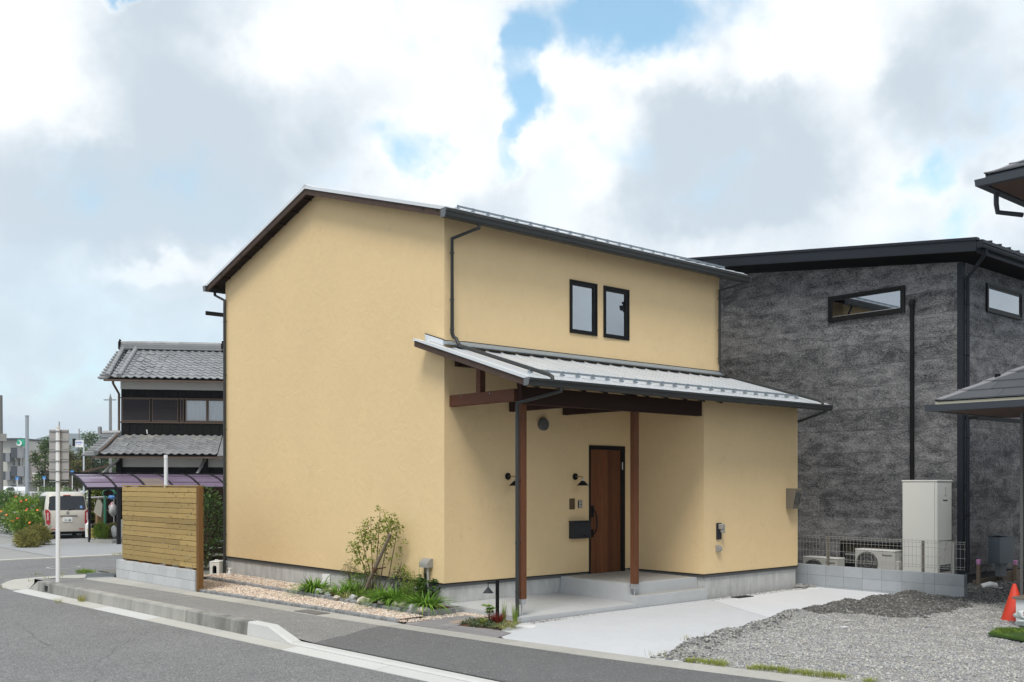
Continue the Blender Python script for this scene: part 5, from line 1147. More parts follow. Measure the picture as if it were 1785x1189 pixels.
# block wall with wire fence between the plots
WX = 7.75
t = thing('block_wall', (WX, -3, 0), 'low blue grey block wall at the end of the driveway', 'block wall')
b = MB(); b.box(WX+.004, -4.82, -.2, WX+.116, -.2, .408); b.build('mortar', M['mortar'], t)
ends = [-4.825, -4.29, -4.09, -3.67, -3.27, -2.88, -2.49, -2.10, -1.70, -1.31, -.92, -.53, -.2]
for r_, (z0_, z1_) in enumerate(((-.18, .012), (.017, .212), (.217, .412))):
    for a, c in zip(ends[:-1], ends[1:]): b = MB(); b.box(WX, a+.003, z0_, WX+.12, c-.003, z1_, .003); b.build('block', M['block'], t)
t = thing('wire_fence', (WX+.06, -3, .41), 'low pale wire mesh fence on top of the blue grey block wall', 'fence')
M['wire'] = mat('galvanised_wire', (.42, .42, .40), .45, metal=.5); xw = WX+.06; y = -4.80; me = None
while y < -.3:
    if me is None:
        b = MB(); b.tube([(0, 0, .50), (0, 0, .935), (-.022, 0, .95), (-.022, 0, .97), (0, 0, .985), (0, 0, 1.0)], .0028, 5); b.tube([(-.022, 0, .505), (0, 0, .48)], .0028, 4); o = b.build('t', M['wire']); me = o.data; bpy.data.objects.remove(o)
    piece('wire', me, t, (0, y-t.location.y, -.41)); y += .0735 if y < -1 else .09
for z in (.985, .95, .865, .70, .545, .505): b = MB(); b.tube([(xw-(.022 if z in (.95, .505) else 0), -4.82, z), (xw-(.022 if z in (.95, .505) else 0), -.25, z)], .0035, 5); b.build('rail_wire', M['wire'], t)
for y, m in ((-4.59, 'wire'), (-4.03, 'taupe'), (-2.10, 'taupe'), (-.4, 'taupe')): b = MB(); b.box(xw+.01, y-.02, .40, xw+.05, y+.02, .985); b.build('post', M[m], t)

# heat pump units and water tank
def text_on_x(s, size, x, y, z, m, parent): text_mesh('lettering', s, size, m, parent, frame4((x, y, z), (0, -1, 0), (0, 0, 1)))
def ac_unit(x, y0, y1, z0, label):
    t = thing('outdoor_unit', (x+.15, (y0+y1)/2, z0), label, 'air conditioner unit', 'outdoor units behind the wire fence')
    h = .57; b = MB(); b.box(x, y0, z0, x+.30, y1, z0+h-.03, .012); b.build('case', M['beige'], t); b = MB(); b.box(x-.006, y0-.006, z0+h-.029, x+.305, y1+.006, z0+h, .008); b.build('top', M['offwhite'], t)
    yc = y1-.265; zc = z0+.29; b = MB(); b.box(x-.010, y1-.53, z0+.02, x-.0005, y1-.005, z0+h-.04, .004); gf = b.build('grille_frame', M['beige'], t)
    b = MB(); b.lathe([(.235, 0), (.235, .006), (.225, .007)], (x-.0105, yc, zc), 36, (-1, 0, 0)); b.build('fan_opening', M['grille'], gf)
    b = MB(); n = 16
    for k in range(n+1):
        yy = yc-.225+.45*k/n; hh_ = math.sqrt(max(0, .23**2-(yy-yc)**2)); b.bar((x-.022, yy, zc-hh_), (x-.022, yy, zc+hh_), .005, .005, up=(1, 0, 0))
    for r_ in (.07, .15, .22): b.tube([(x-.022, yc+r_*math.cos(a), zc+r_*math.sin(a)) for a in [k*math.pi/12 for k in range(25)]], .004, 4, False)
    b.build('grille', mat('grille_grey', (.23, .23, .225), .5), gf)
    text_on_x('Panasonic', .055, x-.003, y0+.155, z0+h-.10, M['grille'], t)
    b = MB(); b.box(x+.05, y0-.055, z0+.10, x+.2, y0-.001, z0+.36, .01); b.build('valve_cover', M['beige'], t)
    for k in (y0+.15, y1-.15): b = MB(); b.box(x+.02, k-.06, z0-.10, x+.28, k+.06, z0-.001); b.build('foot', M['mortar'], t)
    return t
ac_unit(8.75, -2.995, -2.155, .135, 'beige outdoor unit nearest the tall water tank'); ac_unit(8.80, -1.72, -.92, -.09, 'beige outdoor unit nearest the yellow house corner, half sunk behind the wall')
t = thing('water_tank', (9.1, -3.48, 0), 'tall pale heat pump water tank against the charcoal house', 'water heater')
b = MB(); b.box(8.80, -3.825, .02, 9.40, -3.125, 2.055, .014); b.build('case', M['offwhite'], t); b = MB(); b.box(8.79, -3.835, 2.056, 9.41, -3.115, 2.085, .006); b.build('top', M['offwhite'], t)
b = MB(); b.box(8.84, -3.833, .93, 9.38, -3.826, .936); b.box(8.795, -3.78, .05, 8.7995, -3.775, 2.05); b.build('seam', M['grey'], t); b = MB(); b.box(9.10, -3.832, 1.80, 9.16, -3.826, 1.96); b.box(9.11, -3.836, 1.80, 9.15, -3.832, 1.84); b.build('latch', M['beige'], t)
b = MB(); b.box(9.10, -3.832, .76, 9.16, -3.826, .92); b.build('latch', M['beige'], t)
b = MB()
for k in range(4): b.box(8.90, -3.831, .34+.035*k, 9.34, -3.826, .36+.035*k)
b.build('vent', M['grille'], t); text_mesh('lettering', 'Panasonic', .045, M['grille'], t, frame4((9.13, -3.828, 1.70), (1, 0, 0), (0, 0, 1)))
for x, y in ((8.86, -3.77), (9.34, -3.77), (8.86, -3.18), (9.34, -3.18)): b = MB(); b.box(x-.04, y-.04, -.2, x+.04, y+.04, .019); b.build('leg', M['grey'], t)
b = MB(); b.box(7.88, -4.83, -.2, 9.5, 7, -.06); struct(b.build('side_yard', M['darkbase']))

# building plot pegs and formwork, letter box on a post, pipe end
for i, (x, z1_, lb) in enumerate(((9.80, .53, 'pink topped wooden survey stake nearest the block wall'), (10.80, .40, 'short pink topped stake in front of the letter box'), (11.47, .43, 'pink topped stake nearest the ribbed house'))):
    t = thing('survey_stake', (x, -4.16, 0), lb, 'stake', 'pink topped survey stakes'); b = MB(); b.obox((x, -4.16, z1_/2-.06), (.030, 0, 0), (0, .030, 0), (.004, 0, z1_/2+.02)); b.build('shaft', M['log'], t)
    b = MB(); b.obox((x+.004, -4.16, z1_-.03), (.034, 0, 0), (0, .034, 0), (0, 0, .05), .006); b.build('pink_top', mat('pink_paint', (.62, .28, .55), .6), t)
t = thing('formwork', (11, -4.10, 0), 'weathered formwork boards behind the pink topped stakes', 'boards')
for x0, x1, z0_, z1_ in ((9.72, 11.0, -.05, .16), (11.0, 13.0, -.02, .24)): b = MB(); b.obox(((x0+x1)/2, -4.10, (z0_+z1_)/2), ((x1-x0)/2, 0, .02), (0, .014, 0), (0, 0, (z1_-z0_)/2)); b.build('board', M['log'], t)
t = thing('letter_box', (10.45, -4.32, .2), 'dark grey steel letter box with sloping top on a short post', 'letter box')
b = MB(); b.box(10.30, -4.36, .2, 10.58, -4.26, .46); b.build('post', mat('post_grey', (.25, .27, .29), .5), t); b = MB(); b.prism([(10.13, -4.42, .465), (10.13, -4.42, .975), (10.13, -4.20, .985), (10.13, -4.20, .465)], (.62, 0, 0))
M['steel_dk'] = mat('dark_steel', (.10, .125, .15), .35, metal=.5); b.build('box', M['steel_dk'], t); b = MB(); b.obox((10.44, -4.31, .995), (.335, 0, -.02), (0, .13, .004), (0, 0, .008)); b.build('lid', M['steel_dk'], t)
t = thing('pipe_end', (9.75, -4.45, .05), 'white plastic pipe elbow lying by the block wall end', 'pipe'); b = MB(); b.tube([(9.62, -4.3, .04), (9.72, -4.42, .09), (9.86, -4.45, .06)], .06, 10); autosmooth(b.build('elbow', M['white'], t)); b = MB(); b.box(9.62, -4.58, -.02, 9.9, -4.48, .03); b.build('brick_offcut', M['offwhite'], t)

# ================================================================ ribbed house at the right edge
Q = thing('ribbed_house', (8, -9, 0), 'brown ribbed house with hipped roofs at the right edge', 'house')
CX_, CY_ = 6.05, -6.45
M['rib'] = mat('ribbed_siding', (.045, .040, .035), .7, spec=.15, noise=((4, .15),)); M['tile'] = mat('slate_roof_tile', (.085, .09, .10), .6, spec=.25, noise=((3, .15), (20, .12)), rand=.12); M['hipcap'] = mat('hip_cap', (.22, .22, .235), .5)
M['soffbrown'] = mat('brown_soffit', (.10, .052, .036), .6); M['cream'] = mat('cream_fascia', (.50, .47, .36), .6); M['gut2'] = mat('grey_gutter', (.062, .07, .085), .5, spec=.25)
b = MB(); b.box(CX_+.03, -14, .0, CX_+.2, CY_-.03, 3.1); b.box(CX_+.2, CY_-.2, 0, 13, CY_-.03, 3.1); b.box(CX_+.1, -14, 3.1, CX_+.3, CY_-.5, 6.6); b.box(CX_+.3, CY_-.7, 3.1, 8.6, CY_-.5, 6.6); b.build('wall', M['rib'], Q)
b = MB()
for k in range(66): z = .32+k*.042; b.prism([(CX_+.03, -14, z), (CX_+.005, -14, z+.01), (CX_+.005, -14, z+.026), (CX_+.03, -14, z+.034)], (0, -14*-1+CY_-.04, 0))
o = b.build('siding_ribs', M['rib'], Q); o['kind'] = 'stuff'
b = MB(); b.box(CX_-.01, CY_-.05, 0, CX_+.05, CY_-.01, 3.1); b.build('corner_trim', M['greytrim'], Q)
b = MB(); b.box(5.13, -9, -.1, CX_-.02, -6.77, .37); b.build('plinth_wall', mat('white_render', (.66, .67, .68), .9, noise=((3, .06),)), Q); b = MB(); b.box(5.09, -9, .372, CX_-.02, -6.735, .405, .004); b.build('plinth_coping', M['taupe'], Q)
b = MB()
for k in range(8): b.box(CX_-.06, CY_-.14-.06*k, .42, CX_-.045, CY_-.125-.06*k, .80)
b.box(CX_-.065, CY_-.62, .80, CX_-.04, CY_-.1, .82); b.build('grille', M['trim'], Q)
def hip_roof(x0, y0, z0, x1, s, rows, lab):
    """hipped eaves corner at (x0, y0): slopes rise inward at s"""
    b = MB(); w_ = rows*.26
    b.prism([(x0+.04, y0-.04, z0), (x0+.04, y0-6, z0), (x0+.04+w_, y0-6, z0+s*w_), (x0+.04+w_, y0-.04-w_, z0+s*w_)], (0, 0, -.04)); b.prism([(x0+.04, y0-.04, z0), (x1, y0-.04, z0), (x1, y0-.04-w_, z0+s*w_), (x0+.04+w_, y0-.04-w_, z0+s*w_)], (0, 0, -.04)); rf = b.build(lab, M['soffit'], Q)
    for r_ in range(rows):
        a, c = r_*.26, (r_+1)*.26+.03; ya = y0-.06-a; n = 0; off = .455*(r_ % 2)
        y = ya
        while y > y0-5.5:
            yn = max(y-.91, y0-6) if n or not off else y-.455
            tb = MB(); yc0 = min(y, y0-.06-a); yc1 = min(y, y0-.06-c) if n == 0 else y
            tb.prism([(x0+a, yc0-.003, z0+s*a+.030), (x0+a, yn+.003, z0+s*a+.030), (x0+c, yn+.003, z0+s*c+.008), (x0+c, min(yc1, yc0)-.003, z0+s*c+.008)], (0, 0, -.02)); tb.build('roof_tile', M['tile'], rf); y = yn; n += 1
        tb = MB(); tb.prism([(x0+a-.0, y0-a+.0, z0+s*a+.05), (x0+a-.01, y0-a-.15, z0+s*a+.036), (x0+c, y0-c-.15, z0+s*c+.020), (x0+c, y0-c, z0+s*c+.03), (x0+c+.15, y0-c, z0+s*c+.02), (x0+a+.15, y0-a, z0+s*a+.036)], (0, 0, -.015)); tb.build('hip_cap', M['hipcap'], rf)
        x = x0+.06+a
        while x < x1:
            tb = MB(); xn = min(x+.91, x1); tb.prism([(x, y0-a, z0+s*a+.03), (xn, y0-a, z0+s*a+.03), (xn, y0-c, z0+s*c+.008), (x+(.29 if x < x0+.07+a else 0), y0-c, z0+s*c+.008)], (0, 0, -.02)); tb.build('roof_tile', M['tile'], rf); x = xn
    g = .055
    b = MB(); b.box(x0+.02, y0-6, z0-.075, x0+.06, y0-.02, z0-.005); b.box(x0+.06, y0-.06, z0-.075, x1, y0-.02, z0-.005); b.build('fascia', M['cream'] if z0 < 5 else M['gut2'], Q)
    b = MB(); b.prism([(x0-g, y0+g+.06, z0-.05), (x0-g+.012, y0+g+.05, z0-.15), (x0+.05, y0-.05, z0-.155), (x0+.05, y0-.05, z0-.06)], (0, -6, 0)); b.build('gutter', M['gut2'], Q)
    b = MB(); b.prism([(x0-g+.02, y0+g+.06, z0-.05), (x0-g+.02, y0+g+.045, z0-.15), (x0-g+.02, y0-.04, z0-.155), (x0-g+.02, y0-.04, z0-.06)], (x1-x0, 0, 0)); b.build('gutter', M['gut2'], Q)
    b = MB(); b.box(x0+.06, y0-6, z0-.150, CX_+.05, y0-.07, z0-.12); b.box(CX_+.05, CY_+.0, z0-.150, x1, y0-.07, z0-.12); b.build('soffit', M['soffbrown'], Q)
hip_roof(5.45, -5.40, 3.30, 8.0, .55, 7, 'lower_roof'); hip_roof(5.45, -6.17, 6.66, 8.9, .50, 6, 'upper_roof')
b = MB(); b.tube([(5.98, -6.13, 6.60), (5.98, -6.13, 6.34), (6.1, -6.1, 6.24), (6.4, -6.35, 6.2)], .04, 8); b.build('downspout', M['gut2'], Q)
b = MB(); b.bar((9.62, -4.2, 3.29), (14, -4.2, 3.29), .05, .075); b.bar((9.66, -4.2, 3.29), (9.66, -3.95, 3.29), .05, .06); b.build('canopy_rail', M['trim'], K)
b = MB(); b.tube([(6.1, -6.1, 3.62), (6.1, -6.1, 3.72)], .045, 10); b.build('roof_vent', M['black'], Q)

# cone, bags and turf
def cone(name, c, h, r, label, group=None, bands=0):
    t = thing(name, c, label, 'traffic cone', group); b = MB(); b.lathe([(r, .02), (r*.97, .035), (r*.14, h-.015), (r*.10, h)], c, 24); autosmooth(b.build('cone', M['orange'], t)); b = MB(); b.box(c[0]-r*1.2, c[1]-r*1.2, c[2], c[0]+r*1.2, c[1]+r*1.2, c[2]+.022, .006); b.build('base', M['orange'], t)
    for k in range(bands):
        z = h*(.35+.28*k); f = lambda q: r*(.97-.83*(q-.035)/(h-.05))+.004; b = MB(); b.lathe([(f(z), z), (f(z+h*.13), z+h*.13)], c, 24); b.build('band', M['white'], t)
    return t
M['orange'] = mat('orange_plastic', (.66, .050, .022), .5, noise=((3, .1),))
t = thing('traffic_cone', (5.52, -6.59, .02), 'plain orange traffic cone beside the white plinth at the right edge', 'traffic cone'); b = MB(); c = (5.52, -6.59, .02)
b.lathe([(.180, .0), (.175, .02), (.03, .51), (.022, .53)], c, 26); autosmooth(b.build('cone', M['orange'], t)); b = MB(); b.lathe([(.195, -.02), (.195, .0)], c, 8); b.build('base', M['orange'], t)
M['bag'] = mat('printed_bag', (.60, .66, .66), .4, noise=((12, .12),)); M['bagg'] = mat('green_print', (.10, .42, .22), .4); M['bagr'] = mat('red_print', (.62, .12, .15), .4)
for i, (x, y, z, rz_, lb) in enumerate(((4.86, -7.10, .07, .4, 'white and green printed bag lying lowest on the gravel'), (5.0, -7.02, .17, -.2, 'printed bag leaning on top against the white plinth'))):
    t = thing('soil_bag', (x, y, z), lb, 'bag', 'bags of soil by the white plinth'); b = MB(); b.rock((x, y, z), .15, .20, .07, 40+i, 2); b.build('sack', M['bag'], t, True)
    b = MB(); b.rock((x-.04, y-.02, z+.022), .10, .13, .055, 44+i, 2); b.build('print', M['bagg' if i == 0 else 'bagr'], t, True)
t = thing('turf_roll', (4.0, -7.2, .06), 'sheet of bright artificial turf on the gravel at the right edge', 'turf'); b = MB()
c = [(3.66, -7.02), (4.05, -6.92), (4.45, -6.95), (4.9, -7.3), (4.5, -8.2), (3.6, -7.65)]
b.prism([(x, y, lot_z(x, y)+.045+.015*math.sin(x*9)) for x, y in c], (0, 0, -.03)); b.build('backing', M['leafdk'], t); P = []
while len(P) < 5000:
    q = (RNG.uniform(3.5, 5), RNG.uniform(-8.2, -6.9))
    if inside(q, c): P.append((*q, lot_z(*q)+.045))
V, F = leaves(np.array(P), rot_dirs(len(P), 1.2), .03, .25); npmesh('pile', V, F, M['grass'], t)

# ================================================================ old tiled house across the side street
D0 = 38.0; org = site(210, D0, 0); RZ = R(-31)
J = thing('old_tiled_house', org, 'old dark timber house with grey wavy tile roofs across the side street', 'house', None, RZ, True)
uu = (math.cos(RZ), math.sin(RZ)); vv = (-math.sin(RZ), math.cos(RZ))
uR, uF = uu[0]*RT[0]+uu[1]*RT[1], uu[0]*FW[0]+uu[1]*FW[1]; vR, vF = vv[0]*RT[0]+vv[1]*RT[1], vv[0]*FW[0]+vv[1]*FW[1]; l0 = (210-PCX)/FPX*D0
def jx(px, y): k = (px-PCX)/FPX; return (k*(D0+vF*y)-l0-vR*y)/(uR-k*uF)
def jz(py, x, y): return CAMH-(py-HOR)*(D0+uF*x+vF*y)/FPX
M['kawara'] = mat('grey_clay_tile', (.255, .26, .27), .42, noise=((1.2, .18), (12, .15)), rand=.16, spec=.6); M['kawara2'] = mat('weathered_tile', (.30, .295, .28), .55, noise=((3, .2), (15, .15)), rand=.2)
M['darkwood'] = mat('black_boards', (.014, .013, .013), .85, spec=.1, noise=((7, .3),)); M['jwhite'] = mat('grey_plaster_band', (.66, .65, .62), .9, noise=((1.5, .06),)); M['jbrown'] = mat('brown_frame', (.10, .065, .045), .6); M['jlouver'] = mat('shutter_slats', (.036, .031, .036), .65, spec=.2); M['jcurtain'] = mat('white_curtain', (.86, .88, .90), .9)
XR = 9.0
b = MB(); zJ = lambda py: jz(py, 0, 0)
b.box(.02, .02, 0, XR, 6, 5.75); J_w = b.build('wall', M['darkwood'], J)
b = MB(); b.box(0, 0, zJ(679), XR, .10, zJ(662)); b.box(-.02, .05, zJ(664), .0, 5, zJ(662)+.4); b.build('plaster_band', M['jwhite'], J)
b = MB(); b.box(.10, -.10, zJ(815), XR, .015, zJ(797)); b.build('plaster_band', M['jwhite'], J)
for i in range(26): x = .03+i*.30; b = MB(); b.box(x, -.012, zJ(758), x+.285, .018, zJ(738.5)); b.build('board', M['darkwood'], J)
for i in range(26): x = .03+i*.30; b = MB(); b.box(x, -.012, zJ(693.5), x+.285, .018, zJ(679.5)); b.build('board', M['darkwood'], J)
b = MB(); b.box(.0, -.05, zJ(738), XR, .018, zJ(735.5)); b.box(.0, -.05, zJ(695.2), XR, .018, zJ(693.5)); b.build('rail', M['jbrown'], J)
xa, xm, xb_, xc = jx(213, 0), jx(263.5, 0), jx(312.5, 0), jx(322, 0)
for x0, x1 in ((xa, xm-.03), (xm+.03, xb_-.03), (xb_+.03, xc-.03)):
    b = MB(); b.box(x0, -.045, zJ(735), x0+.03, -.005, zJ(695.5)); b.box(x1-.03, -.045, zJ(735), x1, -.005, zJ(695.5)); b.box(x0+.03, -.045, zJ(735), x1-.03, -.005, zJ(735)+.04); b.box(x0+.03, -.045, zJ(695.5)-.03, x1-.03, -.005, zJ(695.5)); sh = b.build('shutter', M['jbrown'], J); n = 13; s = MB(); hz_ = zJ(695.5)-zJ(735)
    for k in range(n): z = zJ(735)+hz_*(k+.5)/n; s.obox(((x0+x1)/2, -.025, z), ((x1-x0)/2-.03, 0, 0), (0, .014, -.012), (0, .004, .026))
    q = s.build('slats', M['jlouver'], sh)
for x0, x1 in ((jx(322, 0)+.02, jx(361.5, 0)), (jx(362, 0), jx(403, 0)), (jx(404, 0), jx(445, 0))):
    b = MB(); f = .045; z0_, z1_ = zJ(735), zJ(695.5)
    b.box(x0, -.04, z0_, x0+f, -.005, z1_); b.box(x1-f, -.04, z0_, x1, -.005, z1_); b.box(x0+f, -.04, z0_, x1-f, -.005, z0_+f); b.box(x0+f, -.04, z1_-f, x1-f, -.005, z1_); wn = b.build('window', M['jbrown'], J)
    n = 26; b = MB(); b.sheet([[(x0+f+(x1-x0-2*f)*k/n, .0+.014*math.sin(k*1.9)-.002, z) for k in range(n+1)] for z in (z0_+f, z1_-f)]); b.build('curtain', M['jcurtain'], wn, True)
    b = MB(); b.poly([(x0+f, -.028, z0_+f), (x1-f, -.028, z0_+f), (x1-f, -.028, z1_-f), (x0+f, -.028, z1_-f)]); b.build('pane', glass_mat('clear_pane', (.98, .985, .99), .0), wn)
# a roof tile: S curve across, slightly thick
def tile_mesh():
    w_, l_ = .275, .36; pr = [(-.5, .026), (-.40, .034), (-.28, .014), (-.10, -.012), (.10, -.016), (.28, .0), (.40, .026), (.5, .030)]; b = MB(); n = len(pr)
    top = [[(x*w_, y, z+.014) for x, z in pr] for y in (-.022, l_)]; bot = [[(x*w_, y, z-.012) for x, z in pr] for y in (-.022, l_)]
    vs = top[0]+top[1]+bot[0]; fs = [(i, i+1, n+i+1, n+i) for i in range(n-1)]+[(2*n+i, 2*n+i+1, i+1, i) for i in range(n-1)]; b.add(vs, fs); o = b.build('t', M['kawara'], None, True); me = o.data; bpy.data.objects.remove(o); me.set_sharp_from_angle(angle=R(50)); return me
TME = tile_mesh(); TME2 = TME.copy(); TME2.materials.clear(); TME2.materials.append(M['kawara2'])
def tiled(x0, cols, y0, z0, y1, z1, rows, xsl, name):
    """tiles in rows from the eave (y0, z0) up to (y1, z1)"""
    a = math.atan2(z1-z0, y1-y0); b = MB(); b.prism([(x0-.1, y0, z0-.05), (XR, y0, z0-.05), (XR, y1, z1-.05), (x0-.1+xsl, y1, z1-.05)], (0, 0, -.07)); deck = b.build(name, M['darkwood'], J)
    b = MB(); b.prism([(x0+cols*.272, y0, z0), (XR, y0, z0), (XR, y1, z1), (x0+cols*.272, y1, z1)], (0, 0, -.05)); b.build('tile_field', M['kawara'], deck)
    rr = random.Random(cols)
    for r_ in range(rows):
        for c in range(cols):
            k = (r_)/rows; odd = (name == 'lower_roof' and k > .72); y, z = y0+(y1-y0)*k, z0+(z1-z0)*k; jg = .9 if 1 < c < 6 else .25
            o = piece('roof_tile', TME2 if odd and rr.random() < .5 else TME, deck, (x0+.136+c*.272+rr.uniform(-.01, .01)*jg, y, z+.030+rr.uniform(-.006, .012)*jg), (a-.085+rr.uniform(-.03, .03)*jg, rr.uniform(-.06, .06)*jg, rr.uniform(-.07, .07)*jg)); o.scale = (1, ((y1-y0)/math.cos(a)/rows)/.315, 1)
    b = MB(); b.box(x0-.25, y0-.10, z0-.14, XR, y0+.0, z0-.075); b.build('gutter', M['jbrown'], deck); return deck
yE = -.75; zE = jz(659, 0, yE); yR = 2.7; zR = jz(611, 0, yR); ur = tiled(-.18, 16, yE, zE, yR, zR, 11, 0, 'upper_roof')
yL = -1.7; zL = jz(793, 0, yL); zLt = zJ(760.5); lr = tiled(-.35, 15, yL, zL, -.02, zLt, 8, .3, 'lower_roof')
def barrels(parent, pts, r, n, name='barrel_tile'):
    p, q = np.array(pts[0]), np.array(pts[1])
    for i in range(n): b = MB(); a, c = p+(q-p)*i/n, p+(q-p)*(i+1.12)/n; b.tube([a, c], [r*1.06, r*.92], 10); autosmooth(b.build(name, M['kawara'], parent), 50)
barrels(ur, [(-.30, yE-.02, zE+.06), (-.42, yR-.1, zR+.05)], .085, 11); barrels(ur, [(.10, yE-.02, zE+.07), (.08, yR-.1, zR+.06)], .085, 11); barrels(lr, [(-.50, yL-.02, zL+.06), (-.12, -.05, zLt+.06)], .085, 8)
# rake tiles hanging over the gable edge
for k in range(11): t_ = k/11; b = MB(); y, z = yE+(yR-yE)*t_, zE+(zR-zE)*t_; b.box(-.66, y, z-.05, -.30, y+.33, z+.035, .02); b.build('rake_tile', M['kawara'], ur)
for k in range(8): t_ = k/8; b = MB(); y, z = yL+(-.02-yL)*t_, zL+(zLt-zL)*t_; b.box(-1.00+.4*t_, y, z-.06, -.52+.36*t_, y+.24, z+.03, .02); b.build('rake_tile', M['kawara'], lr)
for k, (dz, hw_) in enumerate(((.02, .19), (.10, .16), (.18, .13))): b = MB(); b.box(-.55, yR-hw_, zR+dz, XR, yR+hw_, zR+dz+.072, .01); b.build('ridge_course', M['kawara'], ur)
for i in range(22): b = MB(); x = -.55+i*.255; b.tube([(x, yR, zR+.275), (x+.27, yR, zR+.275)], [.10, .09], 10); autosmooth(b.build('ridge_tile', M['kawara'], ur), 50)
for x in (-.6, jx(386, yR)): b = MB(); b.box(x, yR-.2, zR-.02, x+.10, yR+.2, zR+.34, .04); b.box(x+.02, yR-.12, zR+.30, x+.08, yR+.12, zR+.46, .03); b.build('ridge_ornament', M['darkwood'], ur)
b = MB(); b.prism([(XR, yR, zR), (XR, 6.2, zE), (-.4, 6.2, zE), (-.4, yR, zR)], (0, 0, -.08)); b.build('tile_field', M['kawara'], ur)
b = MB(); b.prism([(.03, .1, 5.7), (.03, 5.9, 5.7), (.03, yR, zR-.1)], (.1, 0, 0)); b.build('gable', M['jwhite'], J)
b = MB(); b.box(-.72, -.28, zLt-.02, .0, .0, zLt+.04); b.tube([(-.62, -.1, zLt+.1), (.02, -.1, zLt+.12)], .08, 8); b.box(-.78, -.2, zLt, -.66, .0, zLt+.34, .03); b.build('ridge_ornament', M['kawara'], lr)
b = MB(); b.bar((-.02, -.10, zLt+.10), (-.38, yL+.02, zL+.08), .07, .05); b.build('flashing', M['jbrown'], lr)
b = MB(); b.tube([(-.12, yE+.02, zE-.1), (-.12, yE+.05, zE-.22), (-.04, -.06, zE-.55), (-.04, -.06, zLt+.12)], .045, 8); b.build('downspout', M['jbrown'], J)
for px, x1 in ((207, 179), (358, 344)):
    b = MB(); xx = jx(px, -.2); b.bar((xx, -.25, jz(801, xx, -.2)), (jx(x1, -1.4), -1.5, jz(827, xx, -1.4)), .07, .07); b.build('brace', M['jwhite'], J); b = MB(); b.box(xx-.09, -.22, 0, xx+.09, -.1, jz(799, xx, -.2)); b.build('column', M['darkwood'], J)
b = MB(); xl = jx(186, 1); b.prism([(jx(141, .5), .5, jz(823, 0, .5)), (jx(207, .5), .5, jz(806, 0, .5)), (jx(207, 3), 3, jz(808, 0, 3)), (jx(141, 3), 3, jz(823, 0, 3))], (0, 0, -.07)); b.build('lean_to_roof', M['jbrown'], J)
b = MB(); q = jx(258, -.8); b.bar((q, -.95, jz(757, q, -.9)), (q-.02, -.95, jz(750, q, -.9)), .06, .03); b.build('chimney_flag', M['white'], J)

# ================================================================ lean-to carport, car and yard
T = thing('carport', (3, 21.5, 0), 'curved purple tinted carport roof on dark posts in front of the old house', 'carport')
M['cpmetal'] = mat('dark_bronze_frame', (.015, .014, .017), .55, spec=.2); M['poly'] = mat('purple_polycarbonate', (.23, .17, .25), .18, noise=((.8, .15),), spec=.6, alpha=.82); M['poly2'] = mat('patched_panel', (.20, .155, .135), .5, spec=.4)
X0c, YB, YF = 1.09, 22.2, 20.5; ZB_, ZF_ = 2.325, 1.885; curve = [(YB+(YF-YB)*k, ZF_+(ZB_-ZF_)*(1-k**1.9)) for k in (0, .2, .4, .6, .8, 1)]
b = MB(); b.box(X0c-.03, YB, ZB_-.06, 9.5, YB+.08, ZB_+.03); b.box(X0c-.03, YB-.05, ZB_+.031, 9.5, YB+.085, ZB_+.05); b.build('back_beam', M['cpmetal'], T); b = MB(); b.box(X0c-.02, YF-.06, ZF_-.09, 9.5, YF+.03, ZF_); b.build('front_beam', M['cpmetal'], T)
pitch = .965
for i in range(9):
    x = X0c+i*pitch; b = MB()
    for (y0, z0_), (y1, z1_) in zip(curve[:-1], curve[1:]): b.bar((x, y0, z0_), (x, y1, z1_), .055, .06)
    b.build('rib', M['cpmetal'], T)
    if i < 8:
        b = MB(); b.sheet([[(x+.03, y, z), (x+pitch-.03, y, z)] for y, z in curve]); b.sheet([[(x+.03, y, z-.004), (x+pitch-.03, y, z-.004)][::-1] for y, z in curve]); b.build('roof_panel', M['poly'], T)
        for k in (2, 4): b = MB(); y, z = curve[k]; b.box(x+.03, y-.012, z-.012, x+pitch-.03, y+.012, z+.012); b.build('purlin', M['cpmetal'], T)
b = MB(); b.sheet([[(X0c+2*pitch+.06, y, z+.012), (X0c+3*pitch-.2, y, z+.012)] for y, z in curve[3:]]); b.build('patch', M['poly2'], T)
for px, y, wd in ((207, 20.53, .11), (156, 22.3, .07)): q = site(px, (22.3-CAMY)/1, 0); k = (px-PCX)/FPX; D_ = (y-CAMY)/(FW[1]+RT[1]*k); p = site(px, D_); b = MB(); b.box(p.x-wd/2, p.y-wd/2, 0, p.x+wd/2, p.y+wd/2, ZF_ if wd > .1 else ZB_); b.build('post', M['cpmetal'], T)

def rbox_body(sections, y0, y1): pass
C = thing('parked_car', (2.12, 26.45, 0), 'cream white boxy minicar parked tail first beside the flower bed', 'car', None, R(-9), True)
M['carpaint'] = mat('cream_car_paint', (.60, .565, .50), .3, spec=.5, coat=.6); M['carglass'] = mat('car_glass', (.012, .015, .022), .08, spec=.6); M['lampred'] = mat('red_lens', (.40, .012, .016), .2, coat=.5); M['lampclear'] = mat('clear_lens', (.62, .5, .5), .2); M['tyre'] = mat('tyre', (.02, .02, .02), .85)
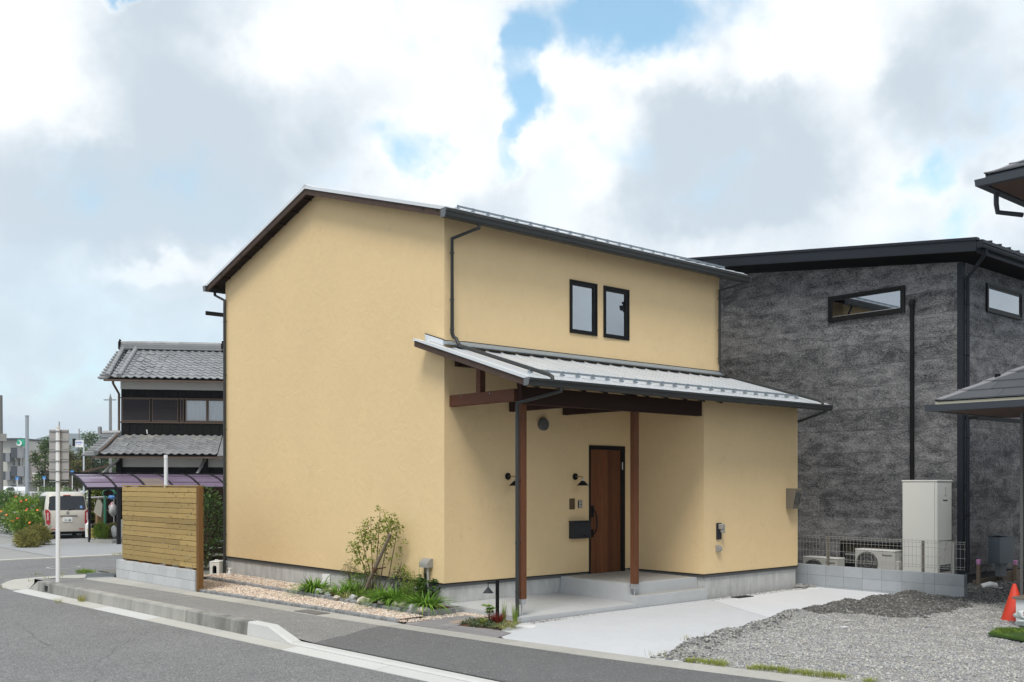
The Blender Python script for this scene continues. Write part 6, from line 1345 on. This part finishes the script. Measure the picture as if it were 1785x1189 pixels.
# body: cross sections along local y (0 = tail ... 3.35 = nose), width profile from below up
def carsec(y, zb_, zm, ztop, wb, wm, wt_):
    h = [(wb*.92, zb_), (wb, zb_+.10), (wm, zm-.12), (wm*.985, zm), (wt_+.03, ztop-.10), (wt_-.03, ztop-.03), (wt_-.14, ztop)]
    return [(-x, y-1.67, z) for x, z in h]+[(x, y-1.67, z) for x, z in h[::-1]]
secs = [carsec(.02, .44, .72, .98, .66, .67, .60), carsec(0.07, .27, .84, 1.10, .715, .72, .66), carsec(.22, .24, .96, 1.58, .735, .735, .57), carsec(.34, .24, .98, 1.655, .735, .738, .60), carsec(.62, .24, .98, 1.685, .735, .738, .62), carsec(1.4, .24, .98, 1.69, .735, .738, .63), carsec(2.1, .24, .98, 1.66, .735, .738, .62), carsec(2.55, .24, .98, 1.35, .735, .735, .60), carsec(2.75, .24, .95, 1.08, .73, .73, .60), carsec(3.25, .26, .80, .93, .70, .70, .56), carsec(3.36, .36, .7, .80, .60, .60, .50)]
b = MB(); n = len(secs[0]); vs = [q for s in secs for q in s]; fs = [(i*n+j, i*n+(j+1) % n, (i+1)*n+(j+1) % n, (i+1)*n+j) for i in range(len(secs)-1) for j in range(n)]; fs += [tuple(range(n-1, -1, -1)), tuple((len(secs)-1)*n+j for j in range(n))]; b.add(vs, fs); body = b.build('body', M['carpaint'], C); autosmooth(body, 38)
yT = -1.67
b = MB(); pr = [(-.56, 1.03), (.56, 1.03), (.625, 1.08), (.575, 1.50), (.53, 1.54), (-.53, 1.54), (-.575, 1.50), (-.625, 1.08)]; b.prism([(x, yT+.045+(.29*(z-1.03)), z) for x, z in pr], (0, .03, 0)); rwn = b.build('rear_window', M['black'], C); b = MB(); b.prism([(x*.97, yT+.036+(.29*(z-1.03)), 1.05+(z-1.05)*.97+.005) for x, z in pr], (0, .006, 0)); b.build('pane', M['carglass'], rwn)
for s in (-1, 1):
    b = MB(); b.prism([(s*.575, yT+.015, .62), (s*.66, yT+.06, .58), (s*.715, yT+.14, .70), (s*.715, yT+.14, 1.03), (s*.69, yT+.08, 1.06), (s*.585, yT+.015, .98)], (0, .05, 0)); b.prism([(s*.575, yT-.010, .60), (s*.60, yT-.008, .50), (s*.70, yT+.03, .56), (s*.725, yT+.05, 1.08), (s*.63, yT-.004, 1.04), (s*.575, yT-.010, .96)], (0, .03, 0)); tl_ = b.build('tail_lamp', M['lampred'], C); b = MB(); b.box(s*.65-.02, yT-.014, .68, s*.65+.02, yT+.01, .95); b.build('lens', M['lampclear'], tl_)
    b = MB(); b.box(s*.47-.085, yT-.01, .335, s*.47+.085, yT+.03, .365); b.build('reflector', M['lampred'], C)
    for y in (.55, 2.75):
        b = MB(); xw_ = s*.63; b.lathe([(.20, -.075), (.275, -.06), (.275, .06), (.20, .075)], (xw_, y-1.67, .275), 22, (1, 0, 0)); wh = b.build('wheel', M['tyre'], C); b = MB(); b.lathe([(.17, -.078), (.17, .078)], (xw_, y-1.67, .275), 18, (1, 0, 0)); b.build('rim', M['chrome'], wh)
    b = MB(); b.obox((s*.86, .62, 1.04), (.09, 0, 0), (0, .06, 0), (0, 0, .085), .03); b.bar((s*.72, .66, 1.0), (s*.80, .63, 1.02), .05, .04); b.build('mirror', M['carpaint'] if s < 0 else M['carpaint'], C)
    b = MB(); b.prism([(s*.735, -1.2, 1.03), (s*.735, .62, 1.03), (s*.668, .42, 1.52), (s*.662, -1.15, 1.55)], (s*.006, 0, 0)); b.build('side_window', M['carglass'], C)
b = MB(); b.box(-.155, yT-.004, .615, .165, yT+.02, .785, .004); pl = b.build('number_plate', M['white'], C)
text_mesh('plate_number', '31-88', .10, mat('plate_green', (.01, .10, .05), .5), pl, frame4((.005, yT-.007, .675), (1, 0, 0), (0, 0, 1)))
b = MB(); b.box(-.33, yT-.006, .825, .33, yT+.02, .845); b.build('boot_handle', M['greytrim'], C); b = MB(); b.lathe([(.045, 0), (.045, .008), (.036, .010)], (0, yT+.004, .955), 16, (0, -1, 0)); b.build('emblem', M['chrome'], C)
b = MB(); b.box(-.40, yT-.004, .80, -.33, yT+.01, .84); b.build('badge', M['bagg'], C); b = MB(); b.box(-.12, yT+.17, 1.555, .12, yT+.26, 1.58); b.build('brake_lamp', M['lampred'], C); b = MB(); b.obox((.46, yT+.072, 1.145), (.04, 0, 0), (0, .004, 0), (0, .013, .045)); b.build('sticker', mat('blue_sticker', (.15, .3, .55), .5), C)
b = MB(); b.bar((.04, yT+.03, 1.04), (.22, yT+.045, 1.085), .025, .02); b.build('wiper', M['black'], C); b = MB(); b.box(-.5, yT+.15, .17, .5, yT+.9, .25); b.build('underbody', M['black'], C)

b = MB(); b.sheet([[(x, y, .0) for x in (-1.2, 3, 9)] for y in (15.85, 19, 23)]); b.sheet([[(x, y, .0) for x in (.6, 3, 9)] for y in (23, 30)]); struct(b.build('gravel_yard', mat('yard_gravel', (.33, .335, .345), .95, noise=((3, .12), (35, .35)), speck=(60, .5, (.55, .55, .56)), bump=((40, .02),))))
b = MB(); b.box(-30, 15.55, -.1, 40, 15.85, .012); struct(b.build('kerb', M['gutter']))
bush('grass_mound', (-.55, 21.0, .22), .30, .55, .28, 'dry green mounded ornamental grass left of the parked car', 1500, .16, M['drygrass'], 'grass', wr=.05, twigs=3, part='blades'); bush('grass_mound', (.05, 21.9, .30), .34, .5, .36, 'taller dry grass mound touching the left rear wheel of the car', 1500, .16, M['drygrass'], 'grass', wr=.05, twigs=3, part='blades')
for px, d, r_, h_, lb in ((175, 34.3, .24, .34, 'round feathery green bush in front of the carport clutter'), (189, 34.9, .17, .26, 'smaller feathery bush right of the round one'), (198, 35.2, .16, .30, 'dry tinted feathery bush by the thick carport post')):
    p = site(px, d, h_); bush('feathery_bush', p, r_, r_, h_, lb, 1500, .09, M['kochia'] if px < 180 else M['drygrass'], 'shrub', wr=.08, twigs=3)
# flower bed along the side path
M['flower'] = mat('orange_flower', (.80, .20, .03), .6); M['flowerr'] = mat('red_flower', (.55, .05, .03), .6); M['flowery'] = mat('yellow_flower', (.80, .42, .04), .6)
FB = [(20, 40, .7, .75, 'dark red tinged flowering bush beside the brown panel'), (33, 39, .62, .72, 'orange flowered bush behind the brown panel'), (46, 37.5, .66, .78, 'tall orange flowered bush in the middle of the flower bed'), (60, 38.5, .66, .82, 'pink and red flowered bush left of the parked car'), (47, 35.6, .50, .50, 'low leafy bush with yellow orange flowers at the bed front'), (66, 36.5, .40, .55, 'leafy plant squeezed against the car side')]
for i, (px, d, r_, h_, lb) in enumerate(FB):
    p = site(px, d, h_); t = bush('flowering_bush', p, r_, r_, h_, lb, 1300, .13, M['leaf'] if i else M['leafdk'], 'shrub', wr=.4)
    for k in range(7):
        a = RNG.random()*6.28; e = RNG.uniform(-.2, 1.0); q = np.array(p)+(math.cos(a)*r_*.85, math.sin(a)*r_*.85, h_*e); q = q-np.array((FW[0], FW[1], 0))*r_*.35
        b = MB(); b.lathe([(.01, -.012), (.045, .0), (.034, .012), (.01, .016)], q, 8, (RNG.uniform(-.4, .2)-.4, RNG.uniform(-.4, .2)-.5, .6)); b.build('flower', M[('flower', 'flowery', 'flower', 'flowerr')[k % 4] if i not in (0, 3) else ('flowerr', 'flower')[k % 2]], t)
t = thing('bed_panel', (*site(28, 37)[:2], 0), 'brown upright panel on a low concrete kerb beside the flower bed', 'panel'); p, q = site(21.5, 39.5), site(34.5, 36)
b = MB(); b.bar((p.x, p.y, .53), (q.x, q.y, .53), .04, .72); b.build('panel', M['jbrown'], t); b = MB(); b.bar((p.x, p.y, .06), (q.x, q.y, .06), .14, .24); b.build('kerb', M['kerb'], t); b = MB(); b.bar((p.x, p.y, .90), (q.x, q.y, .90), .06, .025); b.build('top_rail', M['offwhite'], t)
# clutter below the carport
def hz2(py, d): return CAMH-(py-HOR)*d/FPX
t = thing('hanging_coat', site(171, 35.5, 1.0), 'pale coat hanging from a pole under the carport', 'coat'); p = site(171, 35.5); b = MB(); ex = np.array((RT[0], RT[1], 0))
b.prism([np.array(p)+ex*x+(0, 0, z) for x, z in ((-.04, 1.42), (.05, 1.42), (.15, 1.22), (.13, 1.0), (.10, .80), (-.02, .86), (-.12, .94), (-.16, 1.0), (-.10, 1.2))], np.array((FW[0], FW[1], 0))*.10); b.build('cloth', mat('pale_cloth', (.34, .32, .27), .9, noise=((9, .2),)), t); b = MB(); b.tube([np.array(p)+(0, 0, 1.42), np.array(p)+(0, 0, 1.5)], .008, 5); b.build('hook', M['chrome'], t)
t = thing('clothes_pole', site(168, 35.6, 1.5), 'horizontal steel pole under the carport roof edge', 'pole'); b = MB(); b.tube([site(157, 35.7, 1.50), site(186, 35.7, 1.52)], .018, 8); b.build('tube', M['chrome'], t); b = MB(); b.bar(site(158.5, 35.8, 0), site(158.5, 35.8, 1.52), .04, .04); b.bar(site(185.5, 35.8, 0), site(185.5, 35.8, 1.52), .04, .04); b.build('stand', M['chrome'], t)
def blobthing(name, px, py, d, rx, rz_, m, lb, cat, seed=1): p = site(px, d, hz2(py, d)); b = MB(); b.rock(p, rx, rx, rz_, seed, 1); return tag(b.build(name, m, None, True), lb, cat)
M['clearbag'] = mat('plastic_bag', (.50, .50, .50), .3, noise=((9, .2),)); M['hose'] = mat('green_hose', (.03, .16, .10), .5)
blobthing('plastic_bag', 196, 889, 35.4, .13, .22, M['clearbag'], 'translucent bag hanging beside the thick carport post', 'bag', 2); blobthing('plastic_bag', 198.5, 928, 34.6, .10, .21, M['white'], 'white tied bag on the ground by the thick carport post', 'bag', 3); blobthing('plastic_bag', 195, 881, 35.38, .06, .07, M['bagr'], 'small red bag hanging above the translucent one', 'bag', 4)
t = thing('hose_coil', site(190, 35.6, 1.6), 'green hose coil hanging under the carport', 'hose'); p = np.array(site(189, 35.6, hz2(861, 35.6))); b = MB()
for k in range(3): b.tube([p+ex*(.20+.02*k)*math.cos(a)+np.array((0, 0, .14*math.sin(a)))+np.array((FW[0], FW[1], 0))*.03*k for a in [j*math.pi/9 for j in range(19)]], .016, 6, False)
b.build('hose', M['hose'], t)
blobthing('blue_basket', 195, 868, 35.5, .12, .08, mat('blue_bucket', (.08, .22, .50), .5), 'blue plastic item hanging below the hose coil', 'basket', 5)
t = thing('cardboard_box', site(175, 35.9, .4), 'brown cardboard box on a shelf behind the round bush', 'box'); p = site(176, 35.9); b = MB(); b.box(p.x-.16, p.y-.1, hz2(914, 35.9), p.x+.16, p.y+.1, hz2(896, 35.9)); b.build('carton', mat('cardboard', (.26, .15, .07), .85), t)
t = thing('green_pole', site(183, 35.4), 'dark green upright pole under the carport', 'pole'); b = MB(); b.tube([site(183, 35.4, 0), site(183, 35.4, 1.5)], .05, 8); b.build('pole', M['hose'], t)
t = thing('watering_tub', site(157, 35.0), 'yellow and white tubs on the ground beside the thin carport post', 'tub'); p = site(161, 35.0); b = MB(); b.lathe([(.13, .10), (.17, .42), (.16, .42)], (p.x, p.y, 0), 14); b.build('tub', mat('yellow_tub', (.55, .43, .12), .5), t); p = site(154, 35.4); b = MB(); b.lathe([(.10, .1), (.11, .55), (.03, .62), (.03, .72)], (p.x, p.y, 0), 12); b.build('can', M['white'], t)
t = thing('back_shelf', site(184, 36.6), 'dark cluttered shelf boards at the back of the carport', 'shelf')
for px in (160, 170, 178, 186, 194, 203): b = MB(); p = site(px, 37.0+px*.002); b.obox((p.x, p.y, .9), np.array((RT[0], RT[1], 0))*.08, np.array((FW[0], FW[1], 0))*.02, (0, 0, .9)); b.build('board', M['rafter'], t)
for z in (.5, 1.0, 1.45): b = MB(); b.bar(site(160, 36.7, z), site(205, 36.9, z), .35, .03); b.build('shelf_board', M['jbrown'], t)
p = site(209.5, 34.6); t = thing('outdoor_unit', p, 'pale outdoor unit half hidden behind the thick carport post', 'air conditioner unit'); b = MB(); b.box(p.x-.02, p.y-.15, .15, p.x+.75, p.y+.15, .75, .01); b.build('case', M['offwhite'], t); b = MB()
for k in range(8): b.box(p.x+.02, p.y-.162, .22+.06*k, p.x+.45, p.y-.151, .24+.06*k)
b.build('louvre', M['grille'], t)
b = MB(); q0, q1 = site(176, 33.6), site(206, 34.4); b.bar((q0.x, q0.y, .05), (q1.x, q1.y, .05), .9, .10); tag(b.build('stone_slab', M['strip']), 'low concrete slab by the thick carport post', 'slab')
bush('garden_shrub', site(166, 38.5, .8), .55, .5, .9, 'leafy green shrub between the car and the carport post', 900, .12, M['leaf'], 'shrub'); bush('garden_shrub', site(152, 39.5, .6), .5, .5, .6, 'low green shrub right behind the parked car', 800, .12, M['leafdk'], 'shrub'); bush('climbing_plant', site(166, 37.2, 1.4), .28, .28, .8, 'tall bright climbing plant behind the hanging coat', 900, .11, M['leafyl'], 'plant')
t = thing('flag_pole', site(289, 31), 'slim white pole rising behind the wooden screen', 'pole'); b = MB(); p = site(289, 31); b.tube([(p.x, p.y, 0), (p.x, p.y, hz2(794, 31))], .052, 10); b.lathe([(.06, hz2(800, 31)), (.06, hz2(795, 31))], (p.x, p.y, 0), 10); b.build('pole', M['white'], t); b = MB(); b.tube([(p.x+.05, p.y, hz2(797, 31)), (p.x+.16, p.y+.1, .5)], .006, 5); b.build('stay', M['chrome'], t)

# sign pole on the pavement corner (the signs face away)
t = thing('sign_post', (-3.455, 8.18, 0), 'white sign pole with a stack of five grey sign backs at the corner', 'road sign'); b = MB(); b.tube([(-3.455, 8.18, -.05), (-3.455, 8.18, 3.14)], .041, 14); b.lathe([(.047, 3.13), (.047, 3.165)], (-3.455, 8.18, 0), 14); b.build('pole', M['white'], t)
sx = np.array((RT[0], RT[1], 0)); sy = np.array((FW[0], FW[1], 0)); M['signback'] = mat('sign_back', (.36, .34, .325), .6, noise=((3, .05),)); M['bracket'] = mat('sign_bracket', (.27, .265, .26), .5, metal=.4)
for k in range(5): b = MB(); z = 3.10-.202*k; b.obox(np.array((-3.455, 8.18, z-.1))+sy*.055, sx*.197, sy*.008, (0, 0, .097), .004); b.build('sign_panel', M['signback'], t)
for k in range(6): b = MB(); z = 3.07-.202*k if k else 3.06; b.obox(np.array((-3.455, 8.18, z))+sy*.043, sx*.19, sy*.010, (0, 0, .010)); b.obox(np.array((-3.455, 8.18, z)), sx*.052, sy*.048, (0, 0, .012)); b.build('bracket', M['bracket'], t)
t = thing('slim_pole', site(101.5, 60), 'thin dark pole top rising above the grey sign backs', 'pole'); b = MB(); p = site(103.3, 60); b.tube([(p.x, p.y, 0), (p.x, p.y, hz2(736, 60))], .033, 8); b.build('pole', M['bracket'], t)

# ================================================================ far side of the junction
t = thing('utility_pole', site(0, 62), 'dark utility pole at the left edge of the view', 'utility pole'); p = site(.5, 62); b = MB(); b.tube([(p.x, p.y, 0), (p.x, p.y, hz2(690, 62))], [.19, .13], 12); b.build('pole', mat('dark_pole', (.16, .155, .15), .8), t); b = MB(); b.box(p.x-.05, p.y-.25, hz2(770, 62), p.x+.3, p.y, hz2(757, 62)); b.build('pole_box', M['grey'], t)
t = thing('grey_pole', site(47, 85), 'plain light grey pole standing in front of the apartment block', 'pole'); p = site(47.2, 85); b = MB(); b.tube([(p.x, p.y, 0), (p.x, p.y, hz2(726, 85))], .14, 14); b.lathe([(.17, hz2(727, 85)), (.17, hz2(725, 85))], (p.x, p.y, 0), 12); b.build('pole', mat('pale_pole', (.30, .33, .36), .6), t)
t = thing('utility_pole', site(193, 120), 'distant grey utility pole with insulators left of the tiled house', 'utility pole'); p = site(192.5, 120); b = MB(); b.tube([(p.x, p.y, 0), (p.x, p.y, hz2(694, 120))], [.2, .16], 10); b.build('pole', M['mortar'], t); b = MB(); b.bar((p.x-.6, p.y+.5, hz2(698, 120)), (p.x+.5, p.y-.45, hz2(698, 120)), .12, .12); b.lathe([(.12, hz2(694, 120)), (.05, hz2(688, 120))], (p.x, p.y, 0), 8); b.build('crossarm', M['mortar'], t)
DA = 158.0; ap = thing('apartment_block', site(20, DA), 'beige three storey apartment block with dark and grey balconies', 'building')
M['apbeige'] = mat('beige_wall', (.50, .49, .45), .9); M['appink'] = mat('pinkish_wall', (.50, .43, .40), .9); M['apdark'] = mat('dark_balcony', (.055, .06, .075), .6); M['apgrey'] = mat('grey_balcony', (.23, .24, .26), .7)
dA = np.array((FW[0], FW[1], 0))
def apb(px0, px1, py0, py1, d0, d1, m, name, parent=None): p0, p1 = np.array(site(px0, DA+d0, hz2(py1, DA))), np.array(site(px1, DA+d0, hz2(py1, DA))); b = MB(); h = hz2(py0, DA)-hz2(py1, DA); b.prism([p0, p1, p1+(0, 0, h), p0+(0, 0, h)], dA*(d1-d0)); return b.build(name, m, parent or ap)
apb(-60, 41, 768, 866, 0, 12, M['apbeige'], 'wall'); apb(41, 55.2, 786, 866, 1, 10, M['appink'], 'wall'); apb(-60, 38, 765, 768.2, -1, 13, M['apdark'], 'roof')
for y0, y1 in ((781.8, 799.5), (813.8, 831), (846, 860)):
    apb(18.6, 29.9, y0, y1, -1.6, -.02, M['apdark'], 'balcony'); apb(30.1, 41.2, y0, y1, -1.6, -.02, M['apgrey'], 'balcony'); apb(4, 9.4, y0+9, y1+6.5, -1.4, -.02, M['apdark'], 'balcony'); apb(9.6, 17, y0+9, y1+6.5, -1.4, -.02, M['apgrey'], 'balcony')
    for a, c in ((22.5, 26), (32.5, 37.5), (42.5, 44.5), (49.5, 51.5)): wn = apb(a, c, y1+2.5, y1+12.5, -.12 if a < 41 else .88, -.02 if a < 41 else .98, M['apdark'], 'window'); apb((a+c)/2-.25, (a+c)/2+.25, y1+3, y1+12, -.2 if a < 41 else .8, -.13 if a < 41 else .87, M['offwhite'], 'mullion', wn)
t = thing('green_sign', site(37, DA-3), 'round green and white sign board above the apartment roof', 'sign'); b = MB(); p = np.array(site(37, DA-3, hz2(774, DA))); b.obox(p, sx*.55, sy*.1, (0, 0, .55)); b.build('board', mat('sign_green', (.03, .36, .22), .5), t); b = MB(); p2 = np.array(site(33.5, DA-3.4, hz2(775, DA))); b.lathe([(.42, 0), (.42, .08)], p2, 20, -sy); b.build('disc', M['white'], t); b = MB(); b.lathe([(.28, .081), (.28, .1)], p2-sx*.1+(0, 0, .1), 16, -sy); b.build('emblem', mat('sign_green2', (.03, .36, .22), .5), t); b = MB(); b.tube([tuple(p-(0, 0, .5)), tuple(p-(0, 0, 4))], .08, 6); b.build('pole', M['grey'], t)
def simple_car(px, d, rz_, m, lb):
    c = thing('parked_car', site(px, d, 0), lb, 'car', 'white cars beyond the hedge', rz_, True); b = MB(); pr = [(-2.1, .3), (2.1, .3), (2.1, .75), (1.3, .92), (.6, 1.42), (-1.4, 1.45), (-2.05, .95)]; b.prism([(x, -.85, z) for x, z in pr], (0, 1.7, 0)); b.build('body', m, c)
    b = MB(); b.prism([(x, -.856, z) for x, z in ((1.15, .93), (.55, 1.36), (-1.3, 1.38), (-1.75, .95))], (0, 1.712, 0)); b.prism([(1.33, -.7, .93), (1.33, .7, .93), (.66, .62, 1.37), (.66, -.62, 1.37)], (.02, 0, .01)); b.build('window', M['carglass'], c)
    for x in (-1.3, 1.3):
        for y in (-.8, .8): b = MB(); b.lathe([(.31, -.1), (.31, .1)], (x, y, .31), 14, (0, 1, 0)); b.build('wheel', M['tyre'], c)
M['whitecar'] = mat('white_car', (.75, .76, .78), .3, coat=.5)
simple_car(29, 128, R(95), M['whitecar'], 'white car parked beyond the clipped hedge, right one'); simple_car(7, 133, R(80), M['whitecar'], 'white car parked beyond the clipped hedge at the left edge')
for p0, lb, rx, ry in (((14, 53), 'clipped bright green hedge at the left edge', .75, .7),): p = site(p0[0], p0[1], 1.05); bush('hedge', p, rx, ry, .55, lb, 3000, .09, M['hedge'], 'hedge', wr=.5)
bush('low_bush', site(4, 50, .35), .7, .6, .4, 'low pale bush under the clipped hedge', 900, .1, M['drygrass'], 'shrub')
for i, (px, h_) in enumerate(((8, .7), (11, .72), (13.5, .68))): cone('traffic_cone', tuple(site(px, 77-i, 0)), h_, .19, ('red and white banded cone, leftmost of the far three', 'red and white banded cone, middle of the far three', 'red and white banded cone, rightmost of the far three')[i], 'banded cones by the far road', 2)
t = thing('guard_rail', site(100, 110), 'white two rail pipe guard rail across the far road', 'guard rail')
for z, m in ((.92, 'white'), (.47, 'wire')): b = MB(); b.tube([site(38, 108, z), site(100, 110, z), site(165, 112, z)], .055, 8); b.build('rail', M[m], t)
for px in range(40, 166, 14): b = MB(); p = site(px, 110.1); b.tube([(p.x, p.y, -.1), (p.x, p.y, .98)], .05, 8); b.build('post', M['white'], t)
for i, (px, py, d, lb) in enumerate(((30, 835, 104, 'blue round road sign on a white pole in front of the apartment block'), (77, 834, 106, 'blue round road sign on a white pole by the beige kiosk'), (126, 824, 108, 'blue round road sign peeking over the carport roof'))):
    t = thing('road_sign', site(px, d), lb, 'road sign', 'blue round road signs'); p = np.array(site(px, d, hz2(py, d))); b = MB(); b.lathe([(.2, 0), (.2, .02)], p, 18, -sy); b.build('disc', mat('sign_blue', (.05, .22, .55), .5), t); b = MB(); b.tube([(p[0], p[1], 0), tuple(p)], .04, 8); b.build('pole', M['white'], t)
dS = 92; t = thing('signal_board', site(137, dS), 'white bus route board with blue lettering beside a dark signal box', 'sign'); b = MB(); p = np.array(site(138.5, dS, hz2(774.5, dS))); b.obox(p, sx*.38, sy*.06, (0, 0, .32)); b.build('board', M['white'], t); b = MB()
for (x, z, w_, h_) in ((-.25, .12, .06, .09), (-.12, .12, .05, .10), (.0, .12, .05, .1), (.12, .12, .05, .1), (.25, .11, .05, .09), (-.2, -.10, .03, .05), (-.05, -.1, .07, .03), (.1, -.1, .07, .03)): b.obox(p-sy*.065+sx*x+np.array((0, 0, z)), sx*w_*.8, sy*.004, (0, 0, h_*.8))
b.build('lettering', mat('blue_print', (.06, .14, .50), .5), t); b = MB(); q = np.array(site(129.5, dS, hz2(772, dS))); b.obox(q, sx*.10, sy*.15, (0, 0, .34)); b.build('signal_box', M['black'], t); b = MB(); p = site(146, dS); b.tube([(p.x, p.y, 0), (p.x, p.y, hz2(780, dS))], .075, 10); b.bar(site(128, dS, hz2(780, dS)), site(146.5, dS, hz2(780, dS)), .08, .08); b.build('pole', mat('signal_pole', (.5, .53, .56), .5), t); b = MB(); p = site(138, dS+.3); b.tube([(p.x, p.y, hz2(790, dS)), (p.x, p.y, hz2(748, dS))], .05, 8); b.build('mast', M['bracket'], t)
t = thing('bus_shelter', site(60, 112), 'small grey bus shelter with a flat roof beyond the guard rail', 'shelter'); b = MB(); b.bar(site(46, 112, 2.12), site(73, 112, 2.12), 2.0, .12); b.build('roof', M['apgrey'], t); b = MB(); b.bar(site(51, 112.3, 1.05), site(64, 112.3, 1.05), .3, 2.1); b.build('wall', M['strip'], t)
for px in (48, 72): b = MB(); b.tube([site(px, 111.5, 0), site(px, 111.5, 2.1)], .07, 8); b.build('post', M['taupe'], t)
t = thing('kiosk', site(74, 118), 'beige box shaped kiosk behind the bus shelter', 'kiosk'); b = MB(); b.bar(site(65, 118, 1.5), site(83, 118, 1.5), 2.2, 3.0, b=.1); b.build('body', mat('kiosk_beige', (.56, .53, .42), .8), t); b = MB(); b.bar(site(64.5, 117.9, 3.05), site(83.5, 117.9, 3.05), 2.4, .12); b.build('roof', M['offwhite'], t); b = MB(); b.bar(site(68, 116.8, .9), site(80, 116.8, .9), .1, 1.2); b.build('window', M['apdark'], t)
b = MB(); p, q = site(89, 52, 1.39), site(124.5, 52, 1.39); b.bar(p, q, .06, .34); t = thing('dark_board', site(106, 52), 'dark board on short posts behind the parked car roof', 'board'); b.build('board', M['rafter'], t)
for px in (92, 121): b = MB(); b.bar(site(px, 52, 0), site(px, 52, 1.25), .06, .06); b.build('post', M['rafter'], t)
p = site(160, 170); t = thing('far_building', site(62, 150), 'low pale building behind the shelter and trees', 'building'); b = MB(); b.bar(site(55, 165, 2.4), site(125, 165, 2.4), 6, 4.8); b.build('wall', M['appink'], t)
for k in range(6): b = MB(); b.bar(site(58+11*k, 161.9, 2.1), site(61.5+11*k, 161.9, 2.1), .1, 2.4); b.build('window', M['apdark'], t)
for px, d in ((84, 100), (120, 98), (132, 99)): pass
for i, (px, d, w_, lb) in enumerate(((84, 104, 1.1, 'clipped roadside hedge left of the sign pole'), (108, 104, 1.6, 'clipped roadside hedge above the car roof'))): bush('hedge', site(px, d, .85), w_, .8, .7, lb, 900, .16, M['hedge'], 'hedge', wr=.5)
# trees beyond the road
def tree(px, d, h_, r_, lb, m='treeleaf', n=2600, conic=False, ln=.30):
    t = thing('roadside_tree', site(px, d), lb, 'tree', 'trees beyond the road'); p = np.array(site(px, d)); b = MB(); b.tube([tuple(p), tuple(p+(.05, 0, h_*.35)), tuple(p+(.1, .05, h_*.75))], [.14, .11, .04], 8)
    P, Dn = [], []
    for k in range(16 if not conic else 20):
        a = RNG.random()*6.28; f = RNG.random(); z = h_*(.25+.70*f); rr_ = r_*((1-f)*.9+.12 if conic else math.sin(math.pi*min(.95, .22+.7*f))); c = p+np.array((math.cos(a)*rr_*.75, math.sin(a)*rr_*.75, z)); b.tube([tuple(p+(0, 0, z*.7)), tuple(c)], [.05, .015], 5)
        q, dd = bush_points(c, r_*.42, r_*.42, h_*.11, n//18, .2); P.append(q); Dn.append(dd)
    P, Dn = np.concatenate(P), np.concatenate(Dn); b.build('trunk', M['bark'], t); Dd = Dn*.5+rot_dirs(len(P), .1); Dd /= np.linalg.norm(Dd, axis=1)[:, None]; leaf_obj('crown', P, Dd, ln, m if not isinstance(m, str) else M[m], t, .6)
M['autumn'] = leaf_mat('olive_tree_leaf', (.13, .13, .035), .4, .3, .3)
tree(78, 112, 6.9, 1.5, 'narrow tree with reddish tips left of the sign pole', 'treeleaf'); tree(122, 118, 6.0, 1.6, 'olive tinged tree between sign backs and route board', 'autumn'); tree(134, 122, 5.6, 1.9, 'olive tree below the route board', 'autumn'); tree(160, 124, 7.9, 2.3, 'tall dark tree right of the route board', 'treeleaf'); tree(176, 126, 7.4, 2.2, 'tall dark tree beside the tiled house eave', 'treeleaf'); tree(148, 128, 6.2, 1.9, 'bushy tree behind the route board pole', 'treeleaf')
tree(190, 130, 7.4, 2.2, 'dark tree half hidden by the tiled house', 'treeleaf')
# hills and the air in front of them
M['hill'] = mat('wooded_hill', (.028, .042, .034), .95, noise=((.02, .3), (.1, .3)))
def hills(d, prof, depth, name='hills'):
    px = np.linspace(prof[0][0], prof[-1][0], 90); hh = np.interp(px, [a for a, c in prof], [c for a, c in prof]); g = []
    for k in (0, .25, .5, .75, 1.0, 1.4, 1.8):
        row = []
        for a, h_ in zip(px, hh):
            top = hz2(h_, d)*(1+.04*mnoise.noise((a*.09, 0, d))+.025*mnoise.noise((a*.4, 1, d))); f = math.sin(min(1, k)*math.pi/2) if k <= 1 else max(0, 1-(k-1)/.8)
            p = site(a, d+depth*(k-1), max(-.3, top*f*(1+.10*(1-k)*mnoise.noise((a*.05, k*4, 3))))); row.append(tuple(p))
        g.append(row)
    b = MB(); b.sheet(g); return struct(b.build(name, M['hill'], None, True))
hills(2000, [(-900, 800), (-300, 778), (-50, 772), (40, 766), (85, 767), (140, 770), (260, 780), (500, 790), (900, 800)], 350)
hills(2350, [(-900, 815), (-100, 805), (20, 786), (58, 768), (72, 759), (100, 756), (125, 753.5), (150, 756), (185, 756), (230, 750), (330, 760), (600, 770), (1000, 778), (1400, 790), (2400, 800)], 250)
hz_m = bpy.data.materials.new('air'); hz_m.use_nodes = True; t = hz_m.node_tree; t.nodes.remove(t.nodes['Principled BSDF']); pv = N(t, 'ShaderNodeVolumePrincipled'); pv.inputs['Color'].default_value = (.80, .90, 1, 1); pv.inputs['Density'].default_value = .00024; pv.inputs['Anisotropy'].default_value = .1; L(t, pv.outputs[0], t.nodes['Material Output'].inputs['Volume'])
b = MB(); b.box(-2900, -1100, -1.4, 2900, 2900, 140); tag(b.build('haze', hz_m), kind='stuff')
